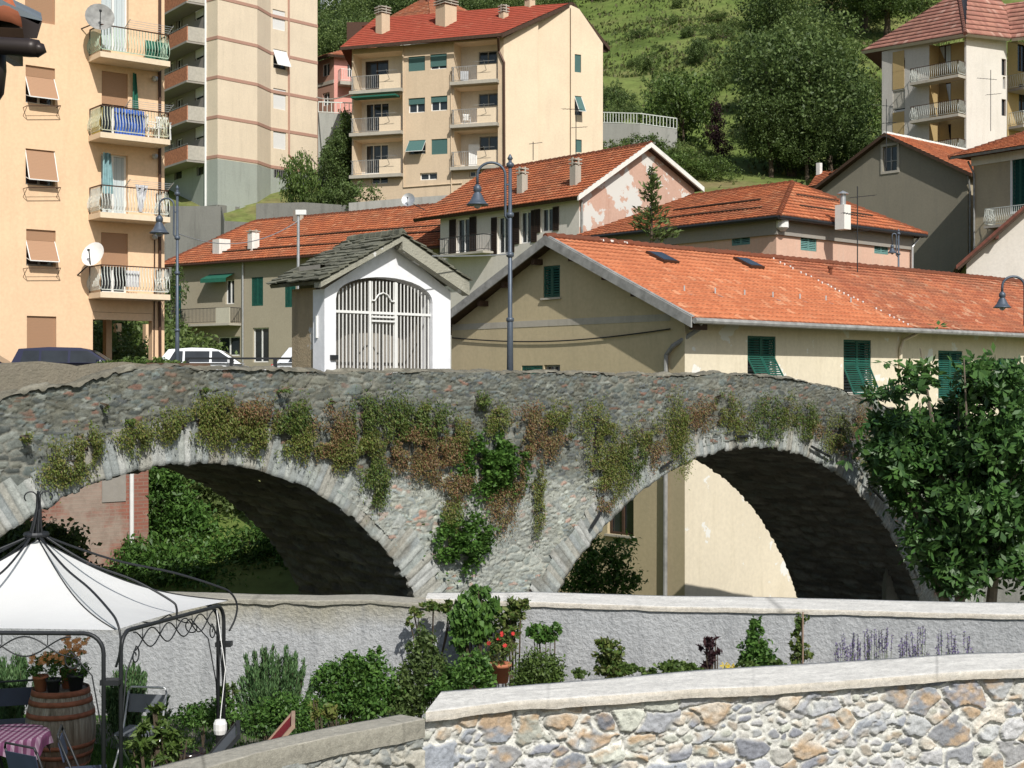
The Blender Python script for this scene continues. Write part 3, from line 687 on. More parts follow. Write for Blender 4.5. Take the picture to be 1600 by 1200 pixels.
def balcony(root, pl, s0, s1, ztop, depth, th=.2, slab=None, h=1.0, sp=.11, mat=None, bulge=0, topmat=None, solid=None, solidmat=None):
    mb = MB(); mb.box6(pl.P(s0, ztop-th, -.02), pl.t*(s1-s0), pl.n*(depth+.02), (0, 0, th)); b = mb.build('balcony', slab, root)
    e = .05; A_ = pl.P(s0+e, ztop, .02); B_ = pl.P(s0+e, ztop, depth-e); C_ = pl.P(s1-e, ztop, depth-e); D_ = pl.P(s1-e, ztop, .02)
    if solid:
        sa = s0+(s1-s0)*solid
        railing('railing', [A_, B_, pl.P(sa, ztop, depth-e)], h, sp, mat, b, bulge, topmat=topmat)
        mb = MB(); mb.box6(pl.P(sa, ztop-.02, depth-.12), pl.t*(s1-sa), pl.n*.13, (0, 0, h)); mb.box6(pl.P(s1-.12, ztop-.02, .0), pl.t*.12, pl.n*(depth-.12), (0, 0, h)); mb.build('parapet', solidmat, b)
    else: railing('railing', [A_, B_, C_, D_], h, sp, mat, b, bulge, topmat=topmat)
    return b
def chimney(par, p, w_, h, mat, cap='slats', n=3, name='chimney'):
    p = Vector(p); mb = MB(); mb.box(p+Vector((0, 0, h/2-.4)), (w_, w_, h+.8), R(A)); c = mb.build(name, mat, par); mb = MB()
    if cap == 'slats':
        for i in range(n): mb.box(p+Vector((0, 0, h+.1+i*.2)), (w_*1.2, w_*1.2, .07), R(A))
        for dx, dy in ((-1, -1), (1, -1), (1, 1), (-1, 1)): mb.box(p+Vector((dx*w_*.36, dy*w_*.36, h+n*.1)), (.08, .08, n*.2), R(A))
        mb.build('cowl', M['concrete'], c)
    elif cap == 'pipe':
        mb.tube([p+Vector((0, 0, h)), p+Vector((0, 0, h+.5))], w_*.28, 10); mb.lathe(p+Vector((0, 0, h+.5)), [(0, .16), (w_*.55, .02), (w_*.55, 0), (0, 0)], 10); mb.build('flue', M['steel'], c)
    return c
def pipe(root, pts, r=.05, mat=None, name='drainpipe'):
    mb = MB(); mb.tube(pts, r, 8); return mb.build(name, mat or M['greypaint'], root)
def bldg(name, loc, label, cat='building', group=None): return empty(name, loc, label, cat, group)
# ================================================================== yellow riverside house
yb = bldg('riverside_house', W(1070, 600, 40)+Vector((0, 0, -7)), 'long low yellow house with green louvred shutters and long orange roof, behind the bridge', 'house')
PF = PL(1070, 40, A); PG = PL(1070, 40, A+90); ze = 1.83; hw = 5.45; zr = 4.55
gw_ = hw*2-.5                                                        # gable runs away to the left in the direction PG.t
facade(yb, PF, [(0, -7), (36, -7), (36, ze+.1), (0, ze+.1)],
       [((1168, 525, 1212, 594), 'louvreout'), ((1318, 531, 1361, 616), 'louvreout'), ((1466, 548, 1504, 622), 'louvre'), ((1560, 560, 1590, 626), 'louvre')], M['yellow'], rv=.2, sill=M['concrete'])
gz_ = [(0, -7), (0, ze+.1), (hw-.25, zr-.15), (gw_, ze+.1), (gw_, -7)]
fw = facade(yb, PG, gz_, [((849, 415, 875, 465), 'louvre'), ((815, 571, 848, 592), 'louvre'), ((850, 570, 875, 595), 'grey+m'), ((949, 735, 990, 836), 'grey+dark+m')], M['gableyellow'], rv=.16, sill=M['concrete'])
shell(yb, [PF.P(36, 0), PF.P(36, 0)+PG.t*gw_, PG.P(gw_, 0)], -7, ze, M['gableyellow'])
og, of = .5, .72                                                     # overhangs
E0 = PF.P(0, ze)+PG.n*og+PF.n*of; Rg = PG.P(hw-.25, zr)+PG.n*og; Lg = PG.P(gw_, ze)+PG.n*og-PF.n*of; LT = 36.5+og
SP = 11.1
r1 = tiles(yb, [E0, E0+PF.t*SP, Rg+PF.t*SP, Rg], M['tile_new'], .22, .34, .03, .028)
r2 = tiles(yb, [E0+PF.t*(SP+.01), E0+PF.t*LT, Rg+PF.t*LT, Rg+PF.t*(SP+.01)], M['tile_old'], .22, .34, .045, .032)
r2_ = tiles(yb, [Lg+PF.t*LT, Lg, Rg, Rg+PF.t*LT], M['tile_old'], .22, .34, .04, 0)
ridge(r2, Rg+PF.t*LT+Vector((0, 0, .02)), Rg+Vector((0, 0, .02)), .13, M['tile_old'])
mb = MB()                                                           # pale mortar blobs where the new tiles end
for i in range(34):
    f = i/33.; p = E0+(Rg-E0)*f+PF.t*(SP+rnd.uniform(-.06, .06))+Vector((0, 0, .07))
    if rnd.random() < .75: mb.lathe(p, [(0, .03), (.03, .02), (.035, 0), (.02, -.05)], 6)
mb.build('mortar_joint', M['white'], r1)
mb = MB()                                                           # mortared ridge end
for i in range(26):
    p = Rg+PF.t*(.3+i*.14)+Vector((rnd.uniform(-.05, .05), rnd.uniform(-.05, .05), .05)); mb.lathe(p, [(0, .06), (.09*rnd.uniform(.6, 1.2), .03), (.1, -.03)], 6)
mb.build('mortar', M['coping'], r1)
mb = MB()                                                           # broad barge boards of the gable
for P0, P1 in ((E0, Rg), (Rg, Lg)):
    mb.box6(P0+PG.n*.02+Vector((0, 0, -.26)), P1-P0, PG.n*.05, (0, 0, .3)); 
mb.box6(E0+PG.n*.02+Vector((0, 0, .04)), Rg-E0, -PG.n*.12, (0, 0, .03))
mb.build('barge_board', M['greypaint'], r1)
for f in (.04, .42, .62, .86):
    for q0 in (E0, Lg):
        p = q0+(Rg-q0)*f; MB().box6(p-PG.n*.75+Vector((0, 0, -.42)), PG.n*.62, PF.n*.14, (0, 0, .18)).build('purlin', M['wood'], r1)
ZG = ze-.07
mb = MB(); a = E0+PF.n*.09; a.z = ZG; mb.tube([a-PG.n*-.02, a+PF.t*19.2], .085, 8); a2 = a+PF.t*19.4+Vector((0, 0, -.08)); mb.tube([a2, a2+PF.t*17], .085, 8); mb.build('gutter', M['greypaint'], r1)
pipe(yb, [E0+PF.t*.35+Vector((0, 0, -.1)), PF.P(.3, ze-.25, .3), PG.P(.35, ze-.75, .12), PG.P(.62, ze-1.0, .1), PG.P(.66, -7, .1)], .065)
pipe(yb, [PF.P(*PF.at(1428, 512), .5), PF.P(*PF.at(1420, 520), .4), PF.P(*PF.at(1408, 532), .1), PF.P(*PF.at(1404, 545), .08), PF.P(PF.at(1404, 545)[0], -7, .08)], .06, M['yellow'])
mb = MB()                                                           # band and cable across the gable
s_, z_ = PG.at(1040, 495); mb.box6(PG.P(.55, z_-.12, .0), PG.t*(gw_-.6), PG.n*.012, (0, 0, .2)); mb.build('string_course', M['concrete'], yb)
mb = MB(); mb.tube([PG.P(s, z_-.32-.28*math.sin(math.pi*min(1, s/11.)), .06) for s in np.linspace(.5, gw_-.1, 16)], .022, 5); mb.build('cable', M['iron'], yb)
# roof lights, snow hooks
N1 = (E0+PF.t-E0).cross(Rg-E0).normalized(); V1 = (Rg-E0).normalized()
for s, f in ((3.6, .80), (8.3, .84)):
    p = E0+PF.t*s+(Rg-E0)*f; mb = MB(); mb.box6(p+N1*.03-V1*.45, PF.t*.75, V1*.85, N1*.10); sk = mb.build('roof_window', M['brownmetal'], r1)
    mb = MB(); mb.box6(p+N1*.131-V1*.38+PF.t*.07, PF.t*.61, V1*.71, N1*.01); mb.build('pane', M['glass'], sk)
for s in np.linspace(1.9, 10.4, 7):
    p = E0+PF.t*s+(Rg-E0)*.33; mb = MB(); mb.bar(p, p+Vector((0, 0, .2)), .04); mb.bar(p, p-V1*.3+N1*.03, .03); mb.build('snow_hook', M['steel'], r1)
def antenna(loc, h, arms, label, group=None, el=7):
    a = empty('tv_antenna', loc, label, 'antenna', group); mb = MB(); mb.tube([loc, Vector(loc)+Vector((0, 0, h))], .022, 6); mb.build('mast', M['iron'], a)
    for hz, L, az, n_ in arms:
        d = Vector((math.cos(R(az)), math.sin(R(az)), .12)); p = Vector(loc)+Vector((0, 0, hz)); mb = MB(); mb.bar(p-d*L*.3, p+d*L*.7, .025); e = Vector((-d.y, d.x, 0))
        for i in range(n_):
            q = p-d*L*.3+d*L*(i/(n_-1.)); mb.bar(q-e*.16, q+e*.16, .012)
        mb.build('boom', M['iron'], a)
    return a
p = E0+PF.t*15.4+(Rg-E0)*.86
antenna(p, 3.3, [(2.9, 1.0, 10, 7), (2.2, .9, 200, 9), (1.6, .8, 30, 5)], 'tall thin television antenna standing on the long orange roof')
p = E0+PF.t*13+(Rg-E0)*.78; pp = MB(); pp.tube([p, p+Vector((0, 0, .25))], .07, 8); pp.tube([p+Vector((0, 0, .25)), p+Vector((0, 0, .33))], .1, 8); pp.build('vent_pipe', M['tile_old'], r2)

# ================================================================== peach apartment block, left
P1 = PL(145, 52, 38); b1 = bldg('apartment_block', W(145, 600, 52), 'peach apartment block at the left edge, with brown roller blinds and railed balconies', 'apartment block')
sR = P1.sx(257); zb1 = P1.at(145, 487)[1]; top1 = 21; sL = P1.sx(-190)
wb = M['blind']
W1 = [((158, -40, 201, 80), 'door+m+curt'), ((159, 113, 200, 214), 'door+m+blind+.5', wb), ((158, 241, 200, 336), 'door+m+curt'), ((158, 364, 200, 458), 'door+m+blind+.56', wb),
      ((39, -28, 86, 35), 'm+blind+1', wb), ((40, 104, 86, 163), 'm+out+.28+.42', wb), ((40, 234, 86, 290), 'grey+m+out+.0+.36', wb), ((41, 359, 87, 416), 'grey+m+out+.3+.4', wb), ((42, 494, 88, 558), 'm+blind+1', wb),
      ((-110, 118, -62, 178), 'm+blind+.6', wb), ((-110, 244, -62, 300), 'm+blind+1', wb), ((-110, 365, -62, 420), 'm+blind+.4', wb)]
facade(b1, P1, [(sL, -.6), (0, -.6), (0, zb1), (sR, zb1), (sR, top1), (sL, top1)], W1, M['peach'], rv=.25)
shell(b1, [P1.P(sR, 0), P1.P(sR, 0, -12), P1.P(sL, 0, -12)], zb1, top1, M['peach']); shell(b1, [P1.P(sL, 0, -12), P1.P(sL, 0)], -.6, top1, M['peach'])
mb = MB(); mb.q(P1.P(0, zb1), P1.P(sR, zb1), P1.P(sR, zb1, -12), P1.P(0, zb1, -12)); mb.q(P1.P(0, -.6), P1.P(0, zb1), P1.P(0, zb1, -12), P1.P(0, -.6, -12)); mb.q(P1.P(sL, top1), P1.P(sR, top1), P1.P(sR, top1, -12), P1.P(sL, top1, -12)); mb.build('soffit', M['peach'], b1, fix=False)
for px0, px1, d0 in ((238, 257, 0), (166, 175, -3.2), (228, 239, -9), (182, 190, -9)):
    a, b = P1.off(d0).sx(px0), P1.off(d0).sx(px1); mb = MB(); mb.box6(P1.P(a, -.6, d0-.35), P1.t*(b-a), P1.n*.34, (0, 0, zb1+.6)); mb.build('column', M['peach'], b1)
mb = MB(); mb.box6(P1.P(0.02, zb1-.28, -.3), P1.t*(sR-.04), P1.n*.29, (0, 0, .27)); mb.build('beam', M['peach'], b1)
M['railcream'] = plain('cream_rail_paint', (.55, .56, .42), .5); M['railwhite'] = plain('white_rail_paint', (.62, .65, .6), .5); M['railgreen'] = plain('pale_green_rail_paint', (.42, .55, .43), .5)
s0b, s1b = P1.sx(138), P1.sx(246); Po = P1.off(1.15)
for i, (y, mt) in enumerate(((80, 'railgreen'), (206, 'railcream'), (331, 'railwhite'), (456, 'railwhite'))):
    z = Po.at(160, y)[1]; balcony(b1, P1, s0b, s1b, z, 1.15, .2, M['lightpeach'], .98, .115, M[mt], .1, M['brownmetal'])
bz = [Po.at(160, y)[1] for y in (80, 206, 331, 456)]
mb = MB(); mb.tube([P1.P(sR-.22, top1, .07), P1.P(sR-.22, zb1, .07), P1.P(sR-.2, -.5, .07)], .06, 8); mb.build('drainpipe', M['brownmetal'], b1)
mb = MB(); mb.tube([P1.P(sR-.42, 5.5, .05), P1.P(sR-.45, -.4, .05)], .025, 6); mb.build('drainpipe', M['brownmetal'], b1)
for y in (122, 243, 368):
    p = P1.P(*P1.at(239, y), .0); mb = MB(); mb.tube([p, p+P1.n*.16], .035, 6); mb.lathe(p+P1.n*.18+Vector((0, 0, -.1)), [(0, .16), (.1, .12), (.12, .05), (.1, -.03), (0, -.08)], 10); mb.build('wall_lamp', M['steel'], b1)
for y in (168, 295, 420):                                           # clothes-line brackets under the windows
    mb = MB(); a = P1.P(*P1.at(36, y)); b = P1.P(*P1.at(88, y)); mb.bar(a, a+P1.n*.45, .02); mb.bar(b, b+P1.n*.45, .02); mb.bar(a+P1.n*.45, b+P1.n*.45, .02); mb.bar(a+P1.n*.3, b+P1.n*.3, .012); mb.bar(a+Vector((0, 0, -.3)), a+P1.n*.45, .015); mb.bar(b+Vector((0, 0, -.3)), b+P1.n*.45, .015); mb.build('line_bracket', M['brownmetal'], b1)
for i in (0, 1, 2):                                                 # line racks on the balcony rails
    mb = MB(); z = bz[i+0]+1.0; a = P1.P(s0b+1.7, z, 1.1); 
    for s in (0, 1.6): mb.bar(P1.P(s1b-1.75+s*1.05, z, 1.1), P1.P(s1b-1.75+s*1.05, z+.22, 1.6), .02)
    for k in range(4): mb.bar(P1.P(s1b-1.75, z+.05*k+.03, 1.2+.12*k), P1.P(s1b-.07, z+.05*k+.03, 1.2+.12*k), .012)
    mb.build('clothes_rack', M['steel'], b1)
def dish(p, r, dirv, mat, label, arm):
    e = empty('satellite_dish', p, label, 'satellite dish'); d = Vector(dirv).normalized(); u = d.cross(Vector((0, 0, 1))).normalized(); v = u.cross(d); mb = MB(); n = 20; c0 = Vector(p); K = len(mb.v)
    for i in range(6):
        rr = r*i/5.; off = .28*(rr/r)**2*r
        for j in range(n):
            a = 2*math.pi*j/n; mb.v.append(tuple(c0+u*rr*math.cos(a)+v*rr*1.1*math.sin(a)+d*off))
    for i in range(5):
        for j in range(n): mb.f.append((i*n+j, i*n+(j+1) % n, (i+1)*n+(j+1) % n, (i+1)*n+j)); mb.m.append(0)
    mb.build('reflector', mat, e, True); mb = MB(); mb.bar(c0-v*r*1.0+d*.2*r, c0+d*r*.9, .03); mb.box(c0+d*r*.95, (.07, .1, .07)); mb.build('receiver_arm', M['iron'], e)
    mb = MB(); mb.tube([c0-d*.03, c0-d*.15, Vector(arm)], .025, 6); mb.build('bracket', M['iron'], e)
    return e
dp = P1.P(*P1.at(140, 38), .95); dish(dp, .52, (.3, -.8, .35), M['greypaint'], 'dark grey satellite dish beside the topmost balcony of the peach block', P1.P(*P1.at(127, 45), 0))
dp = P1.P(*P1.at(133, 402), .9); dish(dp, .44, (-.25, -.9, .4), M['white'], 'white satellite dish beside the lowest balcony of the peach block', P1.P(*P1.at(121, 430), 0))
# things on the balconies
def cloth(name, P, w_, h, mat, label, cat, folds=5, amp=.04, twist=0):
    mb = MB(); n = 16; m_ = 6; K = 0; u = P1.t
    for j in range(m_+1):
        for i in range(n+1):
            f = i/n; g = j/m_; ww = w_*(1-twist*g); mb.v.append(tuple(Vector(P)+u*(ww*f+twist*g*w_*.3)+P1.n*(amp*math.sin(f*folds*6.28+g))+Vector((0, 0, -h*g))))
    for j in range(m_):
        for i in range(n): a = j*(n+1)+i; mb.f.append((a, a+1, a+n+2, a+n+1)); mb.m.append(0)
    o = mb.build(name, mat, smooth=True); return tag(o, label, cat)
M['bluecloth'] = plain('blue_cloth', (.05, .12, .42), .9, 0, .5, 4); M['tealcloth'] = plain('teal_cloth', (.22, .36, .38), .9, 0, .2); M['yellowcloth'] = plain('yellow_screen', (.52, .42, .12), .8); M['whitecloth'] = plain('white_cloth', (.6, .6, .62), .9)
cloth('hanging_cloth', P1.P(P1.sx(164), bz[1]+.98, .9), 1.15, .95, M['bluecloth'], 'blue and dark striped cloth hung behind the second balcony railing', 'cloth', 7, .05)
mb = MB(); mb.box6(P1.P(s0b+.1, bz[1]+.05, .06), P1.n*1.0, P1.t*.015, (0, 0, .88)); tag(mb.build('railing_screen', M['yellowcloth']), 'yellow screen tied to the end of the second balcony railing', 'screen')
mb = MB(); mb.box6(P1.P(s0b+.1, bz[2]+.05, .06), P1.n*1.0, P1.t*.015, (0, 0, .88)); tag(mb.build('railing_screen', M['lightpeach']), 'pale screen tied to the end of the third balcony railing', 'screen')
cloth('rolled_awning', P1.P(P1.sx(205), P1.at(205, 115)[1], .15), .14, 1.4, M['greendoor'], 'furled green awning hanging beside the brown door blind', 'awning', 1, .06, -.8)
cloth('curtain', P1.P(P1.sx(155), P1.at(155, 240)[1], .35), .3, 1.5, M['tealcloth'], 'pale teal curtain pulled outside the third balcony door', 'curtain', 2, .08, -.5)
cloth('awning_cloth', P1.P(P1.sx(192), bz[2]+1.1, 1.15), .5, 1.0, M['whitecloth'], 'crumpled white awning cloth slung over the third balcony railing', 'awning', 2, .1, .8)
cloth('hanging_laundry', P1.P(P1.sx(164), bz[3]+.85, .8), .5, .6, M['black'], 'black laundry hanging behind the lowest balcony railing', 'laundry', 5, .03)
cloth('hanging_laundry', P1.P(P1.sx(184), bz[3]+.85, .8), .5, .6, M['whitecloth'], 'white laundry hanging behind the lowest balcony railing', 'laundry', 5, .03)
for px, lab in ((218, 'closed dark green shutter leaf leaning on the topmost balcony, beside its middle post'), (234, 'closed dark green shutter leaf at the far right end of the topmost balcony')):
    mb = MB(); a = P1.sx(px); mb.box6(P1.P(a, bz[0]+.03, .5), P1.t*.52, P1.n*.05, (0, 0, .78)); o = tag(mb.build('shutter_leaf', M['greendoor']), lab, 'shutter')
def plastic_chair(p, rz, label, mat=None):
    e = empty('plastic_chair', p, label, 'chair'); e.rotation_euler = (0, 0, rz); o = Vector(p); mt = mat or M['white']
    def g(n_, f):
        mb = MB(); f(mb); mb.build(n_, mt, e)
    g('seat', lambda m_: m_.box(o+Vector((0, 0, .43)), (.46, .44, .03)))
    g('backrest', lambda m_: [m_.box(o+Vector((x, .23, .66)), (.05, .03, .42)) for x in (-.18, -.09, 0, .09, .18)]+[m_.box(o+Vector((0, .24, .88)), (.46, .04, .08))])
    for x in (-.2, .2):
        g('armrest', lambda m_: [m_.box(o+Vector((x*1.1, 0, .65)), (.05, .42, .03)), m_.box(o+Vector((x*1.1, -.19, .54)), (.04, .04, .22))])
        for y in (-.19, .19): g('leg', lambda m_: m_.bar(o+Vector((x*1.1, y*1.1, 0)), o+Vector((x, y, .43)), .045))
    return e
plastic_chair(P1.P(P1.sx(243), bz[1]+.02, .7), .5, 'white plastic chair on the second balcony of the peach block')
plastic_chair(P1.P(P1.sx(229), bz[1]+.02, .45), 2.2, 'second white plastic chair, pushed nearer the wall on the second balcony of the peach block')

# ================================================================== tower block
b2 = bldg('tower_block', W(340, 345, 108), 'tall beige tower block with pink string courses, white blinds and shaded rust-coloured balconies', 'apartment block')
T0 = PL.two(322, 108.9, 340, 108); Ta = PL.two(340, 108, 402, 110.8); Tb = PL.two(402, 110.8, 423, 113.2); Tc = PL.two(423, 113.2, 496, 116.7)
zt = 44; zg = Ta.at(340, 248)[1]; zbs = Ta.at(340, 312)[1]; zlow = 7
def strip(pl, x0, x1, wins, zA, zB, mat, n_='wall', **k):
    a, b = pl.sx(x0), pl.sx(x1); return facade(b2, pl, [(a, zA), (b, zA), (b, zB), (a, zB)], wins, mat, n_, **k)
bw = M['blindw']
for pl, x0, x1, wn in ((T0, 322, 340, []), (Ta, 340, 402, []), (Tb, 402, 423, []), (Tc, 423, 496, [((426, 16, 446, 47), 'blind+1', bw), ((427, 78, 448, 108), 'grey+out+.0+.6', bw), ((427, 139, 447, 171), 'blind+1', bw), ((427, 201, 447, 233), 'blind+1', bw)])):
    strip(pl, x0, x1, wn, zg, zt, M['cream'])
    strip(pl, x0, x1, [((428, 262, 448, 279), 'grey+grate')] if pl is Tc else [], zlow, zg, M['greygreen'])
    for k in range(0, 8):
        z = Ta.at(340, 244-62*k)[1]; a, b = pl.sx(x0), pl.sx(x1); MB().box6(pl.P(a-.02, z-.12, 0), pl.t*(b-a+.04), pl.n*.035, (0, 0, .24)).build('string_course', M['creamband'], b2)
mb = MB(); z0 = Ta.at(340, 320)[1]; mb.box6(T0.P(T0.sx(322)-.1, zlow, 0), T0.t*(T0.sx(340)-T0.sx(322)+.15), T0.n*.15, (0, 0, z0-zlow)); mb.box6(Ta.P(0, zlow, 0), Ta.t*Ta.sx(402), Ta.n*.15, (0, 0, z0-zlow)); mb.build('stone_base', M['shadestone'], b2)
for px, lab in ((352, 'a'), (372, 'b')):
    mb = MB(); a, b = Ta.sx(px), Ta.sx(px+13); zd = Ta.at(px, 362)[1]; mb.box6(Ta.P(a, zd, .16), Ta.t*(b-a), Ta.n*.05, (0, 0, 2.0)); mb.build('door', M['greygreen'], b2)
Tg = PL.two(322, 108.9, 254, 116); sq = [Tg.sx(254), Tg.sx(322)]
M['shadewall'] = plaster('shade_plaster', (.30, .28, .25)); M['rust'] = plain('rust_panel', (.42, .17, .09), .8, 0, .3); M['greypanel'] = plain('grey_panel', (.38, .36, .31), .8)  # shadewall: shade of the tower's left face and slabs put into its colour
wn = []
for k in range(-1, 4):
    y = 62.5*k; wn += [((264, 33+y+2, 271, 60+y+2), 'm'), ((275, 27+y+2, 285, 57+y+1), 'm', None), ((304, 10+y, 318, 30+y), 'blind+.8', bw)]
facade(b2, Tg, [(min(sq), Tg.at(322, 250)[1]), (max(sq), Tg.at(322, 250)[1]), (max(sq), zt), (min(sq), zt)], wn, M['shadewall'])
facade(b2, Tg, [(min(sq), zlow), (max(sq), zlow), (max(sq), Tg.at(322, 250)[1]), (min(sq), Tg.at(322, 250)[1])], [((272, 265, 284, 280), 'grey'), ((307, 259, 318, 274), 'grey'), ((312, 325, 318, 340), 'grey')], M['greygreen'])
Tgo = Tg.off(1.6)
for k in range(-1, 4):
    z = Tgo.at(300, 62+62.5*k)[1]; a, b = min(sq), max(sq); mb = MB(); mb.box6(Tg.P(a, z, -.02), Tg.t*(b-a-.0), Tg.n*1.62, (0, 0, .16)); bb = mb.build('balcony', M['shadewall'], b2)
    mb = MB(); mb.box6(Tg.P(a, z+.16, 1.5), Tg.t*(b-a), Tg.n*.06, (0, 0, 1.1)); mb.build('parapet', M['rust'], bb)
    e1 = b if Tg.D(322) < Tg.D(254) and Tg.sx(322) > Tg.sx(254) else a
    mb = MB(); mb.box6(Tg.P(e1-.03, z+.16, 0), Tg.t*.06, Tg.n*1.5, (0, 0, 1.1)); mb.build('parapet', M['greypanel'], bb)
    for q in (1.32,): mb = MB(); mb.bar(Tg.P(a, z+q+.05, 1.53), Tg.P(b, z+q+.05, 1.53), .04); mb.build('handrail', M['greypaint'], bb)
shell(b2, [Tc.P(Tc.sx(496), 0), Tc.P(Tc.sx(496), 0, -14), Tg.P(Tg.sx(254), 0, -8), Tg.P(Tg.sx(254), 0)], zlow, zt, M['cream'])
pipe(b2, [T0.P(T0.sx(322), zt, .05), T0.P(T0.sx(322), 11.5, .05)], .09, M['white'])
pipe(b2, [Tc.P(Tc.sx(450), zt, .06), Tc.P(Tc.sx(451), Tc.at(451, 242)[1], .06), Tc.P(Tc.sx(462), Tc.at(462, 256)[1], .06), Tc.P(Tc.sx(462), zlow, .06)], .08, M['creamband'])
# plants in the tower's balcony boxes come with the vegetation

# ================================================================== tan block with the red roof
b3 = bldg('hillside_block', W(787, 300, 100), 'tan four-storey apartment block with dark red roof, loggias and teal blinds', 'apartment block')
F3 = PL.two(787, 100, 550, 103.7); zf = F3.at(787, 58)[1]; zc3 = 12
def r3(x0, y0, x1, y1): return F3.rect((x0, y0, x1, y1))
lgs = []
tb = M['blindt']
lg_rects = [(552, 82, 629, 142), (552, 151, 629, 208), (552, 217, 629, 274), (709, 64, 778, 128), (709, 135, 778, 195), (709, 203, 778, 261)]
mid = [((638, 88, 664, 111), 'blind+1', tb), ((672, 84, 698, 108), 'm+blind+.8', tb), ((638, 153, 664, 176), 'm+blind+.42', tb), ((673, 150, 699, 173), 'm+blind+.4', tb), ((639, 219, 665, 241), 'grey+out+.0+.7', tb), ((674, 217, 699, 241), 'blind+1', tb),
       ((580, 276, 606, 287), 'm'), ((656, 270, 683, 281), 'm'), ((733, 267, 752, 276), 'm')]
x3 = sorted((F3.sx(787), F3.sx(550)))
lgh = [r3(*q) for q in lg_rects]
facade(b3, F3, [(x3[0], zc3), (x3[1], zc3), (x3[1], zf), (x3[0], zf)], mid, M['tan'], rv=.2, extra=[[(a, b), (c_, b), (c_, d), (a, d)] for a, b, c_, d in lgh])
ld = [(571, 95, 607, 139), (571, 161, 608, 205), (571, 226, 607, 271), (748, 80, 777, 100), (748, 146, 778, 166), (749, 213, 779, 235)]
F3b = F3.off(-1.5)
for i, (q, d) in enumerate(zip(lgh, ld)):
    a, b, c_, e = q; mb = MB()
    for u, v in (((a, b), (c_, b)), ((c_, b), (c_, e)), ((c_, e), (a, e)), ((a, e), (a, b))): mb.q(F3.P(*u), F3.P(*v), F3.P(*v, -1.5), F3.P(*u, -1.5))
    mb.build('loggia', M['lightpeach'], b3)
    facade(b3, F3b, [(a, b), (c_, b), (c_, e), (a, e)], [(tuple(d), 'grey+m+dark' if i in (0,) else ('door+m3' if i < 3 else 'grey+m'))], M['white_wall'], 'loggia_wall', .1)
    far, near = (a, c_) if i < 3 else (a, c_)                      # the direction F3.t runs to the left of the picture when x3 is reversed
    L = c_-a; m_ = a+L*.42 if F3.P(a, 0).x > F3.P(c_, 0).x else a+L*.58
    solid_right = F3.P(a, 0).x > F3.P(c_, 0).x
    mb = MB(); mb.box6(F3.P(a-.1, b-.22, -.02), F3.t*(L+.2), F3.n*.55, (0, 0, .24)); bb = mb.build('balcony', M['concrete'], b3)
    sa, sb = (a, m_) if solid_right else (m_, c_); ra, rb = (m_, c_) if solid_right else (a, m_)
    mb = MB(); mb.box6(F3.P(sa, b+.02, .35), F3.t*(sb-sa), F3.n*.12, (0, 0, 1.05)); mb.build('parapet', M['lightpeach'], bb)
    railing('railing', [F3.P(ra, b+.02, .05 if not solid_right else .42), F3.P(ra, b+.02, .42), F3.P(rb, b+.02, .42)] + ([F3.P(rb, b+.02, .0)] if solid_right else []), 1.05, .16, M['greypaint'], bb, 0, bar=.03)
    mb = MB(); mb.bar(F3.P((sa+sb)/2, b+.7, .5), F3.P((sa+sb)/2, b+1.25, 1.1), .03); mb.bar(F3.P((sa+sb)/2-.8, b+1.2, 1.05), F3.P((sa+sb)/2+.8, b+1.2, 1.05), .02); mb.build('line_bracket', M['greypaint'], bb)
# sunny side in three folds
G1 = PL.two(787, 100, 841, 101.1); G2 = PL.two(841, 101.5, 892, 102.2); G3 = PL.two(892, 102.0, 942, 103.1)
def ztop(x): return float(np.interp(x, [787, 841, 892, 905, 942], [58, 28, 6, 12, 66]))
for pl, x0, x1, wn in ((G1, 787, 841, []), (G2, 841, 892, []), (G3, 892, 942, [((898, 85, 908, 113), 'grey+blind+1', tb), ((898, 150, 909, 180), 'grey+out+.0+.7', tb), ((899, 218, 909, 238), 'grey+blind+1', tb)])):
    xs_ = [x for x in (x0, 905, x1) if x0 <= x <= x1]; a, b = pl.sx(x0), pl.sx(x1)
    facade(b3, pl, [(a, zc3), (b, zc3)]+[pl.at(x, ztop(x)+2) for x in reversed(xs_)], wn, M['lightpeach'])
shell(b3, [G3.P(G3.sx(942), 0), G3.P(G3.sx(942), 0, -11), F3.P(F3.sx(550), 0, -11), F3.P(F3.sx(550), 0)], zc3, 24.5, M['tan'])
pk = W(894, 3, 102.4); rl = W(588, 40, 108); e1 = W(783, 52, 99.3); e0 = W(531, 74, 103.2); er = W(951, 73, 103.6); bk = Vector((1.5, 16, -3.4))
rr3 = tiles(b3, [e0, e1, pk, rl], M['tile_red'], .3, .4, .03, 0, .2)
tiles(b3, [er, er+Vector((-8, 12, 0)), pk+Vector((-8, 12, .0)), pk], M['tile_red'], .3, .4, .03, 0, .2)
mb = MB(); mb.poly([rl, e0, Vector((e0.x, e0.y+11, e0.z))]); mb.poly([rl, pk, pk+Vector((-8, 12, 0)), rl+Vector((0, 6, 0))]); mb.build('roof', M['tile_red'], b3)
mb = MB(); mb.box6(e0+Vector((0, -.1, -.25)), e1-e0, Vector((.05, -.12, 0)), (0, 0, .22)); mb.build('gutter', M['wood'], rr3)
mb = MB()
for f in np.linspace(.05, .95, 7): p = pk+(er-pk)*f; mb.box(p+Vector((-.35, .2, -.4)), (.9, .22, .25))
mb.box6(pk+Vector((0, 0, -.35)), er-pk, Vector((.1, -.1, 0)), (0, 0, .3)); mb.box6(e1+Vector((0, 0, -.3)), pk-e1, Vector((.1, -.05, 0)), (0, 0, .25)); mb.build('rafter', M['wood'], rr3)
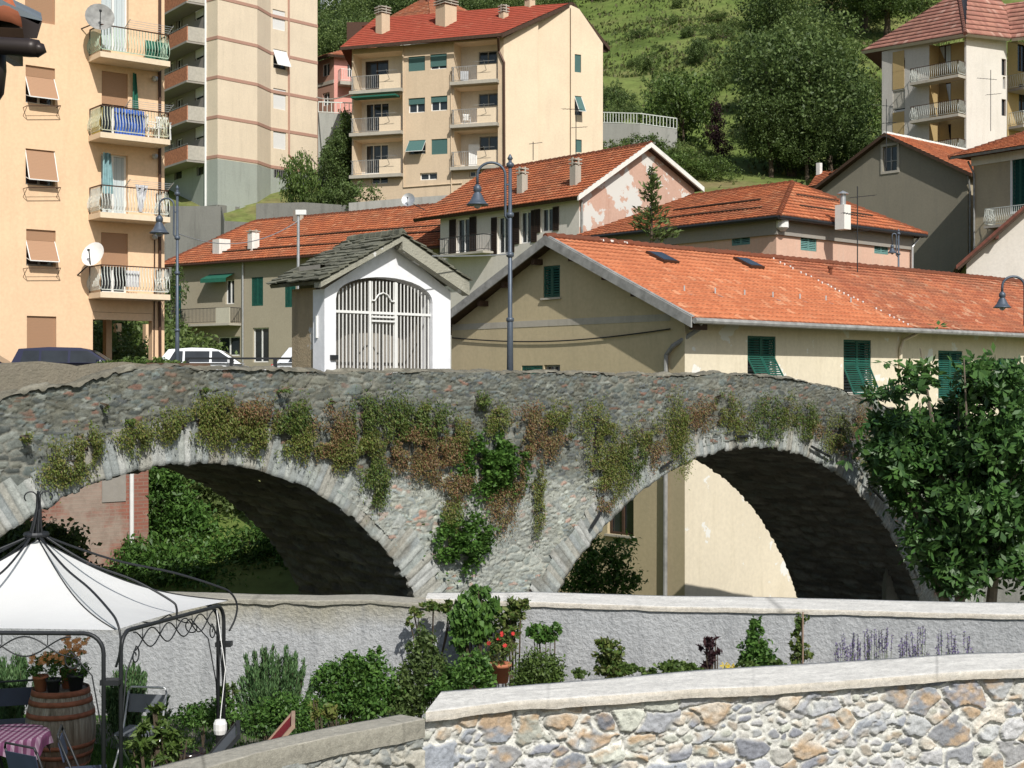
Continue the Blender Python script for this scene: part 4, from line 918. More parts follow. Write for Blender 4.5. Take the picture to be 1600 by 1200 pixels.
for px, py, D, w_, h in ((598, 44, 104.5, .75, 1.0), (697, 42, 103.5, 1.1, 1.5), (787, 40, 102.3, .5, .9), (828, 20, 103.5, .55, .9)):
    chimney(rr3, W(px, py, D), w_, h, M['tan'], 'slats', 3)
pipe(b3, [e1+Vector((-.2, -.1, -.3)), F3.P(F3.sx(780), zf-1.0, .1), F3.P(F3.sx(788), zf-1.8, .1), F3.P(F3.sx(789), zc3, .1)], .09, M['brownmetal'])
pipe(b3, [F3.P(F3.sx(630), zf, .05), F3.P(F3.sx(631), F3.at(631, 293)[1], .05), F3.P(F3.sx(722), F3.at(722, 286)[1], .05)], .05, M['tan'])
pipe(b3, [F3.P(F3.sx(705), F3.at(705, 110)[1], .05), F3.P(F3.sx(706), zc3, .05)], .05, M['tan'])
mb = MB(); a, b, c_, d = lgh[1]; mb.box6(F3.P(a+.2, d-.05, 0), F3.t*(c_-a-.4), F3.n*.9, (0, 0, -.12)); mb.build('awning', M['greendoor'], b3)
# ================================================================== white and pink gabled house behind the shrine
b5 = bldg('gabled_house', W(905, 600, 72)+Vector((0, 0, -1)), 'white gabled house with pink peeling gable, shaded french windows and orange roof', 'house')
H5s = PL(905, 72, A+90); H5g = PL(905, 72, A); ze5 = (600-308)/F*71.6
def frd(pl, s0, s1): return sorted((pl.sx(s0), pl.sx(s1)))
a, b = frd(H5s, 905, 688); dsh = M['darkshut']
facade(b5, H5s, [(a, -1), (b, -1), (b, ze5), (a, ze5)], [((713, 341, 734, 398), 'door+m+open', dsh), ((777, 338, 795, 396), 'door+m+open', dsh), ((845, 325, 864, 362), 'm+open', dsh), ((812, 330, 830, 380), 'm+open', dsh)], M['white_wall'])
Dp = H5g.D(1008); zp5 = (600-228)/F*Dp; pr = H5g.sx(1008); b_ = H5g.sx(1085)
facade(b5, H5g, [(0, -1), (b_, -1), H5g.at(1085, 292), (pr, zp5), (0, ze5)], [], M['pinkpeel'])
shell(b5, [H5g.P(b_, 0), H5g.P(b_, 0)+H5s.t*13, H5s.P(b, 0)], -1, ze5, M['white_wall'])
dl = H5s.t; E5 = H5g.P(-.5, ze5-.0, .45); R5 = H5g.P(pr, zp5+.08, .45); Lr = 13.6
rf = tiles(b5, [E5+dl*Lr, E5, R5, R5+dl*Lr], M['tile'], .24, .36, .045, .03, .16)
q5 = H5g.P(b_+.3, H5g.at(1085, 292)[1]-.1, .45); tiles(b5, [q5, q5+dl*Lr, R5+dl*Lr, R5], M['tile_old'], .24, .36, .04, .03, .16)
ridge(rf, R5, R5+dl*Lr, .13)
MB().box6(E5+H5g.n*.02+Vector((0, 0, -.2)), R5-E5, -H5g.n*.1, (0, 0, .26)).build('barge_board', M['coping'], rf)
MB().box6(q5+H5g.n*.02+Vector((0, 0, -.2)), R5-q5, -H5g.n*.1, (0, 0, .26)).build('barge_board', M['coping'], rf)
for px, py in ((816, 297), (899, 284)):
    pl = PL(905, 73.5, A+90); p = pl.pt(px, py); chimney(rf, p, .42, .85, M['concrete'], 'slats', 2)
bs = sorted((H5s.sx(742), H5s.sx(700))); balcony(b5, H5s, bs[0]-1.6, bs[1], H5s.at(720, 398)[1], .8, .12, M['concrete'], .9, .14, M['iron'])
pipe(b5, [H5g.P(.1, ze5-.1, .1), H5g.P(.1, 0, .1)], .06)

# ================================================================== pink house with the hipped roof
b6 = bldg('hipped_house', W(1213, 600, 62)+Vector((0, 0, -1)), 'pink plastered house with hipped orange roof, grey cornice and pale green shutters', 'house')
H6s = PL(1213, 62, A+90); H6f = PL(1213, 62, A); ze6 = (600-340)/F*62
a, b = frd(H6s, 1213, 915); l6 = b-a; pg = M['palegreen']
facade(b6, H6s, [(0, -1), (l6, -1), (l6, ze6), (0, ze6)], [((1143, 363, 1172, 383), 'louvre', pg), ((1037, 372, 1058, 396), 'louvre', pg)], M['pinkwall'])
w6 = H6f.sx(1423)
facade(b6, H6f, [(0, -1), (w6, -1), (w6, ze6), (0, ze6)], [((1251, 361, 1276, 392), 'louvre', pg), ((1366, 368, 1388, 397), 'louvre', pg)], M['pinkwall'])
shell(b6, [H6f.P(w6, 0), H6f.P(w6, 0)+H6s.t*l6, H6s.P(l6, 0)], -1, ze6, M['pinkwall'])
MB().box6(H6s.P(0, ze6-.75, 0), H6s.t*l6, H6s.n*.12, (0, 0, .75)).build('cornice', M['cornice'], b6)
MB().box6(H6f.P(-.12, ze6-.75, 0), H6f.t*(w6+.2), H6f.n*.12, (0, 0, .75)).build('cornice', M['cornice'], b6)
o6 = .55; zE = ze6+.02; c00 = H6f.P(-o6, zE, o6); c10 = H6f.P(w6+o6, zE, o6); c01 = H6s.P(l6+o6, zE, o6); c11 = c10+(c01-c00)
hwd = (w6+2*o6)/2; rise = hwd*.40; pk6 = c00+H6f.t*hwd+H6s.t*hwd*.62+Vector((0, 0, rise)); pk6b = pk6+H6s.t*(l6-hwd*.9)
t6 = tiles(b6, [c01, c00, pk6, pk6b], M['tile'], .24, .36, .045, .03, .16); tiles(b6, [c00, c10, pk6], M['tile'], .24, .36, .045, .03, .16); tiles(b6, [c10, c11, pk6b, pk6], M['tile_old'], .24, .36, .045, 0, .16)
for u, v in ((pk6, pk6b), (c00, pk6), (c10, pk6)): ridge(t6, u, v, .12, M['tile'])
for u, v in ((c01, c00), (c00, c10)): MB().tube([u+Vector((0, 0, -.08)), v+Vector((0, 0, -.08))], .09, 8).build('gutter', M['iron'], t6)
chimney(t6, W(1317, 331, 63.5), .5, .3, M['coping'], 'pipe')
pipe(b6, [c10+Vector((-.3, .1, -.1)), H6f.P(w6-.1, ze6-.6, .15), H6f.P(w6-.1, 0, .15)], .06, M['steel'])
p = H6f.P(.1, H6f.at(1222, 352)[1], .25)
MB().tube([p+Vector((0, 0, .35)), p+Vector((0, 0, .15)), p+Vector((0, 0, -.15)), p+Vector((0, 0, -.3))], [.08, .28, .28, .1], 10).build('wall_lamp', M['white'], b6)
def streak(par, P0, u, v, L, n_, mat, name='debris'):
    mb = MB()
    for i in range(n_):
        a = rnd.uniform(0, L); mb.tube([P0+u*a+v*rnd.uniform(-.05, .05), P0+u*(a+rnd.uniform(.3, .9))+v*rnd.uniform(-.05, .05)], .035, 5)
    return mb.build(name, mat, par)
for f, r0, r1_ in ((.25, .25, .9), (.5, .3, .85)):                   # dark wires and moss lines on the old tiles
    p = c01+(pk6b-c01)*f; q = c00+(pk6-c00)*f; MB().tube([p+(q-p)*r0+Vector((0, 0, .07)), p+(q-p)*(r0+r1_)/2+Vector((0, 0, .1)), p+(q-p)*r1_+Vector((0, 0, .07))], .05, 5).build('snow_guard', M['wood'], t6)
for f in (.3, .6):
    p = c00+(pk6-c00)*f; q = c10+(pk6-c10)*f; MB().tube([p+(q-p)*.15+Vector((0, 0, .07)), p+(q-p)*.85+Vector((0, 0, .07))], .05, 5).build('snow_guard', M['wood'], t6)

# ================================================================== long shaded house, left of the shrine
b7 = bldg('long_house', W(690, 600, 62)+Vector((0, 0, -1)), 'long shaded house with orange roof, green awning and small balcony, left of the shrine', 'house')
H7 = PL.two(690, 82, 268, 95); ze7 = H7.at(600, 392)[1]; L7 = H7.sx(268)
rc('duskwall', (.36, .32, .24), amt=.5)
facade(b7, H7, [(-.5, -1), (L7, -1), (L7, ze7), (-.5, ze7)],
       [((352, 437, 366, 475), 'door+m'), ((393, 433, 411, 478), 'louvre'), ((298, 526, 332, 556), 'm'), ((340, 526, 375, 556), 'm'), ((445, 436, 462, 480), 'louvre'), ((395, 512, 420, 566), 'door+m'), ((271, 446, 283, 500), 'louvre')], M['duskwall'])
shell(b7, [H7.P(L7, 0), H7.P(L7, 0, -9), H7.P(-.5, 0, -9)], -1, ze7, M['duskwall'])
E7a = H7.P(-.8, ze7, .6); E7b = H7.P(L7+.6, ze7, .6); top7 = 5.6; H7t = H7.off(-top7); zt7 = H7t.at(690, 319)[1]
T7a = H7.P(-.8, zt7, -top7); T7b = H7.P(H7t.sx(398), zt7, -top7)
t7 = tiles(b7, [E7b, E7a, T7a, T7b], M['tile'], .24, .36, .045, .03, .16); ridge(t7, T7a, T7b, .12); ridge(t7, E7b, T7b, .12)
mb = MB(); mb.poly([E7b, H7.P(L7+.6, ze7, -10), T7b]); mb.poly([T7a, T7b, H7.P(L7+.6, ze7, -10), H7.P(-.8, ze7, -10)]); mb.build('roof', M['tile_old'], b7)
MB().tube([E7a+Vector((0, 0, -.1)), E7b+Vector((0, 0, -.1))], .08, 8).build('gutter', M['brownmetal'], t7)
for f, a0, a1 in ((.2, .15, .7), (.45, .3, .9), (.3, .72, .95)):
    p = E7b+(T7b-E7b)*f; q = E7a+(T7a-E7a)*f; MB().tube([p+(q-p)*a0+Vector((0, 0, .08)), p+(q-p)*(a0+a1)/2+Vector((0, 0, .11)), p+(q-p)*a1+Vector((0, 0, .06))], .05, 5).build('snow_guard', M['wood'], t7)
H7r = H7.off(-1.6)
chimney(t7, H7.off(-.9).pt(346, 399), .85, 1.05, M['coping'], 'none'); chimney(t7, H7.off(-.9).pt(396, 394), .55, 1.25, M['coping'], 'slats', 1); chimney(t7, H7.off(-5).pt(466, 350), .5, .9, M['concrete'], 'none')
a, b = frd(H7, 283, 377); zb7 = H7.at(330, 507)[1]
rc('paleparapet', (.5, .47, .38)); bb = balcony(b7, H7, a, b, zb7, 1.1, .14, M['concrete'], 1.0, .13, M['iron'])
MB().box6(H7.P(H7.sx(377)-.02, zb7, 1.0), H7.t*(H7.sx(356)-H7.sx(377)), H7.n*.08, (0, 0, 1.0)).build('parapet', M['paleparapet'], bb)
a, b = frd(H7, 327, 367); z = H7.at(345, 428)[1]; mb = MB(); mb.q(H7.P(a, z, 0), H7.P(b, z, 0), H7.P(b, z-.35, .8), H7.P(a, z-.35, .8)); mb.q(H7.P(a, z-.35, .8), H7.P(b, z-.35, .8), H7.P(b, z-.6, .8), H7.P(a, z-.6, .8)); mb.build('awning', M['greendoor'], b7)
pipe(b7, [H7.P(H7.sx(381), ze7, .1), H7.P(H7.sx(381), 0, .1)], .06, M['steel'])

# ================================================================== grey gabled house, right
b8 = bldg('grey_gabled_house', W(1512, 600, 86)+Vector((0, 0, -1)), 'grey plastered gabled house with one small upper window and orange roof, right background', 'house')
G8 = PL(1512, 86, A+90); F8 = PL(1512, 86, A); ze8 = G8.at(1508, 274)[1]; sp8 = G8.sx(1388); zp8 = G8.at(1388, 212)[1]; w8 = sp8*2
facade(b8, G8, [(0, -1), (w8, -1), (w8, ze8), (sp8, zp8), (0, ze8)], [((1380, 228, 1402, 268), 'grey+m+bar')], M['greywall'])
r = G8.rect((1380, 228, 1402, 268)); mb = MB(); frame(mb, G8, r[0]-.16, r[1]-.12, r[2]+.16, r[3]+.16, .05, .16, .05); mb.build('window_surround', M['concrete'], b8)
L8 = 16; shell(b8, [F8.P(0, 0), F8.P(L8, 0), F8.P(L8, 0)+G8.t*w8, G8.P(w8, 0)], -1, ze8, M['beigewall'])
E8 = G8.P(-.5, ze8-.0, .45); R8 = G8.P(sp8, zp8+.12, .45); B8 = G8.P(w8+.7, ze8-.1, .45)
t8 = tiles(b8, [E8, E8+F8.t*L8, R8+F8.t*L8, R8], M['tile'], .24, .36, .045, .03, .16); tiles(b8, [B8+F8.t*L8, B8, R8, R8+F8.t*L8], M['tile_old'], .24, .36, .045, 0, .16)
ridge(t8, R8, R8+F8.t*L8, .14, M['coping'])
for q in (E8, B8): MB().box6(q+G8.n*.03+Vector((0, 0, -.2)), R8-q, -G8.n*.12, (0, 0, .22)).build('barge_board', M['wood'], t8)
chimney(t8, G8.P(w8*.93, ze8-.1, -1.2), .6, 1.3, M['greywall'], 'none')
c8 = G8.P(w8*.93, ze8+1.35, -1.2); mb = MB(); mb.prism([c8+Vector((-.5, -.5, 0)), c8+Vector((.5, -.5, 0)), c8+Vector((0, -.5, .3))], (0, 1, 0)); mb.build('chimney_cap', M['tile'], t8)
pipe(b8, [E8+Vector((-.1, .3, -.1)), F8.P(.1, ze8-1.0, .1), F8.P(.1, 0, .1)], .07, M['greypaint'])
b8b = bldg('small_roof_house', W(1285, 600, 96)+Vector((0, 0, 0)), 'small house with low orange roof half hidden behind the grey gabled house', 'house')
a_ = W(1262, 292, 96); b__ = W(1300, 285, 94); mb = MB(); t8b = tiles(b8b, [a_, b__, W(1300, 268, 97), W(1281, 268, 99)], M['tile'], .26, .36, .04, 0, .15)
MB().box((a_.x+1.2, 98, 6), (3, 3, a_.z-.5)).build('wall', M['white_wall'], b8b); chimney(t8b, W(1280, 266, 98), .3, .5, M['coping'], 'none')

# ================================================================== beige house at the right edge
b9 = bldg('corner_house', W(1520, 600, 81)+Vector((0, 0, -1)), 'beige house at the right edge with overhanging orange roof, white railed balcony and green shutters', 'house')
F9 = PL.two(1521, 82, 1700, 76); ze9 = F9.at(1560, 240)[1]; e9 = F9.sx(1700)
facade(b9, F9, [(0, -1), (e9, -1), (e9, ze9), (0, ze9)], [((1582, 247, 1606, 330), 'door+louvre'), ((1650, 262, 1675, 310), 'louvre')], M['beigewall'])
N9 = -F9.n; shell(b9, [F9.P(0, 0), F9.P(0, 0, -11.6), F9.P(e9, 0, -11.6), F9.P(e9, 0)], -1, ze9, M['beigewall'])
MB().box6(F9.P(-.1, ze9-.5, 0), F9.t*(e9+.1), F9.n*.08, (0, 0, .5)).build('cornice', M['coping'], b9)
o9 = 1.0; a9 = F9.P(-o9, ze9+.05, o9); c9 = F9.P(e9, ze9+.05, o9); p9 = F9.P(6.0, ze9+3.0, -5.8)
t9 = tiles(b9, [a9, c9, F9.P(e9, ze9+3.0, -5.8), p9], M['tile'], .24, .36, .045, .03, .14, fascia=M['greypaint']); ridge(t9, a9, p9, .12, M['tile_old']); ridge(t9, p9, F9.P(e9, ze9+3.0, -5.8), .12)
mb = MB(); mb.poly([a9, F9.P(-o9, ze9+.05, -12.6), p9]); mb.build('roof', M['tile_old'], b9)
b9z = F9.off(.9).at(1545, 352)[1]; bb = balcony(b9, F9, F9.off(.9).sx(1537), F9.sx(1640), b9z, .9, .16, M['concrete'], .95, .12, M['railwhite'], .1)
r = F9.rect((1582, 247, 1606, 330)); mb = MB(); frame(mb, F9, r[0]-.12, r[1]-.1, r[2]+.12, r[3]+.14, .04, .13, .05); mb.build('window_surround', M['white'], b9)
pipe(b9, [F9.P(-.3, ze9-.2, .1), F9.P(.12, ze9-1, .1), F9.P(.12, 0, .1)], .06)
# ================================================================== white walled house with the brown verge, right edge
b10 = bldg('white_gabled_house', W(1520, 600, 73)+Vector((0, 0, -1)), 'white walled gable end under a rising brown timber verge, at the right edge', 'house')
G10 = PL.two(1510, 74, 1760, 72); z0 = G10.at(1510, 412)[1]; zk = G10.at(1700, 238)[1]; sk10 = G10.sx(1700); e10 = sk10*2
facade(b10, G10, [(0, -1), (e10, -1), (e10, z0), (sk10, zk), (0, z0)], [], M['white_wall'])
shell(b10, [G10.P(0, 0), G10.P(0, 0, -10), G10.P(e10, 0, -10), G10.P(e10, 0)], -1, z0, M['white_wall'])
q = G10.P(-.55, z0-.25, .7); k_ = G10.P(sk10, zk+.05, .7); j = G10.P(e10+.5, z0-.25, .7)
t10 = tiles(b10, [q-G10.n*10, q, k_, k_-G10.n*10], M['tile_old'], .24, .36, .04, 0, .16); tiles(b10, [j, j-G10.n*10, k_-G10.n*10, k_], M['tile_old'], .24, .36, .04, 0, .16)
M['verge'] = plain('red_brown_timber', (.13, .045, .03), .7, 0, .3, 5)
MB().box6(q+G10.n*.02+Vector((0, 0, -.08)), k_-q, -G10.n*.1, (0, 0, .2)).build('barge_board', M['verge'], t10)
for f in (.3, .62): p = q+(k_-q)*f; MB().box6(p-G10.n*.75+Vector((0, 0, -.3)), G10.n*.7, G10.t*.16, (0, 0, .18)).build('purlin', M['verge'], t10)

# ================================================================== white and ochre block, upper right
b4 = bldg('balcony_block', W(1510, 600, 100)+Vector((0, 0, 8)), 'white and ochre apartment block with brownish tiled hip roof and white railed balconies', 'apartment block')
S4 = PL(1510, 100, A+90); F4 = PL(1510, 100, 34); ze4 = S4.at(1508, 57)[1]; a, b = frd(S4, 1510, 1378); z4 = 9
bay = (S4.sx(1507), S4.sx(1452)); bay = (min(bay), max(bay)); st = sorted((S4.sx(1413), S4.sx(1395)))
lv = [S4.at(1480, 124)[1], S4.at(1480, 184)[1], S4.at(1480, 244)[1]]
facade(b4, S4, [(a, z4), (b, z4), (b, ze4+.1), (a, ze4+.45)], [((1395, 92, 1414, 109), 'dark+blind+.2', M['greypanel']), ((1395, 141, 1414, 173), 'blind+.9', M['greypanel'])], M['offwhite'], extra=[[(bay[0], z4+.3), (bay[1], z4+.3), (bay[1], ze4-.1), (bay[0], ze4-.1)]])
mb = MB()
for u, v in (((bay[0], z4), (bay[0], ze4)), ((bay[1], z4), (bay[1], ze4))): mb.q(S4.P(*u), S4.P(*v), S4.P(*v, -1.3), S4.P(*u, -1.3))
mb.build('loggia', M['ochre'], b4, fix=False)
facade(b4, S4.off(-1.3), [(bay[0], z4), (bay[1], z4), (bay[1], ze4), (bay[0], ze4)], [((1466, 70, 1486, 118), 'door+dark+m+curt'), ((1466, 130, 1486, 176), 'door+dark+m+curt'), ((1466, 195, 1486, 236), 'door+dark+m')], M['ochre'], 'loggia_wall', .12)
mb = MB()
for z0_, z1_ in ((ze4-1.6, ze4-.1), (S4.at(1405, 139)[1], S4.at(1405, 111)[1]), (z4, S4.at(1405, 175)[1])): MB().box6(S4.P(st[0], z0_, 0), S4.t*(st[1]-st[0]), S4.n*.03, (0, 0, z1_-z0_)).build('ochre_panel', M['ochre'], b4)
for z in lv: balcony(b4, S4, bay[0]-.1, bay[1]+1.0, z, 1.0, .2, M['concrete'], 1.0, .16, M['railwhite'], .08, M['brownmetal'])
sf = F4.sx(1573)
facade(b4, F4, [(0, z4), (sf, z4), (sf, ze4+.45), (0, ze4+.45)], [((1565, 92, 1572, 118), 'dark'), ((1565, 155, 1572, 181), 'dark'), ((1567, 120, 1571, 139), '')], M['white_wall'])
F4b = PL(1574, F4.D(1574)+1.5, 34); facade(b4, F4b, [(0, z4), (8, z4), (8, ze4+.6), (0, ze4+.6)], [((1590, 66, 1604, 112), 'door+dark+m'), ((1592, 132, 1606, 176), 'door+dark+m')], M['ochre'])
for z in lv: balcony(b4, F4b, .1, 6, z-.1, 1.3, .2, M['concrete'], 1.0, .16, M['railwhite'], .08)
shell(b4, [F4b.P(8, 0), F4b.P(8, 0)+S4.t*13, S4.P(b, 0)], z4, ze4, M['offwhite'])
hc = W(1508, 52, 98.9); hl = W(1345, 80, 106.5); pk4 = W(1497, -14, 105); vl = W(1580, 60, 101.6); vt = W(1571, 6, 104.5); hr = W(1720, 44, 98)
t4 = tiles(b4, [hl, hc, pk4], M['tile_brown'], .3, .5, .05, 0, .25, fascia=M['offwhite']); tiles(b4, [hc, vl, vt, pk4], M['tile_brown'], .3, .5, .05, 0, .25, fascia=M['offwhite'])
tiles(b4, [vl, hr, vt+(hr-vl)*.9, vt], M['tile_brown'], .3, .5, .05, 0, .25, fascia=M['offwhite']); ridge(t4, hc, pk4, .14, M['tile_brown'])
mb = MB(); mb.poly([hl, pk4, hl+Vector((6, 12, .2))]); mb.build('roof', M['tile_brown'], b4)
for z in lv[:2]:                                                    # balconies on the hidden side, seen edge on
    p = S4.P(b, z-.2, -1.5); MB().box6(p, S4.t*1.0, -S4.n*2.5, (0, 0, .18)).build('balcony', M['concrete'], b4)
    railing('railing', [p+Vector((0, 0, .2)), p+S4.t*1.0+Vector((0, 0, .2)), p+S4.t*1.0-S4.n*2.5+Vector((0, 0, .2))], 1.0, .16, M['railwhite'], b4, 0)

# ================================================================== houses on the slope behind
bp = bldg('pink_house', W(520, 600, 118)+Vector((0, 0, 20)), 'pink house with orange roof wedged between the tower and the tan block', 'house')
Q1 = PL(522, 118, A+90); Q2 = PL(522, 118, 20); zq = Q2.at(522, 88)[1]; a, b = frd(Q1, 522, 490)
facade(bp, Q1, [(0, 18), (b, 18), (b, zq), (0, zq)], [((503, 99, 515, 119), 'm'), ((504, 145, 515, 165), 'm')], M['creamband']); facade(bp, Q2, [(0, 18), (6, 18), (6, zq), (0, zq)], [((543, 100, 550, 120), 'm')], M['pink'])
balcony(bp, Q2, .3, 5, Q2.at(535, 130)[1], 1, .3, M['concrete'], 1.0, .15, M['railwhite'])
mb = MB(); mb.box6(Q1.P(0, Q1.at(510, 133)[1], 0), Q1.t*b, Q1.n*.05, (0, 0, .3)); mb.build('string_course', M['concrete'], bp)
e_ = Q2.P(-.7, zq, .7); tp_ = tiles(bp, [Q1.P(b+1, zq, .7), e_, Q2.P(3, zq+1.9, -3.5), Q1.P(b, zq+1.9, -3.5)], M['tile_old'], .3, .4, .05, 0, .2); tiles(bp, [e_, Q2.P(7, zq, .7), Q2.P(6.5, zq+1.9, -3.5), Q2.P(3, zq+1.9, -3.5)], M['tile_old'], .3, .4, .05, 0, .2)
shell(bp, [Q2.P(6, 0), Q2.P(6, 0, -8), Q1.P(b, 0, -6)], 18, zq, M['pink'])
bh = bldg('upper_house', W(680, 600, 135)+Vector((0, 0, 28)), 'house with a broad faded orange hip roof above the tan block', 'house')
ap = W(668, -6, 138); l_ = W(590, 36, 135); m__ = W(672, 26, 131); r_ = W(755, 28, 136)
th_ = tiles(bh, [l_, m__, ap], M['tile_old'], .3, .45, .05, 0, .2); tiles(bh, [m__, r_, W(700, 2, 138), ap], M['tile_old'], .3, .45, .05, 0, .2); MB().box((ap.x, 137, 30), (6, 6, 9)).build('wall', M['offwhite'], bh)
chimney(th_, W(672, 6, 136), .4, 1.2, M['brickred'], 'none')
bi = bldg('red_roof_shed', W(560, 600, 128)+Vector((0, 0, 28)), 'low building with red roof edge just left of the tan block roof', 'building')
l_ = W(543, 44, 126); m__ = W(605, 36, 122); tiles(bi, [l_, m__, m__+Vector((0, 5, .6)), l_+Vector((0, 5, .6))], M['tile_red'], .3, .45, .05, 0, .3); MB().box((W(585, 0, 127).x, 126.5, 28.5), (4.4, 4, 7)).build('wall', M['brownmetal'], bi)
# terrace walls and railings on the slope
def slopewall(name, pts, h, label, mat='shadestone', rail=None, cat='wall'):
    e = empty(name, pts[0], label, cat); mb = MB()
    for a, b in zip(pts, pts[1:]): a = Vector(a); b = Vector(b); mb.box6(a+Vector((0, 0, -h)), b-a, Vector((0, .4, 0)), (0, 0, h))
    mb.build('wall', M[mat], e)
    if rail: railing('railing', [Vector(p)+Vector((0, .2, 0)) for p in pts], rail[0], rail[1], M['railwhite'], e, 0, bar=.05, top=.08)
    return e
rc('greyrender', (.36, .36, .33), stain=(.18, .18, .16), amt=.6)
slopewall('terrace_wall', [W(545, 317, 98), W(640, 309, 97), W(740, 302, 96)], 13, 'long grey terrace wall below the tan block, above the orange roofs', 'greyrender')
slopewall('terrace_wall', [W(400, 318, 101.2), W(475, 316, 101), W(560, 322, 100.5)], 13, 'grey stone terrace wall below the trees, right of the tower', 'shadestone')
slopewall('terrace_wall', [W(250, 322, 101.4), W(345, 322, 101.2), W(350, 345, 100.6), W(470, 352, 100.4)], 13, 'rough stone retaining wall at the foot of the tower', 'shadestone')
slopewall('terrace_wall', [W(940, 192, 128), W(1000, 194, 126), W(1058, 202, 125)], 4.5, 'whitish terrace wall with white railing right of the tan block', 'greyrender', (1.0, .3))
slopewall('balustrade', [W(497, 176, 112), W(552, 178, 112)], 6, 'pale concrete wall with balustrade below the pink house', 'greyrender', (.9, .35), 'balustrade')
slopewall('terrace_wall', [W(1297, 150, 150), W(1350, 152, 150)], 1.2, 'pale low wall of a terrace on the wooded hillside', 'white_wall')
# ================================================================== the shrine on the bridge
sh = empty('shrine', W(600, 600, 27.5)+Vector((0, 0, -.9)), 'small whitewashed shrine with slate roof and white barred gate, on the bridge', 'shrine')
SF = PL(507, 26.6, A); SS = PL(507, 26.6, A+90); zb = -1.0
sw = SF.sx(704); ax, az = SF.at(615, 378); lx, lz = SF.at(507, 447); rx, rz_ = SF.at(704, 452)
ox0, ox1 = SF.sx(525), SF.sx(676); oz = SF.at(600, 470)[1]; ot = SF.at(600, 433)[1]
hole = [(ox0, zb+.02)]+[((ox0+ox1)/2-(ox1-ox0)/2*math.cos(math.pi*i/16), oz+(ot-oz)*math.sin(math.pi*i/16)**.9) for i in range(17)]+[(ox1, zb+.02)]
mb = MB(); mb.poly([SF.P(*p) for p in ((0, zb), (sw, zb), (sw, rz_-.05), (ax, az-.05), (0, lz-.05))], [[SF.P(*p) for p in hole]])
for i in range(len(hole)-1): a, b = hole[i], hole[i+1]; mb.q(SF.P(*a), SF.P(*b), SF.P(*b, -.35), SF.P(*a, -.35))
a, b = 0, SS.sx(489); mb.q(SS.P(0, zb), SS.P(b, zb), SS.P(b, lz-.05), SS.P(0, lz-.05)); mb.q(SF.P(sw, zb), SF.P(sw, zb, -.45), SF.P(sw, rz_, -.45), SF.P(sw, rz_))
mb.build('wall', M['shrine_white'], sh, fix=False)
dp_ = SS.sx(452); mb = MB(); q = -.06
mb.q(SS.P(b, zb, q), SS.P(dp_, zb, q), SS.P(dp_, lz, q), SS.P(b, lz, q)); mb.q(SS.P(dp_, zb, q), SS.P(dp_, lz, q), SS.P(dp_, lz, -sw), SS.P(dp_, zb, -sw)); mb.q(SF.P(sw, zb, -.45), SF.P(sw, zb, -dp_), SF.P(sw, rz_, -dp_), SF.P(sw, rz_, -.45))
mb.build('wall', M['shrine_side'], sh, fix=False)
mb = MB(); i0, i1, d_ = ox0-.12, ox1+.12, -(dp_-.12)
mb.q(SF.P(i0, zb+.25, -.35), SF.P(i1, zb+.25, -.35), SF.P(i1, zb+.25, d_), SF.P(i0, zb+.25, d_)); mb.q(SF.P(i0, zb, d_), SF.P(i1, zb, d_), SF.P(i1, ot+.2, d_), SF.P(i0, ot+.2, d_))
mb.q(SF.P(i0, zb, -.35), SF.P(i0, zb, d_), SF.P(i0, ot+.2, d_), SF.P(i0, ot+.2, -.35)); mb.q(SF.P(i1, zb, -.35), SF.P(i1, zb, d_), SF.P(i1, ot+.2, d_), SF.P(i1, ot+.2, -.35)); mb.q(SF.P(i0, ot+.2, -.35), SF.P(i1, ot+.2, -.35), SF.P(i1, ot+.2, d_), SF.P(i0, ot+.2, d_))
mb.build('niche', M['cornice'], sh, fix=False)  # interior shade put into the niche by its dark grey plaster
mb = MB(); mb.box6(SF.P(i0+.5, zb+.25, d_+.03), SF.t*(i1-i0-1), SF.n*.5, (0, 0, .75)); mb.box6(SF.P(i0+.42, zb+1.0, d_+.03), SF.t*(i1-i0-.84), SF.n*.58, (0, 0, .07)); mb.build('altar', M['concrete'], sh)
# gate
mb = MB(); g = -.1; zt_ = lambda s: oz+(ot-oz)*max(0, 1-((s-(ox0+ox1)/2)/((ox1-ox0)/2))**2)**.45
n = 27; dA, dB = SF.sx(581), SF.sx(621); zbar = SF.at(600, 491)[1]
for i in range(n):
    s = ox0+(ox1-ox0)*(i+.5)/n; mb.box6(SF.P(s-.01, zb+.05, g), SF.t*.02, SF.n*.02, (0, 0, zt_(s)-zb-.12))
mb.box6(SF.P(ox0, zbar, g+.02), SF.t*(ox1-ox0), SF.n*.02, (0, 0, .05)); mb.box6(SF.P(ox0, zb+.3, g+.02), SF.t*(ox1-ox0), SF.n*.02, (0, 0, .04))
for s in (dA, dB): mb.box6(SF.P(s-.025, zb+.05, g+.02), SF.t*.05, SF.n*.03, (0, 0, zt_(s)-zb-.12))
mb.build('gate', M['white'], sh)
mb = MB(); dz = SF.at(600, 503)[1]
for z in (zb+.42, dz, zbar-.07): mb.box6(SF.P(dA+.03, z, g+.045), SF.t*(dB-dA-.06), SF.n*.02, (0, 0, .035))
z0_ = SF.at(600, 470)[1]; m_ = (dA+dB)/2; w_ = (dB-dA)/2-.03
pts = [SF.P(m_+w_*k, z0_+h, g+.05) for k, h in ((-1, 0), (-.72, 0), (-.6, .05), (-.4, .12), (0, .16), (.4, .12), (.6, .05), (.72, 0), (1, 0))]; mb.tube(pts, .016, 6); mb.build('gate_door', M['white'], sh)
mb = MB(); mb.box6(SF.P(ox0-.14, SF.at(515, 562)[1], .0), SF.t*.16, SF.n*.05, (0, 0, .09)); mb.build('letter_box', M['iron'], sh)
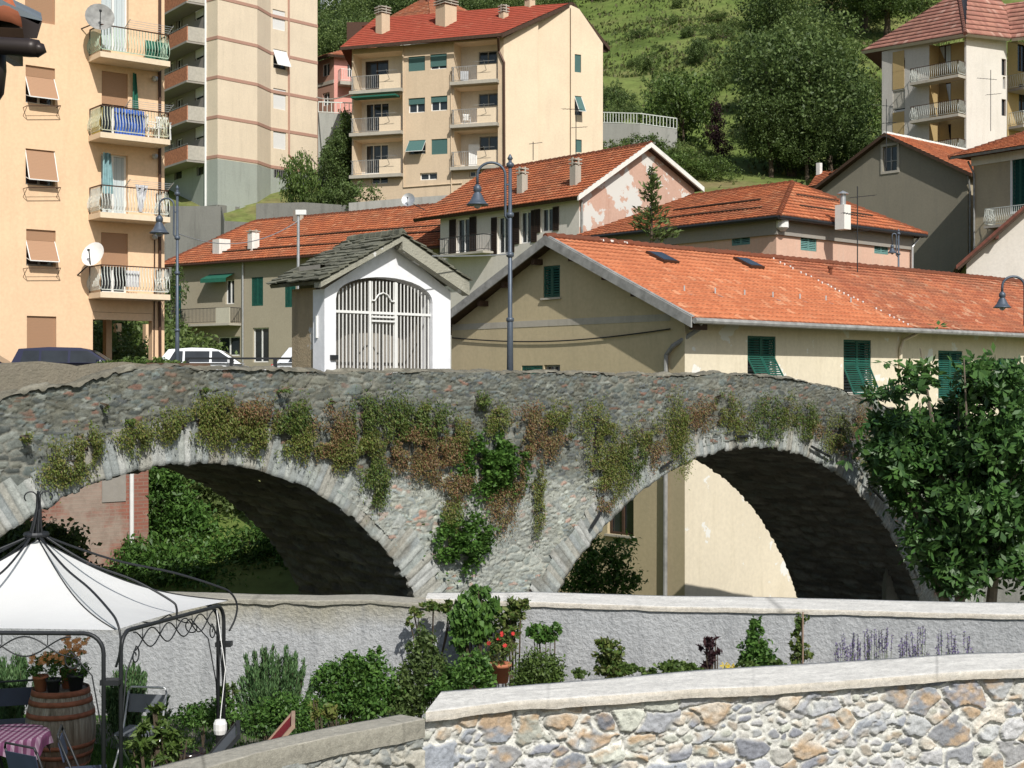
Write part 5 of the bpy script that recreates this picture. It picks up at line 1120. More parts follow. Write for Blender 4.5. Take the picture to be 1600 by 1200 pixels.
mb = MB(); mb.box6(SS.P(SS.sx(497), SS.at(497, 528)[1], 0), SS.t*.03, SS.n*.04, (0, 0, .42)); mb.build('bracket', M['white'], sh)
# roof: thick slabs and loose slates
of_ = .28; apx = SF.P(ax, az+.12, of_); le = SF.P(-.28, SF.at(500, 440)[1], of_); re_ = SF.P(sw+.26, SF.at(724, 441)[1], of_); bk = -SF.n*(dp_+.55)
def slates(par, e0, e1, t1, t0, seed, name='roof'):
    """e0-e1 eave, t0-t1 ridge; overlapping rough slabs"""
    r_ = random.Random(seed); mb = MB(); U = (e1-e0); L = U.length; U.normalize(); Vv = (t0-e0); H_ = Vv.length; Vv.normalize(); N = U.cross(Vv).normalized(); N = N if N.z > 0 else -N
    mb.prism([e0, e1, t1, t0], -N*.07); nr = int(H_/.17)
    for j in range(nr+1):
        x = -.05
        while x < L:
            w_ = r_.uniform(.2, .5); v0 = j*.17-.04+r_.uniform(-.03, .03); hh = r_.uniform(.22, .32); th = r_.uniform(.018, .035)
            v1 = min(v0+hh, H_+.03); lf0 = .03+r_.uniform(0, .02); lf1 = .005
            q = [(x+r_.uniform(-.02, .03), v0+r_.uniform(-.03, .03)), (x+w_*.5, v0-r_.uniform(0, .04)), (min(x+w_, L+.05)+r_.uniform(-.03, .02), v0+r_.uniform(-.03, .03)), (min(x+w_, L+.05), v1), (x, v1)]
            pts = [e0+U*a+Vv*b+N*(lf0 if b < v0+.1 else lf1) for a, b in q]; mb.prism(pts, N*th); x += w_*.93
    return mb.build(name, M['slate'], par)
rl_ = slates(sh, le, le+bk, apx+bk, apx, 3); rr_ = slates(sh, re_+bk*.0, re_+bk, apx+bk, apx, 5)
mb = MB()                                                          # rendered verge of the gable, peeling in places
for e in (le, re_):
    d = (e-apx); nn = Vector((0, 0, -1)); w0 = .26 if e is re_ else .1; mb.box6(apx+nn*(.03+w0)+SF.n*.01, d, -SF.n*.22, (0, 0, w0))
mb.build('verge', plaster('old_render', (.34, .33, .27), (.12, .12, .1), .7, patch=(.6, .6, .58), pamt=(.62, 3), bump=1.), sh)
mb = MB()
for i in range(9): p = apx+bk*(i/9.)+Vector((0, 0, .04)); mb.tube([p, p+bk/8.], [.09, .075], 7)
mb.build('ridge_tiles', M['slate'], sh)
# offerings inside
def bouquet(name, loc, h, r, n_, petal, label, pot=None):
    e = empty(name, loc, label, 'flowers'); o = Vector(loc); mb = MB(); mb.lathe(o, [(0, 0), (r*.5, 0), (r*.6, h*.35), (r*.55, h*.35), (0, h*.3)], 12); mb.build('vase', pot or M['white'], e, True)
    c = NR.normal(size=(120, 3))*np.array((r*.5, r*.5, h*.16))+np.array((o.x, o.y, o.z+h*.65)); V, Fq = leaves(c, .09, NR); npmesh('leaves', V, Fq, M['bushleaf'], e)
    mb = MB()
    for i in range(n_): a = rnd.uniform(0, 6.28); q = r*math.sqrt(rnd.random()); mb.lathe(o+Vector((q*math.cos(a), q*math.sin(a), h*rnd.uniform(.75, 1))), [(0, -.02), (.03, -.005), (.04, .02), (.02, .03), (0, .028)], 7)
    mb.build('petals', petal, e)
    return e
M['bushleaf'] = leafmat('bush_leaves', [(.02, .06, .012), (.05, .12, .02), (.09, .17, .03), (.04, .09, .02)])
for px, dd, mt, lb in ((548, -.5, 'white', 'bunch of white flowers in a vase behind the left bars of the shrine gate'), (560, -.62, 'yellowcloth', 'bunch of yellow flowers behind the left bars of the shrine gate'), (620, -.55, 'redflow', 'bunch of red flowers at the foot of the shrine gate door')):
    bouquet('flower_vase', SF.P(SF.sx(px), zb+.26, dd), .55, .17, 14, M[mt], lb)
# ================================================================== lamps
def street_lamp(px, D, ytop, ybase, side, arm_top, bell_px, bell_top, bell_bot, label, group='grey gooseneck street lamps', r=.05):
    b_ = W(px, ybase, D); e = empty('street_lamp', b_, label, 'street lamp', group); sc = D/F; X = lambda x: (x-CX)*sc; Z = lambda y: (CY-y)*sc
    mb = MB(); H_ = Z(ytop)-b_.z; mb.tube([b_, b_+Vector((0, 0, H_*.35)), b_+Vector((0, 0, H_*.36)), b_+Vector((0, 0, H_))], [r*1.5, r*1.2, r*.95, r*.7], 12)
    for f in (.36, .62, .78, .98): mb.lathe(b_+Vector((0, 0, H_*f)), [(r*.8, -.06), (r*1.6, -.03), (r*1.6, .03), (r*.8, .06)], 12)
    mb.lathe(b_+Vector((0, 0, H_)), [(r*.8, 0), (r*1.2, .03), (r*.5, .1), (0, .13)], 10); mb.build('pole', M['lampgrey'], e, True)
    x0 = X(px)+side*.1; xb = X(bell_px); zb_ = Z(bell_top); za = Z(arm_top); mid = (x0+xb)/2; rad = abs(x0-xb)/2; zs = za-rad*.9; pts = [Vector((X(px), D, zs-.95)), Vector((x0, D, zs-.85)), Vector((x0, D, zs-.3))]
    for i in range(13): a = math.pi*i/12; pts.append(Vector((mid+(x0-mid)*math.cos(a), D, zs+rad*.9*math.sin(a))))
    pts.append(Vector((xb, D, zb_))); mb = MB(); mb.tube(pts, .028, 8); mb.tube([Vector((X(px), D, zs-.2)), Vector((x0, D, zs-.2))], .02, 6)
    mb.build('arm', M['lampgrey'], e, True); hb = Z(bell_top)-Z(bell_bot); mb = MB()
    mb.lathe((xb, D, Z(bell_bot)), [(hb*.10, hb*1.05), (hb*.13, hb), (hb*.2, hb*.92), (hb*.2, hb*.72), (hb*.14, hb*.68), (hb*.2, hb*.6), (hb*.34, hb*.3), (hb*.48, hb*.12), (hb*.54, hb*.1), (hb*.54, hb*.04), (hb*.3, hb*.1), (0, hb*.1)], 18); mb.build('lamp_shade', M['lampgrey'], e, True)
    mb = MB(); mb.lathe((xb, D, Z(bell_bot)+hb*.06), [(hb*.2, .0), (hb*.2, -hb*.06), (hb*.1, -hb*.17), (0, -hb*.2)], 12); mb.build('bulb', M['steel'], e, True)
    return e
street_lamp(797, 29.2, 250, 640, -1, 254, 746, 290, 322, 'tall grey street lamp with gooseneck arm, right beside the white shrine')
street_lamp(277, 40, 296, 640, -1, 310, 249, 338, 366, 'grey gooseneck street lamp in front of the peach block corner')
street_lamp(1608, 31, 405, 760, -1, 432, 1566, 457, 482, 'grey gooseneck lamp hanging in at the right edge before the long roof')
street_lamp(1404, 61, 362, 520, -1, 365, 1394, 383, 396, 'small grey gooseneck lamp in front of the pink hipped house')
lp = W(466, 600, 47); lp.z = -.6; e = empty('camera_pole', lp, 'thin pale metal pole with a small box on top, left of the shrine roof', 'pole'); zt_ = (600-332)/F*47
MB().tube([lp, Vector((lp.x, lp.y, zt_))], .05, 8).build('pole', M['steel'], e); MB().box((lp.x+.1, lp.y, zt_), (.35, .2, .16)).build('camera_box', M['white'], e)
# ================================================================== parked cars
def car(loc, rz, paint, label, wagon=False, Ln=4.2, Hh=1.46):
    """side profile lofted across the width; x forward"""
    e = empty('parked_car', loc, label, 'car', 'cars parked behind the parapet'); e.rotation_euler = (0, 0, rz); o = Vector(loc); h = Ln/2
    def mk(n_, mb, m_, par=e, sm=False): return mb.build(n_, m_, par, sm)
    belt = [(-h, .55), (-h+.02, .86), (-h+.22, .93), (.55, .93), (h-.95, .88), (h-.25, .74), (h, .55), (h, .3), (h-.15, .2), (-h+.1, .2), (-h, .35)]
    mb = MB(); W_ = .84; secs = [(-W_+.12, .93), (-W_, 1.0), (W_, 1.0), (W_-.12, .93)]; nb = len(belt); k0 = 0
    sec = [(-W_+.08, .97), (-W_, .985), (-W_-.015, 1), (W_+.015, 1), (W_, .985), (W_-.08, .97)]
    for y, s in sec:
        for x, z in belt: mb.v.append((o.x+x*s, o.y+y, o.z+.2+(z-.2)*(s if z > .8 else 1)))
    for i in range(len(sec)-1):
        for j in range(nb): mb.f.append((i*nb+j, i*nb+(j+1) % nb, (i+1)*nb+(j+1) % nb, (i+1)*nb+j)); mb.m.append(0)
    mb.f.append(tuple(range(nb))); mb.m.append(0); mb.f.append(tuple((len(sec)-1)*nb+j for j in range(nb))[::-1]); mb.m.append(0); body = mk('body', mb, paint, sm=False)
    xr = -h+.12; rt = [(xr, .9), (xr+(.22 if wagon else .38), Hh-.06), (-h+1.3, Hh), (.1, Hh-.02), (.42, Hh-.1), (1.12, .9)]
    def lerp(z): return W_-.03-(z-.9)*.36
    mb = MB(); k = len(rt)
    for sg in (-1, 1):
        for x, z in rt: mb.v.append((o.x+x, o.y+sg*lerp(z), o.z+z))
    for j in range(k-1): mb.f.append((j, j+1, k+j+1, k+j)); mb.m.append(0)
    mb.f.append(tuple(range(k))); mb.m.append(0); mb.f.append(tuple(range(k, 2*k))[::-1]); mb.m.append(0); mk('cabin', mb, paint)
    for sg in (-1, 1):                                              # glass a hair outside the cabin skin
        def gp(x, z): return Vector((o.x+x, o.y+sg*(lerp(z)+.008), o.z+z))
        zb1_, zt1 = .95, Hh-.12
        for xa, xb, xc, xd in (((-h+.42 if wagon else -h+.5), -h+1.0, -h+1.0, (-h+.5 if wagon else -h+.72)), (-h+1.07, -h+1.92, -h+1.92, -h+1.07), (-h+2.0, .93, .33, -h+2.0)):
            mb = MB(); mb.q(gp(xa, zb1_), gp(xb, zb1_), gp(xc, zt1), gp(xd, zt1)); mk('side_window', mb, M['glass'])
    a0, a1 = rt[-2], rt[-1]
    for (x0, z0_), (x1, z1_), s in ((rt[-2], rt[-1], 1), (rt[0], rt[1], -1)):
        f0, f1 = .1, .93; P_ = lambda f, sg: Vector((o.x+x0+(x1-x0)*f+.012*s, o.y+sg*(lerp(z0_+(z1_-z0_)*f)-.07), o.z+z0_+(z1_-z0_)*f+.008))
        mb = MB(); mb.q(P_(f0, -1), P_(f1, -1), P_(f1, 1), P_(f0, 1)); mk('windscreen' if s > 0 else 'rear_window', mb, M['glass'])
    for x in (-h+.78, h-.82):
        for sg in (-1, 1):
            mb = MB(); c = o+Vector((x, sg*.78, .31)); mb.tube([c+Vector((0, -.1, 0)), c+Vector((0, .1, 0))], .31, 20); wh = mk('wheel', mb, M['black']); mb = MB(); mb.tube([c+Vector((0, -.105, 0)), c+Vector((0, .105, 0))], .2, 12); mk('rim', mb, M['steel'], wh)
    for sg in (-1, 1):
        mk('headlight', MB().box(o+Vector((h-.08, sg*.6, .66)), (.14, .3, .14)), M['white']); mk('tail_light', MB().box(o+Vector((-h+.01, sg*.68, .76)), (.06, .2, .26)), M['redflow'])
        mk('mirror', MB().box(o+Vector((.72, sg*.9, .98)), (.12, .16, .12)), paint)
    return e
M['navy'] = plain('navy_car_paint', (.012, .015, .045), .25, .3, .05, 2, .6); M['silver'] = plain('white_car_paint', (.62, .64, .66), .3, .2, .03, 2, .5)
def carat(px0, px1, ytop, D, *a, Hh=1.46, **k):
    z = (600-ytop)/F*D-Hh; return car(W((px0+px1)/2, 600, D)+Vector((0, 0, z)), *a, Hh=Hh, **k)
carat(38, 214, 543, 47, .12, M['navy'], 'dark navy estate car parked below the peach block, mostly hidden by the parapet', wagon=True, Ln=4.4)
carat(252, 408, 544, 50, .1, M['silver'], 'white hatchback parked behind the parapet between the two lamp posts', Ln=3.8)
carat(-128, 48, 543, 47.5, .1, M['navy'], 'dark car cut by the left edge, only its sloping bonnet and windscreen showing', Ln=4.2)
carat(443, 620, 541, 44, .0, M['silver'], 'white car mostly hidden behind the shrine, its end showing left of it', Ln=4.0)
# ================================================================== road railing, rusty plate
e = empty('road_railing', W(370, 600, 36)+Vector((0, 0, -.5)), 'thin dark metal railing in front of the white hatchback', 'railing'); pts = [W(x, 600, 36) for x in (293, 362, 430, 470)]; zr_ = 40/F*36; mb = MB()
for a, b in zip(pts, pts[1:]): mb.bar(a+Vector((0, 0, zr_)), b+Vector((0, 0, zr_)), .05)
mb.build('handrail', M['iron'], e)
for p in pts: MB().bar(p+Vector((0, 0, -.5)), p+Vector((0, 0, zr_+.02)), .09).build('post', M['iron'], e)
M['rustplate'] = plain('rusty_plate', (.12, .075, .05), .9, 0, .3, 3)
mb = MB(); a = BP.sx(252); b = BP.sx(352); mb.box6(BP.P(a, .14, -.42), BP.t*(b-a), BP.n*-.03, (0, 0, .16)); tag(mb.build('rusty_plate', M['rustplate']), 'long brown rusty plate standing on the parapet below the white hatchback', 'plate')
# ================================================================== what is seen through the left arch and on the right bank
bb_ = bldg('brick_house', W(150, 600, 26.6)+Vector((0, 0, -6.8)), 'red brick wall with peeling plaster and white drainpipe, seen through the left arch', 'house')
t = NT('old_brick'); br_ = t.n('ShaderNodeTexBrick'); uvn = t.n('ShaderNodeMapping'); co = t.co('UV'); t.l(co, br_.inputs['Vector']); br_.inputs['Scale'].default_value = 1; br_.inputs['Brick Width'].default_value = .25; br_.inputs['Row Height'].default_value = .075; br_.inputs['Mortar Size'].default_value = .012
br_.inputs['Color1'].default_value = (.31, .125, .09, 1); br_.inputs['Color2'].default_value = (.24, .10, .075, 1); br_.inputs['Mortar'].default_value = (.27, .17, .13, 1)
f = t.ramp(t.noise(.55, 6, t.co(), .65), [(.44, 0.), (.54, 1.)]); col = t.mix(t.math('MULTIPLY', f, .8), br_.outputs[0], (.34, .29, .24)); col = t.mix(t.math('MULTIPLY', t.ramp(t.noise(5, 6, t.co(), .7), [(.45, 0.), (.6, 1.)]), .35), col, (.2, .15, .12)); t.bump(br_.outputs[1], .3, .01); M['brick'] = t.done(col, .95, 0, .1)
KF = PL(232, 28.9, A); ka = KF.sx(-150); kb = 0; us = np.linspace(ka, kb, 2)
V = [KF.P(ka, -6.8), KF.P(kb, -6.8), KF.P(kb, -.65), KF.P(ka, -.65)]; npmesh('wall', [tuple(v) for v in V], [[0, 1, 2, 3]], M['brick'], bb_, uv=[(0, 0), (kb-ka, 0), (kb-ka, 6.15), (0, 6.15)])
shell(bb_, [KF.P(kb, 0), KF.P(kb, 0, -6), KF.P(ka, 0, -6)], -6.8, -.65, M['brickred']); mb = MB(); mb.q(KF.P(ka, -.65, .1), KF.P(kb+.1, -.65, .1), KF.P(kb+.1, -.65, -6), KF.P(ka, -.65, -6)); mb.build('roof', M['tile_old'], bb_)
r = KF.rect((159, 740, 196, 784)); MB().box6(KF.P(r[0], r[1], 0), KF.t*(r[2]-r[0]), KF.n*.02, (0, 0, r[3]-r[1])).build('blocked_window', M['cornice'], bb_)
pipe(bb_, [KF.P(KF.sx(203), -1, .08), KF.P(KF.sx(203), -6.5, .08)], .045, M['white'])
sd = bldg('red_roof_shed', W(320, 810, 31), 'small shed with red roof among the bushes behind the left arch', 'shed'); l_ = W(296, 803, 31)
MB().box6(l_+Vector((.1, .1, -1.6)), (.75, .3, 0), (-.2, .8, 0), (0, 0, 1.55)).build('wall', M['beigewall'], sd); tiles(sd, [l_, l_+Vector((1.0, .35, 0)), l_+Vector((.7, 1.0, .35)), l_+Vector((-.3, .65, .35))], M['tile_red'], .2, .25, .03, .02, .05)
mb = MB(); mb.box6(l_+Vector((.35, .06, -.9)), (.3, .12, 0), (0, -.02, 0), (0, 0, .5)); mb.build('window', M['black'], sd)
slopewall('bank_wall', [W(1385, 868, 32.5), W(1480, 864, 34), W(1800, 850, 38)], 4, 'dark mortared river bank wall under the fig tree', 'shadestone')
# ================================================================== vegetation
M['bushleaf'] = leafmat('bush_leaves', [(.04, .10, .02), (.075, .165, .03), (.12, .23, .045), (.06, .13, .028)], .5, .3)
M['tree_dark'] = leafmat('dark_tree_leaves', [(.055, .09, .028), (.095, .15, .042), (.145, .205, .06), (.085, .13, .04)], trans=.35); M['tree_mid'] = leafmat('mid_tree_leaves', [(.075, .115, .035), (.125, .185, .05), (.19, .25, .075), (.11, .16, .05)], trans=.35)
M['tree_light'] = leafmat('light_tree_leaves', [(.05, .09, .018), (.09, .15, .03), (.14, .2, .05)]); M['purple'] = leafmat('purple_leaves', [(.025, .012, .015), (.05, .02, .025), (.07, .03, .03)])
M['fig'] = leafmat('fig_leaves', [(.025, .065, .018), (.05, .12, .028), (.085, .175, .04), (.04, .09, .025)], .42, .22)
M['wallgreen'] = leafmat('wall_plant_green', [(.04, .09, .015), (.09, .15, .03), (.14, .17, .04), (.10, .11, .04)]); M['wallolive'] = leafmat('wall_plant_olive', [(.09, .14, .025), (.14, .19, .04), (.20, .18, .055), (.12, .18, .03), (.22, .17, .07)]); M['wallred'] = leafmat('wall_plant_red', [(.20, .085, .045), (.25, .13, .07), (.15, .16, .045), (.27, .18, .10), (.13, .17, .04)])
M['rosemary'] = leafmat('rosemary_leaves', [(.045, .10, .035), (.08, .16, .055), (.13, .22, .085)], .6, .15, 3); M['grassblade'] = leafmat('grass_blades', [(.03, .08, .012), (.06, .14, .02), (.1, .2, .035)], .6, .3)
M['lav'] = leafmat('lavender_flowers', [(.16, .12, .28), (.24, .19, .36), (.2, .17, .3)]); M['orangep'] = leafmat('orange_petals', [(.62, .22, .05), (.72, .34, .12), (.7, .4, .22)]); M['yellowp'] = leafmat('yellow_petals', [(.7, .5, .03), (.8, .62, .08)])
M['meadowgrass'] = leafmat('meadow_tufts', [(.08, .12, .03), (.11, .15, .04), (.16, .17, .055), (.07, .11, .028), (.18, .16, .08)], .7, .3, .06)
def tree(name, label, cat, loc, blobs, n, ls, mat, trunk_h, r0, group=None, clump=26, branches=7, asp=.55, cr=.22):
    e = empty(name, loc, label, cat, group); o = Vector(loc); rs = np.random.default_rng(abs(hash((round(loc[0], 2), n))) % 9999 if False else int(abs(loc[0]*37+n)) % 9999)
    B = [(o.x+b[0], o.y+b[1], o.z+b[2], b[3], b[4], b[5]) for b in blobs]; c = blobpts(B, n, rs, .45, clump, cr); V, Fq = leaves(c, ls, rs, asp); npmesh('crown', V, Fq, mat, e)
    if trunk_h:
        mb = MB(); mb.tube([o+Vector((0, 0, -.4)), o+Vector((r0*.4, 0, trunk_h*.5)), o+Vector((0, r0*.3, trunk_h)), o+Vector((0, 0, trunk_h*1.6))], [r0*1.2, r0*.9, r0*.7, r0*.35], 8)
        for i in range(branches):
            b = B[i % len(B)]; t_ = Vector((b[0]+b[3]*rs.uniform(-.6, .6), b[1]+b[4]*rs.uniform(-.6, .6), b[2]+b[5]*rs.uniform(-.3, .6))); s = o+Vector((0, 0, trunk_h*rs.uniform(.6, 1.3))); mb.tube([s, (s+t_)/2+Vector((0, 0, -.1*trunk_h)), t_], [r0*.4, r0*.25, r0*.08], 5)
        mb.build('trunk', M['trunk'], e)
    return e
# prototypes near the origin of their own, copied over the hill
def proto(name, kind, mat, n, seed):
    r_ = random.Random(seed)
    if kind == 'round': bl = [(r_.uniform(-2.6, 2.6), r_.uniform(-2.2, 2.2), r_.uniform(3.6, 8.6), r_.uniform(1.7, 2.7), r_.uniform(1.7, 2.6), r_.uniform(1.5, 2.3)) for _ in range(9)]+[(0, 0, 6, 2.8, 2.8, 3)]
    elif kind == 'tall': bl = [(r_.uniform(-1.2, 1.2), r_.uniform(-1, 1), z, 2.3-z*.13, 2.3-z*.13, 1.6) for z in (2.4, 4, 5.6, 7.2, 8.8, 10)]
    elif kind == 'bush': bl = [(r_.uniform(-2.2, 2.2), r_.uniform(-1.6, 1.6), r_.uniform(.8, 2.2), r_.uniform(1, 1.6), r_.uniform(1, 1.5), r_.uniform(.8, 1.3)) for _ in range(6)]
    return tree(name, 'x', 'tree', (0, 0, 0), bl, n, .27 if kind != 'bush' else .2, mat, 3.2 if kind == 'round' else 2.5 if kind == 'tall' else .8, .28 if kind != 'bush' else .08)
protos = {'r1': proto('hill_tree', 'round', M['tree_dark'], 15000, 1), 'r2': proto('hill_tree', 'round', M['tree_mid'], 15000, 2), 't1': proto('hill_tree', 'tall', M['tree_dark'], 11000, 3), 'b1': proto('hill_bush', 'bush', M['tree_mid'], 5200, 4), 'b2': proto('hill_bush', 'bush', M['tree_light'], 5200, 5), 'p': proto('purple_tree', 'tall', M['purple'], 8000, 6), 'b3': proto('hill_bush', 'bush', M['tree_dark'], 5200, 8)}
used = {}
LB = {'r1': 'broad dark tree', 'r2': 'broad mid green tree', 't1': 'narrow dark tree', 'b1': 'mid green bush', 'b2': 'pale green bush', 'b3': 'dark green bush', 'p': 'dark purple-leaved tree standing among the green trees on the slope'}
def hill(k, px, D, h, where, wsc=1., z=None):
    X = (px-CX)/F*D; zz = gz(X, D)-.2 if z is None else z; s = h/{'r': 10.5, 't': 11.5, 'b': 3.2, 'p': 11.5}[k[0]]
    o = place(protos[k], k not in used, (X, D, zz), rnd.uniform(0, 6.28), (s*wsc, s*wsc, s)); used[k] = 1
    o['label'] = LB[k] if k == 'p' else LB[k]+' '+where; o['category'] = 'bush' if k[0] == 'b' else 'tree'; o['group'] = LB[k].replace('bush','bushe')+'s '+where if k != 'p' else 'purple trees'
    if k == 'p': del o['group']
w1 = 'right of the meadow'
for px, D, h, k in ((1236, 121, 14.5, 'r1'), (1215, 126, 8, 'r1'), (1298, 122, 10, 'r1'), (1250, 135, 13, 'r2'), (1195, 146, 10, 'r2'), (1215, 158, 13, 'r1'), (1278, 150, 10, 'r2'), (1205, 119, 8, 'r1'), (1262, 118, 7, 'r1'), (1320, 142, 7, 'r2')): hill(k, px, D, h, w1, 1.0)
hill('p', 1122, 131, 5.6, '', .95)
w2 = 'above left of the white block'
for px, D, h, k in ((1385, 186, 14, 'r1'), (1350, 196, 14, 'r1'), (1420, 204, 14, 'r1'), (1388, 216, 15, 'r1'), (1345, 222, 13, 'r2'), (1455, 236, 14, 'r2'), (1300, 208, 7, 'r2')): hill(k, px, D, h, w2, 1.2)
for px, D, h, k in ((1345, 128, 3.5, 'b1'), (1362, 124, 4.5, 'b3'), (1372, 130, 4, 'b1'), (1340, 142, 3.5, 'b2'), (1366, 150, 3.5, 'b1'), (1315, 166, 3, 'b2')): hill(k, px, D, h, 'beside the white and ochre block')
for px, D, h, k in ((1000, 190, 1.6, 'b3'), (1045, 200, 1.4, 'b1'), (1085, 186, 1.8, 'b3'), (985, 176, 1.3, 'b1'), (1120, 198, 1.7, 'b2'), (1030, 182, 1.2, 'b3'), (1150, 190, 2.0, 'b1'), (1065, 212, 1.6, 'b1')): hill(k, px, D, h, 'small on the upper meadow', 1.1)
w3 = 'behind the red-roofed block'
for i, (px, D, h, k) in enumerate([(505, 150, 9, 'r2'), (530, 160, 10, 'r1'), (560, 172, 10, 'r2'), (515, 178, 10, 'r1'), (600, 186, 12, 'r1'), (550, 194, 11, 'r2'), (640, 196, 13, 'r1'), (690, 204, 13, 'r1'), (585, 212, 12, 'r1'), (740, 212, 13, 'r2'), (790, 214, 12, 'r1'), (645, 224, 13, 'r2'), (715, 230, 13, 'r1'), (840, 228, 13, 'r1'), (775, 238, 13, 'r2'), (890, 236, 12, 'r1'), (520, 200, 12, 'r1'), (500, 165, 9, 'r1'), (540, 145, 7, 'r1'), (505, 138, 6, 'r2'), (535, 222, 12, 'r1'), (600, 236, 12, 'r2'), (680, 242, 12, 'r1'), (730, 190, 10, 'r1'), (810, 200, 9, 'r2'), (860, 205, 9, 'r1')]): hill(k, px, D, h, w3, 1.2)
for px, D, h, k in ((965, 236, 9, 'r1'), (1020, 240, 9, 'r2'), (1090, 243, 9, 'r1'), (1140, 236, 8, 'r2'), (1180, 228, 9, 'r1'), (1235, 222, 9, 'r2'), (1290, 238, 10, 'r1'), (925, 226, 8, 'r1')): hill(k, px, D, h, 'along the top of the meadow')
for px, D, h, k in ((960, 146, 3.2, 'b3'), (972, 139, 2.2, 'b1'), (1058, 147, 5, 'b1'), (1068, 135, 6.5, 'b2'), (1020, 168, 3, 'b1'), (1050, 160, 3, 'b2'), (1100, 172, 3.5, 'b3'), (978, 141, 1.8, 'b3'), (1040, 146, 2.2, 'b3'), (1130, 182, 3, 'b1'), (1090, 150, 3.4, 'b1'), (1115, 160, 3, 'b1'), (945, 150, 3, 'b1')): hill(k, px, D, h, 'standing on the open meadow', .8)
for px, D, h, k in ((1008, 121, 3.2, 'b3'), (985, 119, 3, 'b1'), (1040, 122, 2.6, 'b1'), (1070, 118, 2.6, 'b2'), (960, 118, 2.6, 'b1'), (1110, 117, 2.2, 'b2')): hill(k, px, D, h, 'by the white-railed terrace wall')
w4 = 'between tower and tan block'
for px, D, h, k in ((538, 106, 8.5, 't1'), (525, 105, 7, 't1'), (548, 107, 7.5, 't1'), (512, 108, 6, 't1'), (532, 102, 3.6, 'b3'), (508, 103, 2.8, 'b1'), (478, 104, 2.6, 'b1')): hill(k, px, D, h, w4, .85, 12.0 if k[0] == 't' else 11.4)
for px, D, h, k in ((478, 103.5, 5.6, 'b2'),): hill(k, px, D, h, 'shaped like a flame at the tower foot', .42, 11.3)
for px, D, h, k in ((190, 66, 4.2, 'b1'), (222, 68, 4.4, 'b1'), (160, 70, 4.5, 'b3'), (246, 66, 3.6, 'b2'), (205, 62, 3.2, 'b3'), (258, 70, 3.4, 'b1')): hill(k, px, D, h, 'beside the peach block', 1.0, -.7)
for px, D, h, k in ((300, 54, 1.0, 'b1'), (380, 50, .9, 'b3'), (430, 48, .95, 'b1')): hill(k, px, D, h, 'low beside the shrine', 1.0, -.7)
hill('t1', 264, 92, 8.2, 'beside the peach block', .75, -.7)
# conifer behind the yellow roof
def conifer(px, D, ytop, ybase, wpx, label):
    e = empty('conifer', W(px, ybase, D), label, 'tree'); o = W(px, ybase, D); H_ = (ybase-ytop)/F*D; r_ = np.random.default_rng(5); pts = []; dirs = []; mb = MB(); mb.tube([o+Vector((0, 0, -2)), o+Vector((0, 0, H_))], [.09, .02], 6)
    for j in range(15):
        f = .06+j/15.5; z = H_*f; L = wpx/F*D*(1-f)**.75*(.75+.4*r_.random())
        if .42 < f < .6: L *= .55
        for k in range(6):
            a = r_.uniform(0, 6.28); d = np.array((math.cos(a), math.sin(a), .28)); q0 = np.array(o)+np.array((0, 0, z)); mb.tube([Vector(q0), Vector(q0+d*L)], [.02, .008], 4)
            m_ = int(15*L/.8)+4; t_ = r_.uniform(.15, 1, m_); pts.append(q0+d*(t_*L)[:, None]+r_.normal(size=(m_, 3))*.06); dirs.append(np.tile(d+np.array((0, 0, .4)), (m_, 1)))
    mb.build('trunk', M['trunk'], e); V, Fq = leaves(np.concatenate(pts), .2, r_, .35, dirs=np.concatenate(dirs)); npmesh('crown', V, Fq, M['tree_mid'], e)
conifer(1018, 56, 262, 382, 44, 'small loose conifer growing behind the ridge of the long orange roof')
# ------------------------------------------------------------------ meadow tufts (stuff)
X = NR.uniform(-10, 75, 60000); Y = 112+NR.uniform(0, 1, 60000)**.8*135; ok = np.abs(X/Y) < .42; X, Y = X[ok], Y[ok]; f = vnoise(X/9, Y/6, 77, 3); ok = NR.uniform(0, 1, len(X)) < np.clip((f-.35)*3, .1, 1); X, Y = X[ok], Y[ok]
Cn = np.stack([X, Y, ground(X, Y)+.12], -1); V, Fq = leaves(Cn, .6, NR, .5, up=.0, dirs=np.tile((0, -.2, .8), (len(X), 1))); tag(npmesh('meadow_grass', V, Fq, M['meadowgrass']), kind='stuff')
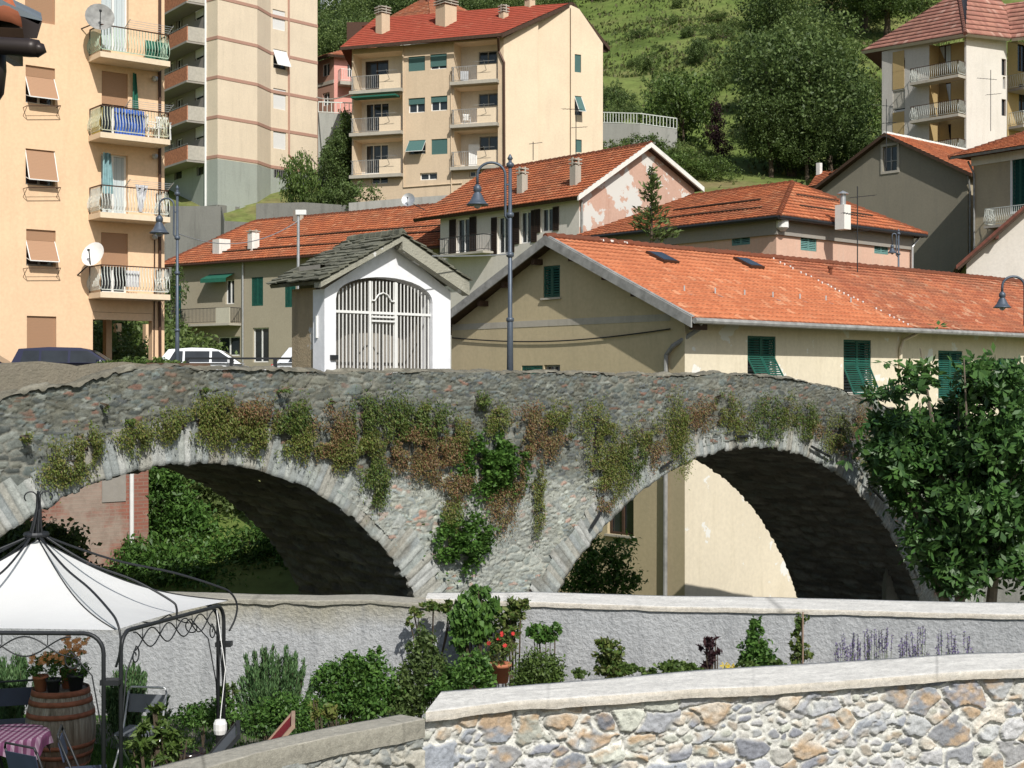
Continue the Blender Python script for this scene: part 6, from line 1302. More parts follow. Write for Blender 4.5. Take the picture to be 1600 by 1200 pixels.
# ------------------------------------------------------------------ plants rooted in the bridge face
def wallplant(px, py, rx, ry, k, label, D_off=.12, group=None):
    u, z = BP.at(px, py); P0 = BP.P(u, z, D_off); D = P0.y; sx_ = rx/F*D/.85; sz = ry/F*D; e = empty('wall_plant', P0, label, 'plant', group); rs = np.random.default_rng(int(px*7+py))
    area = rx*ry; rx *= 1.18; sx_ *= 1.18; sz *= 1.12; n = int(area*(3.6 if k != 'G' else 3.4))+60; ls = {'o': .038, 'r': .035, 'g': .042, 'G': .07}[k]; a = rs.uniform(0, 6.283, n); m_ = max(6, n//45); cl = rs.uniform(0, 6.283, m_); cr = np.sqrt(rs.uniform(0, 1, m_))*.9
    idx = rs.integers(0, m_, n); sp = .27 if k != 'G' else .3; uu = (cr*np.cos(cl))[idx]+rs.normal(size=n)*sp; zz = (cr*np.sin(cl))[idx]+rs.normal(size=n)*sp-.12*np.abs(rs.normal(size=n)); out = np.abs(rs.normal(size=n))*(.09 if k != 'G' else .17)*(1.15-np.minimum(1, np.hypot(uu, zz)))
    gm = vnoise((u+uu*sx_)*(7 if k != 'G' else 4.5), (z+zz*sz)*5, 9, 3) > (.385 if k != 'G' else .43); uu, zz, out = uu[gm], zz[gm], out[gm]; n = len(uu)
    c = np.array(P0)+np.outer(uu*sx_, np.array(BP.t))+np.outer(out, np.array(BP.n))+np.outer(zz*sz, (0, 0, 1.)); d = np.array(BP.n)*.5+np.array((0, 0, -.55)) if k != 'G' else np.array(BP.n)*.7+np.array((0, 0, .1))
    V, Fq = leaves(c, ls, rs, .42 if k != 'G' else .7, dirs=np.tile(d, (n, 1))); npmesh('leaves', V, Fq, M[{'o': 'wallolive', 'r': 'wallred', 'g': 'wallgreen', 'G': 'bushleaf'}[k]], e)
    mb = MB()
    for i in range(7): q = Vector(tuple(c[rs.integers(0, n)])); mb.tube([P0-BP.n*.12+BP.t*float(rs.uniform(-.3, .3))*sx_, (P0+q)/2+BP.n*.04, q], [.008, .006, .003], 4)
    mb.build('stems', M['trunk'], e)
KN = {'o': 'olive brown plant tuft', 'r': 'reddish dried plant tuft', 'g': 'green plant tuft'}
WPL = [(95, 718, 30, 32, 'o'), (135, 690, 16, 26, 'o'), (205, 680, 22, 24, 'o'), (256, 662, 18, 24, 'o'), (322, 640, 38, 24, 'o'), (355, 668, 48, 28, 'o'), (398, 682, 24, 26, 'o'), (380, 645, 40, 24, 'r'), (450, 652, 24, 34, 'g'), (470, 690, 28, 26, 'o'), (510, 672, 36, 40, 'r'), (535, 705, 28, 28, 'o'), (565, 652, 22, 32, 'g'), (572, 690, 20, 22, 'o'), (580, 746, 20, 36, 'g'), (613, 655, 24, 36, 'g'), (640, 690, 34, 34, 'r'), (672, 660, 34, 30, 'g'), (690, 700, 30, 36, 'r'), (612, 715, 22, 14, 'r'),
       (665, 730, 26, 22, 'r'), (705, 755, 26, 30, 'r'), (712, 680, 22, 24, 'o'), (700, 800, 15, 30, 'o'), (770, 655, 20, 22, 'o'), (776, 790, 22, 36, 'r'), (825, 668, 30, 32, 'r'), (832, 700, 24, 22, 'r'), (862, 650, 26, 24, 'o'), (858, 690, 16, 20, 'r'), (835, 752, 9, 24, 'o'), (834, 800, 8, 34, 'o'), (800, 745, 12, 30, 'r'), (745, 625, 14, 12, 'g'),
       (925, 655, 26, 30, 'o'), (945, 700, 34, 34, 'o'), (948, 748, 34, 26, 'o'), (938, 778, 14, 22, 'r'), (985, 718, 22, 24, 'g'), (1000, 670, 22, 24, 'o'), (1020, 702, 20, 26, 'r'), (1046, 655, 24, 36, 'o'), (1058, 700, 18, 32, 'o'), (1092, 645, 28, 22, 'r'), (1130, 640, 26, 22, 'o'), (1150, 662, 24, 18, 'o'), (1195, 650, 30, 30, 'g'), (1225, 640, 18, 22, 'o'), (1252, 656, 24, 24, 'g'), (1268, 668, 16, 14, 'r'), (1300, 672, 28, 28, 'o'), (1312, 696, 20, 14, 'r'), (1335, 655, 24, 24, 'r'), (1348, 705, 20, 24, 'o'), (1362, 735, 14, 22, 'g'), (1376, 680, 18, 20, 'o')]
for px, py, rx, ry, k in WPL:
    where = 'above the left arch' if px < 600 else 'on the bridge pier' if px < 900 else 'above the right arch'
    wallplant(px, py, rx, ry, k, KN[k]+' growing '+where, group=KN[k].replace('tuft', 'tufts')+' '+where)
wallplant(765, 722, 42, 40, 'G', 'large bright green bush hanging from the bridge pier, upper of the two'); wallplant(715, 842, 36, 34, 'G', 'bright green bush low on the bridge pier, lower of the two'); wallplant(803, 702, 12, 16, 'G', 'small green shrub on the bridge face just right of the large pier bush')
for i in range(24):                                                 # thin scatter of sprigs in the joints
    px = 40+i*92+rnd.uniform(-30, 30); py = rnd.uniform(600, 690)
    if i < 14: wallplant(px, py, rnd.uniform(4, 9), rnd.uniform(4, 9), rnd.choice('og'), 'tiny sprig of weed in the bridge parapet', group='tiny sprigs of weed in the bridge parapet')
# creeper over the parapet by the cars
def bush(name, label, D, blobs, n, ls, mat, cat='bush', group=None, clump=22, asp=.55, stem=None, cr=.25, shell_=.35, dirs=None, dep=.8):
    n = int(n*1.7); ls *= .74
    B = []
    for px, py, rx, ry in blobs: p = W(px, py, D); B.append((p.x, p.y, p.z, rx/F*D, rx/F*D*dep, ry/F*D))
    zb = min(b[2]-b[5] for b in B) if stem is None else stem; cx = sum(b[0] for b in B)/len(B); e = empty(name, (cx, D, zb), label, cat, group); rs = np.random.default_rng(int(blobs[0][0]*3+n) % 9973)
    c = blobpts(B, n, rs, shell_, clump, cr); c = c[c[:, 2] > zb+.02]; V, Fq = leaves(c, ls, rs, asp, vary=.55, dirs=None if dirs is None else np.tile(dirs, (len(c), 1))); npmesh('leaves', V, Fq, mat, e); mb = MB()
    for b in B:
        for k in range(3): q = Vector((b[0]+rs.uniform(-.5, .5)*b[3], b[1]+rs.uniform(-.4, .4)*b[4], b[2]+rs.uniform(-.2, .7)*b[5])); s = Vector((cx+(b[0]-cx)*.6, D, zb)); mb.tube([s, (s+q)/2+Vector((.02, 0, .02)), q], [ls*.18, ls*.13, ls*.06], 5)
    mb.build('stems', M['trunk'], e); return e
bush('creeper', 'low bright green creeper spilling over the parapet by the dark estate car', 23.5, [(170, 572, 22, 7), (205, 568, 28, 10), (240, 569, 26, 9), (275, 570, 18, 6)], 1500, .07, M['tree_light'])
# bushes behind the left arch, in the river bed
w5 = 'on the river bank seen through the left arch'
for i, (D, bl, n, m) in enumerate([(29.5, [(250, 790, 48, 48), (225, 850, 34, 54), (290, 840, 54, 54), (245, 740, 40, 30)], 8200, 'bushleaf'), (30.5, [(330, 790, 50, 46), (300, 755, 44, 30), (370, 830, 52, 54)], 8000, 'tree_mid'), (29, [(390, 870, 56, 50), (440, 890, 50, 50), (340, 890, 56, 46), (380, 930, 90, 40)], 10000, 'bushleaf'), (28.4, [(260, 895, 60, 40), (220, 890, 44, 44), (320, 915, 60, 30)], 6500, 'bushleaf'), (32, [(250, 765, 60, 44), (320, 800, 70, 56), (400, 845, 70, 66), (460, 900, 40, 50)], 9000, 'tree_light')]):
    bush('river_shrub', ['leafy shrub with arching branches', 'loose willow-like shrub', 'dense low shrub', 'low bright shrub', 'pale green shrub at the back'][i]+' '+w5, D, bl, n, .15, M[m], 'shrub', asp=.38)
bush('ivy_bush', 'dark ivy-covered bush in the shade of the left arch, behind the gazebo', 22.9, [(40, 855, 56, 44), (95, 872, 40, 46), (20, 880, 60, 50), (150, 912, 40, 26)], 6000, .12, M['tree_dark'], 'bush', asp=.7)
bush('river_shrub', 'leafy shrub at the left foot of the right arch, against the yellow house', 35, [(935, 890, 44, 36), (965, 860, 26, 26), (900, 905, 36, 26), (975, 905, 28, 28), (925, 858, 18, 20), (935, 960, 50, 50)], 3600, .17, M['bushleaf'], 'shrub', asp=.38, clump=20, cr=.3, stem=-6.75)
# fig tree over the right end of the bridge
def rosettes(C_, n_l, L, rs):
    k = len(C_); idx = np.repeat(np.arange(k), n_l); ax = rs.normal(size=(k, 3)); ax[:, 1] -= .6; ax[:, 2] += .7; ax /= np.linalg.norm(ax, axis=1)[:, None]
    d = rs.normal(size=(len(idx), 3)); a = ax[idx]; d = d-a*(d*a).sum(1)[:, None]; d /= np.linalg.norm(d, axis=1)[:, None]; d = d+a*.35; d[:, 2] -= .35; d /= np.linalg.norm(d, axis=1)[:, None]
    w_ = np.cross(d, a+rs.normal(size=d.shape)*.15); w_ /= np.linalg.norm(w_, axis=1)[:, None]; sz = L*(.7+.6*rs.random(len(idx)))[:, None]; c = C_[idx]+d*sz*.2; nz = np.cross(d, w_)
    V = np.empty((len(idx), 4, 3)); V[:, 0] = c; V[:, 1] = c+d*sz*.55+w_*sz*.2+nz*sz*.03; V[:, 2] = c+d*sz; V[:, 3] = c+d*sz*.55-w_*sz*.2-nz*sz*.03
    return V.reshape(-1, 3), np.arange(len(idx)*4).reshape(-1, 4)
Df = 28.5; fb = [(1475, 580, 52, 44), (1560, 590, 50, 45), (1410, 625, 44, 36), (1480, 650, 60, 36), (1560, 680, 60, 50), (1420, 705, 56, 40), (1500, 720, 60, 50), (1580, 760, 50, 50), (1440, 770, 56, 44), (1530, 790, 60, 44), (1470, 835, 50, 40), (1560, 860, 56, 40), (1500, 890, 50, 30), (1395, 740, 26, 30), (1640, 700, 60, 90), (1650, 850, 60, 70), (1620, 590, 40, 40), (1700, 760, 50, 90), (1392, 660, 22, 24)]
e = empty('fig_tree', W(1530, 1130, Df), 'large leafy dark green tree overhanging the right end of the bridge', 'tree'); rs = np.random.default_rng(3); B = []
for i, (px, py, rx, ry) in enumerate(fb): p = W(px, py, Df+rs.uniform(-1.2, .9)); B.append((p.x, p.y, p.z, rx/F*Df, .8, ry/F*Df))
c = blobpts(B, 6800, rs, .3, 12, .34); k_ = (c[:, 2] > -.6); c = c[~k_ | (vnoise(c[:, 0]*1.3, c[:, 2]*1.3, 4, 2) > .47)]; V, Fq = rosettes(c, 7, .185, rs); npmesh('crown', V, Fq, M['fig'], e); mb = MB(); base = W(1530, 1130, Df+.3); knees = [W(1500, 860, Df), W(1560, 830, Df), W(1450, 880, Df+.3)]
M['palebark'] = plain('pale_bark', (.2, .17, .13), .9, 0, .3, 8, .1, .4)
for j, kn in enumerate(knees):
    mb.tube([base, (base+kn)/2+Vector((.2*j-.2, 0, 0)), kn], [.16, .12, .09], 8)
    for b in B[j::3]:
        for q_ in range(3): t_ = Vector((b[0]+rs.uniform(-.7, .7)*b[3], b[1]+rs.uniform(-.7, .3), b[2]+rs.uniform(-.5, .8)*b[5])); mb.tube([kn, (kn+t_)/2+Vector((rs.uniform(-.2, .2), rs.uniform(-.3, .1), rs.uniform(-.3, .1))), t_], [.06, .035, .012], 5)
mb.build('trunk', M['palebark'], e)
# ================================================================== gazebo
GH = -3.9; FR = W(180, 990, 12.0); BR = W(356, 943, 14.3); FL = FR+Vector((-2.75, .1, 0)); BL = BR+Vector((-2.85, .1, 0)); AP = W(60, 848, 13.2)
for p in (FL,): p.z = FR.z
BL.z = BR.z
gaz = empty('gazebo', (AP.x, AP.y, GH), 'white canopied garden gazebo with scrolled black wrought iron frame', 'gazebo')
M['canvas'] = NT('canvas').m; t = NT('white_canvas'); col = t.ramp(t.noise(1.2, 4, t.co()), [(.3, (.86, .86, .86)), (.7, (.9, .9, .9))]); t.bump(t.noise(3, 4, t.co()), .25, .05); t.done(col, .8, 0, .1)
tr = t.n('ShaderNodeBsdfTranslucent'); tr.inputs[0].default_value = (.92, .92, .9, 1); mx = t.n('ShaderNodeMixShader'); mx.inputs[0].default_value = .38; t.l(t.p.outputs[0], mx.inputs[1]); t.l(tr.outputs[0], mx.inputs[2]); t.l(mx.outputs[0], t.o.inputs[0]); M['canvas'] = t.m
mb = MB(); n1, n2 = 14, 12; cor = [FL, FR, BR, BL]
for a, b in zip(cor, cor[1:]+cor[:1]):
    k = len(mb.v)
    for i in range(n1+1):
        f = i/n1
        for j in range(n2+1):
            g = j/n2; e = a+(b-a)*g+Vector((0, 0, -.0)); ctr = (a+b)/2; e = e+(Vector((AP.x, AP.y, e.z))-e)*(.05*math.sin(math.pi*g)); p = AP+(e-AP)*f; p.z -= .17*math.sin(math.pi*f)*(.8+.2*math.sin(math.pi*g)); mb.v.append(tuple(p+Vector((0, 0, .03))))
    for i in range(n1):
        for j in range(n2): c = k+i*(n2+1)+j; mb.f.append((c, c+1, c+n2+2, c+n2+1)); mb.m.append(0)
mb.build('canopy', M['canvas'], gaz, True, fix=False)
def sag(f, a): p = AP+(a-AP)*f; p.z -= .17*math.sin(math.pi*f)*.8-.035; return p
mb = MB()
for a in cor: mb.tube([sag(f, a) for f in np.linspace(0, 1, 14)], .006, 5)
mb.build('seam', M['iron'], gaz)
def side(A_, B_, nm='frame'):
    """one side: posts with rounded shoulders carrying the top rail"""
    d = (B_-A_).normalized(); r = .17; a = A_+d*.1; b = B_-d*.1; pts = [Vector((a.x, a.y, GH)), Vector((a.x, a.y, A_.z-r))]
    for i in range(1, 6): t_ = math.pi/2*i/6; pts.append(Vector((a.x, a.y, A_.z-r))+d*(r*(1-math.cos(t_)))+Vector((0, 0, r*math.sin(t_))))
    pts.append(a+d*r); pts.append(b-d*r)
    for i in range(1, 6): t_ = math.pi/2*i/6; pts.append(b-d*r*(1-math.sin(t_))+Vector((0, 0, -r*(1-math.cos(t_)))))
    pts += [b+Vector((0, 0, -r)), Vector((b.x, b.y, GH))]; m_ = MB(); m_.tube(pts, .019, 10); m_.build(nm, M['iron'], gaz, True)
for a, b in ((FL, FR), (FR, BR), (BR, BL), (BL, FL)): side(a, b)
for c in (FR, BR):                                                  # clamps between the paired posts
    for z in (-.42, -1.55):
        m_ = MB(); m_.box(c+Vector((-.05, .05, z)), (.16, .12, .045)); m_.build('clamp', M['iron'], gaz)
hub = AP+Vector((-.02, 0, .02)); fin = AP+Vector((0, 0, .43))
def rib(C_, out, mid=False):
    d = Vector((C_.x-AP.x, C_.y-AP.y, 0)).normalized(); pts = [C_+d*out*.25+Vector((0, 0, -.28)), C_+d*(out+.02)+Vector((0, 0, -.16)), C_+d*(out+.04)+Vector((0, 0, -.02)), C_+d*(out*.6)+Vector((0, 0, .10)), C_+d*(-.1)+Vector((0, 0, .18)), C_+(hub-C_)*.3+Vector((0, 0, .13)), C_+(hub-C_)*.62+Vector((0, 0, .06)), hub+d*.1+Vector((0, 0, .03)), hub+d*.05+Vector((0, 0, .1)), fin+d*.02+Vector((0, 0, -.12)), fin]
    if mid: pts = [C_+Vector((0, 0, .0)), C_+Vector((0, 0, .09)), C_-d*.06+Vector((0, 0, .16))]+pts[5:]
    o = [];                                                          # Catmull-Rom smoothing
    P_ = [pts[0]]+pts+[pts[-1]]
    for i in range(1, len(P_)-2):
        for s in range(5):
            u = s/5.; o.append(.5*((2*P_[i])+(P_[i+1]-P_[i-1])*u+(2*P_[i-1]-5*P_[i]+4*P_[i+1]-P_[i+2])*u*u+(3*P_[i]-P_[i-1]-3*P_[i+1]+P_[i+2])*u**3))
    o.append(pts[-1]); m_ = MB(); m_.tube(o, .0105, 8); m_.build('rib', M['iron'], gaz, True)
for c in cor: rib(c, .06)
for a, b in ((FR, BR), (FL, FR), (BR, BL), (BL, FL)): rib((a+b)/2, -.02, True)
for k in range(4):
    a = math.pi/2*k+.4; d = Vector((math.cos(a), math.sin(a), 0)); pts = [fin+d*.02+Vector((0, 0, -.25))]+[fin+d*(.07-.055*math.cos(t_))+Vector((0, 0, .0+.05*math.sin(t_))) for t_ in np.linspace(0, 3.9, 12)]; m_ = MB(); m_.tube(pts, .007, 6); m_.build('finial_scroll', M['iron'], gaz, True)
m_ = MB(); m_.lathe(hub+Vector((0, 0, .04)), [(.11, 0), (.12, .02), (.11, .04), (.1, .02), (.11, 0)], 16); m_.build('hub_ring', M['iron'], gaz)
m_ = MB(); m_.tube([hub, fin+Vector((0, 0, .02))], .01, 6); m_.build('spire', M['iron'], gaz)
def scroll(a, b, n_, z0, amp):
    """interlaced wavy irons under a beam, with curled brackets at both posts"""
    d = b-a; L = d.length; u = d.normalized(); m_ = MB()
    for ph in (0, math.pi):
        m_.tube([a+u*(L*(.14+.72*s))+Vector((0, 0, z0-amp-amp*math.cos(ph+s*n_*math.pi))) for s in np.linspace(0, 1, 46)], .0065, 6)
    for k in range(n_): s = .14+.72*(k+.5)/n_; m_.bar(a+u*(L*s)+Vector((0, 0, -.01)), a+u*(L*s)+Vector((0, 0, -amp*1.2)), .006)
    m_.build('scrollwork', M['iron'], gaz, True)
    for s, q in ((1, a), (-1, b)):
        c = q+u*s*.36+Vector((0, 0, -.24)); pts = [c+u*s*(.012+.0095*t_)*math.cos(t_)+Vector((0, 0, (.012+.0095*t_)*math.sin(t_))) for t_ in np.linspace(0, 7.6, 30)]
        pts += [q+u*s*.2+Vector((0, 0, -.36)), q+u*s*.12+Vector((0, 0, -.8)), q+u*s*.11+Vector((0, 0, -1.05))]; m_ = MB(); m_.tube(pts, .0065, 6); m_.build('bracket_scroll', M['iron'], gaz, True)
scroll(FR, BR, 5, -.03, .085); scroll(FL, FR, 5, -.03, .085); scroll(BR, BL, 5, -.03, .085)
# ================================================================== barrel with flower pots
bx = W(95, 600, 14.4); bar_ = empty('wine_barrel', (bx.x, bx.y, GH), 'old grey wooden wine barrel with rusty hoops, flower pots standing on it', 'barrel')
t = NT('barrel_wood'); co = t.co(); nn = t.noise(3, 6, t.co('Object', (9, 9, .7)), .7); col = t.ramp(nn, [(.3, (.10, .08, .06)), (.5, (.24, .20, .16)), (.7, (.36, .33, .28))]); sp = t.n('ShaderNodeSeparateXYZ'); t.l(co, sp.inputs[0])
lowf = t.ramp(t.math('ADD', sp.outputs[2], t.math('MULTIPLY', t.noise(3, 4, co), .3)), [(.35, 1.), (.6, 0.)]); col = t.mix(t.math('MULTIPLY', lowf, .6), col, (.16, .08, .05)); t.bump(nn, .5, .01); M['barrel'] = t.done(col, .85, 0, .2)
M['hoop'] = plain('rusty_hoop', (.26, .10, .06), .8, .2, .35, 10, .2, .4)
HB = .80; rb = lambda z: .275+.07*math.sin(math.pi*min(1, max(0, z/HB)))**1.1
mb = MB(); ns = 28
for s in range(ns):
    a0 = 2*math.pi*s/ns; a1 = 2*math.pi*(s+1)/ns; k = len(mb.v); jz = rnd.uniform(-.004, .004)
    for i in range(13):
        z = HB*i/12; r = rb(z)+jz
        for a, q in ((a0, -.004), (a0+.02, 0), (a1-.02, 0), (a1, -.004)): mb.v.append((bx.x+(r+q)*math.cos(a), bx.y+(r+q)*math.sin(a), GH+z))
    for i in range(12):
        for j in range(3): c = k+i*4+j; mb.f.append((c, c+1, c+5, c+4)); mb.m.append(0)
mb.build('staves', M['barrel'], bar_); mb = MB(); mb.lathe((bx.x, bx.y, GH+HB-.025), [(0, 0), (.27, 0)], 28); mb.build('head', M['barrel'], bar_)
for z0, h_ in ((.0, .05), (.12, .045), (.22, .045), (.53, .05), (.655, .05), (.745, .055)):
    mb = MB(); mb.lathe((bx.x, bx.y, GH+z0), [(rb(z0)+.002, 0), (rb(z0)+.008, 0), (rb(z0+h_)+.008, h_), (rb(z0+h_)+.002, h_)], 32); mb.build('hoop', M['hoop'], bar_, True)
M['terra'] = plain('terracotta', (.45, .17, .09), .8, 0, .15, 8); M['potblack'] = plain('black_plastic_pot', (.025, .027, .03), .4); M['glaze'] = plain('dark_glazed_pot', (.02, .012, .01), .12, 0, .3, 4, .7)
def flowerpot(loc, r, h, mat, label, fol, foln, fr, fh, petals=None, pn=0, ls=.05, cat='flower pot', dirs=None, asp=.4, group=None):
    e = empty('flower_pot', loc, label, cat, group); o = Vector(loc); mb = MB(); mb.lathe(o, [(0, 0), (r*.72, 0), (r*.95, h*.82), (r*1.08, h*.82), (r*1.08, h), (r*.95, h), (r*.9, h*.88), (0, h*.86)], 20); mb.build('pot', mat, e, True)
    rs = np.random.default_rng(int(abs(loc[0]*500))); c = blobpts([(o.x, o.y, o.z+h+fh*.45, fr, fr, fh*.6)], foln, rs, .1, 18, .25); c = c[c[:, 2] > o.z+h*.7]; V, Fq = leaves(c, ls, rs, asp, dirs=dirs if dirs is None else np.tile(dirs, (len(c), 1))); npmesh('leaves', V, Fq, fol, e)
    if petals is not None:
        mb = MB()
        for i in range(pn):
            a = rnd.uniform(0, 6.28); q = fr*math.sqrt(rnd.random())*1.05; z = h+fh*rnd.uniform(.62, 1.1); p = o+Vector((q*math.cos(a), q*math.sin(a), z)); s_ = rnd.uniform(.016, .026); tl = Vector((rnd.uniform(-.4, .4), -1, rnd.uniform(.2, 1))).normalized(); u = tl.cross(Vector((0, 0, 1))).normalized(); v = u.cross(tl)
            for k in range(7): b = 2*math.pi*k/7; d = u*math.cos(b)+v*math.sin(b); w_ = u*-math.sin(b)+v*math.cos(b); mb.q(p, p+d*s_*.7+w_*s_*.3, p+d*s_*1.3+tl*.003, p+d*s_*.7-w_*s_*.3)
        mb.build('flowers', petals, e, fix=False)
    return e
zt_b = GH+HB-.022
flowerpot((bx.x-.18, bx.y-.08, zt_b), .075, .16, M['terra'], 'terracotta pot of orange daisies, leftmost on the barrel', M['bushleaf'], 260, .14, .2, M['orangep'], 26)
flowerpot((bx.x-.03, bx.y-.14, zt_b), .075, .14, M['potblack'], 'black pot of pale orange daisies at the front of the barrel top', M['bushleaf'], 260, .14, .22, M['orangep'], 30)
flowerpot((bx.x+.05, bx.y+.08, zt_b), .08, .20, M['terra'], 'terracotta pot with trailing orange plant, near the middle of the barrel top', M['wallred'], 240, .12, .16, M['orangep'], 24)
flowerpot((bx.x+.17, bx.y-.05, zt_b), .085, .17, M['potblack'], 'black pot of tall orange daisies, rightmost on the barrel', M['bushleaf'], 320, .16, .34, M['orangep'], 44)
# ================================================================== table, chairs, other garden things
M['check'] = None; t = NT('checked_cloth'); ck = t.n('ShaderNodeTexWave', wave_type='BANDS', bands_direction='X'); ck.inputs['Scale'].default_value = 5.5; c2 = t.n('ShaderNodeTexWave', wave_type='BANDS', bands_direction='Y'); c2.inputs['Scale'].default_value = 5.5; co = t.co(); t.l(co, ck.inputs['Vector']); t.l(co, c2.inputs['Vector'])
col = t.mix(t.ramp(ck.outputs['Fac'], [(.45, 0.), (.55, 1.)]), (.24, .17, .22), (.09, .028, .065)); col = t.mix(t.math('MULTIPLY', t.ramp(c2.outputs['Fac'], [(.45, 0.), (.55, 1.)]), .5), col, (.12, .03, .09)); M['check'] = t.done(col, .85)
tc = W(12, 600, 12.9); tz = GH+.70; tb_ = empty('garden_table', (tc.x, tc.y, GH), 'small garden table under a checked cloth beside the barrel', 'table')
mb = MB(); mb.lathe((tc.x, tc.y, tz-.03), [(0, 0), (.36, 0), (.36, .025), (0, .025)], 24); mb.build('tabletop', M['iron'], tb_)
for k in range(4): a = math.pi/4+math.pi/2*k; d = Vector((math.cos(a), math.sin(a), 0)); m_ = MB(); m_.tube([Vector((tc.x, tc.y, GH))+d*.34, Vector((tc.x, tc.y, GH+.35))+d*.1, Vector((tc.x, tc.y, tz-.03))+d*.28], .014, 6); m_.build('leg', M['iron'], tb_)
mb = MB(); N_ = 26; s_ = .47
for i in range(N_+1):
    for j in range(N_+1):
        x = (i/N_*2-1)*s_; y = (j/N_*2-1)*s_; r = math.hypot(x, y); ov = max(0, r-.365); ang = math.atan2(y, x); rr = min(r, .372)+ov*.12+.02*math.sin(ang*9)*min(1, ov*8); mb.v.append((tc.x+rr*math.cos(ang), tc.y+rr*math.sin(ang), tz+.004-ov*.95))
for i in range(N_):
    for j in range(N_): a = i*(N_+1)+j; mb.f.append((a, a+1, a+N_+2, a+N_+1)); mb.m.append(0)
tag(mb.build('tablecloth', M['check'], smooth=True), 'purple and white checked tablecloth lying on the round garden table', 'tablecloth')
M['navyseat'] = plain('dark_blue_seat', (.03, .04, .07), .6); M['greyseat'] = plain('grey_seat_fabric', (.10, .11, .125), .7)
def folding_chair(px, D, rz, label, seatm, framem, hs=.45, hb=.84):
    p = W(px, 600, D); p.z = GH; e = empty('folding_chair', p, label, 'chair', None); e.rotation_euler = (0, 0, rz); w_ = .2
    for sg in (-1, 1):
        x = sg*w_; m_ = MB(); m_.tube([p+Vector((x, -.24, 0)), p+Vector((x, .02, hs*.75)), p+Vector((x, .2, hb-.04))], .011, 6); m_.build('leg', framem, e, True); m_ = MB(); m_.tube([p+Vector((x*.88, .24, 0)), p+Vector((x*.88, -.18, hs))], .011, 6); m_.build('leg', framem, e, True)
    m_ = MB(); m_.tube([p+Vector((-w_, .2, hb-.05)), p+Vector((-w_*.9, .21, hb)), p+Vector((w_*.9, .21, hb)), p+Vector((w_, .2, hb-.05))], .011, 6); m_.build('top_rail', framem, e, True)
    m_ = MB(); m_.box(p+Vector((0, 0, hs)), (.37, .36, .025)); m_.build('seat', seatm, e)
    m_ = MB(); q0 = p+Vector((-w_+.01, .155, hb-.24)); m_.box6(q0, (2*w_-.02, 0, 0), (0, .045, .17), (0, .012, 0)); m_.build('backrest', seatm, e)
folding_chair(218, 14.0, -.15, 'silver framed folding chair with grey backrest, behind the gazebo post', M['greyseat'], M['steel'])
folding_chair(22, 14.3, .3, 'dark folding chair behind the checked table, left of the barrel', M['navyseat'], M['iron'])
folding_chair(62, 12.1, 2.6, 'dark blue folding chair in front of the barrel, cut by the bottom edge', M['navyseat'], M['iron'])
folding_chair(132, 12.5, 1.8, 'dark folding chair between table and front gazebo post, near the bottom edge', M['navyseat'], M['iron'])
def lounger(px, D, rz, label, cl, fm):
    p = W(px, 600, D); p.z = GH; e = empty('deck_chair', p, label, 'deck chair'); e.rotation_euler = (0, 0, rz)
    for sg in (-1, 1):
        m_ = MB(); m_.bar(p+Vector((-.75, sg*.27, .15)), p+Vector((.25, sg*.27, .32)), .035); m_.build('side_rail', fm, e); m_ = MB(); m_.bar(p+Vector((.2, sg*.27, .3)), p+Vector((.62, sg*.27, .78)), .035); m_.build('side_rail', fm, e)
        m_ = MB(); m_.bar(p+Vector((-.6, sg*.25, 0)), p+Vector((-.5, sg*.25, .2)), .03); m_.build('leg', fm, e); m_ = MB(); m_.bar(p+Vector((.35, sg*.25, 0)), p+Vector((.2, sg*.25, .3)), .03); m_.build('leg', fm, e)
    m_ = MB(); m_.bar(p+Vector((.62, -.28, .78)), p+Vector((.62, .28, .78)), .035); m_.build('cross_rail', fm, e)
    m_ = MB(); m_.q(p+Vector((-.72, -.25, .17)), p+Vector((.22, -.25, .33)), p+Vector((.22, .25, .33)), p+Vector((-.72, .25, .17))); m_.q(p+Vector((.22, -.25, .33)), p+Vector((.6, -.25, .76)), p+Vector((.6, .25, .76)), p+Vector((.22, .25, .33))); m_.build('sling', cl, e)
M['redcloth'] = plain('dark_red_canvas', (.22, .012, .02), .8); M['palewood'] = plain('worn_wood', (.32, .22, .16), .8)
lounger(352, 13.0, .15, 'red canvas deck chair with worn wooden frame behind the grey coping', M['redcloth'], M['palewood'])
lounger(262, 12.6, .2, 'dark canvas lounger low behind the grey coping, left of the red one', M['greyseat'], M['iron'])
gp = W(296, 600, 13.6); flowerpot((gp.x, gp.y, GH), .15, .36, M['glaze'], 'large shiny black glazed garden pot standing on the grass', M['bushleaf'], 60, .08, .12)
flowerpot(tuple(W(782, 1066, 15.4)), .115, .21, M['terra'], 'terracotta pot of reddish plant against the grey garden wall', M['wallgreen'], 380, .19, .32, M['redflow'], 6)
lp = W(344, 1150, 13.6); e = empty('hanging_lantern', (lp.x, lp.y, lp.z), 'small white box lantern hanging on a pale cord from the gazebo beam', 'lantern'); zc_ = BR.z
MB().tube([lp+Vector((0, 0, .16)), lp+Vector((.01, .2, .6)), BR+Vector((-.06, -.25, -.03))], .004, 5).build('cord', M['white'], e)
mb = MB(); mb.lathe(lp, [(.0, .02), (.055, .02), (.065, .06), (.065, .12), (.05, .155), (0, .16)], 12); mb.build('housing', M['white'], e); MB().lathe(lp, [(0, -.06), (.04, -.06), (.045, .02), (0, .02)], 12).build('bowl', M['black'], e)
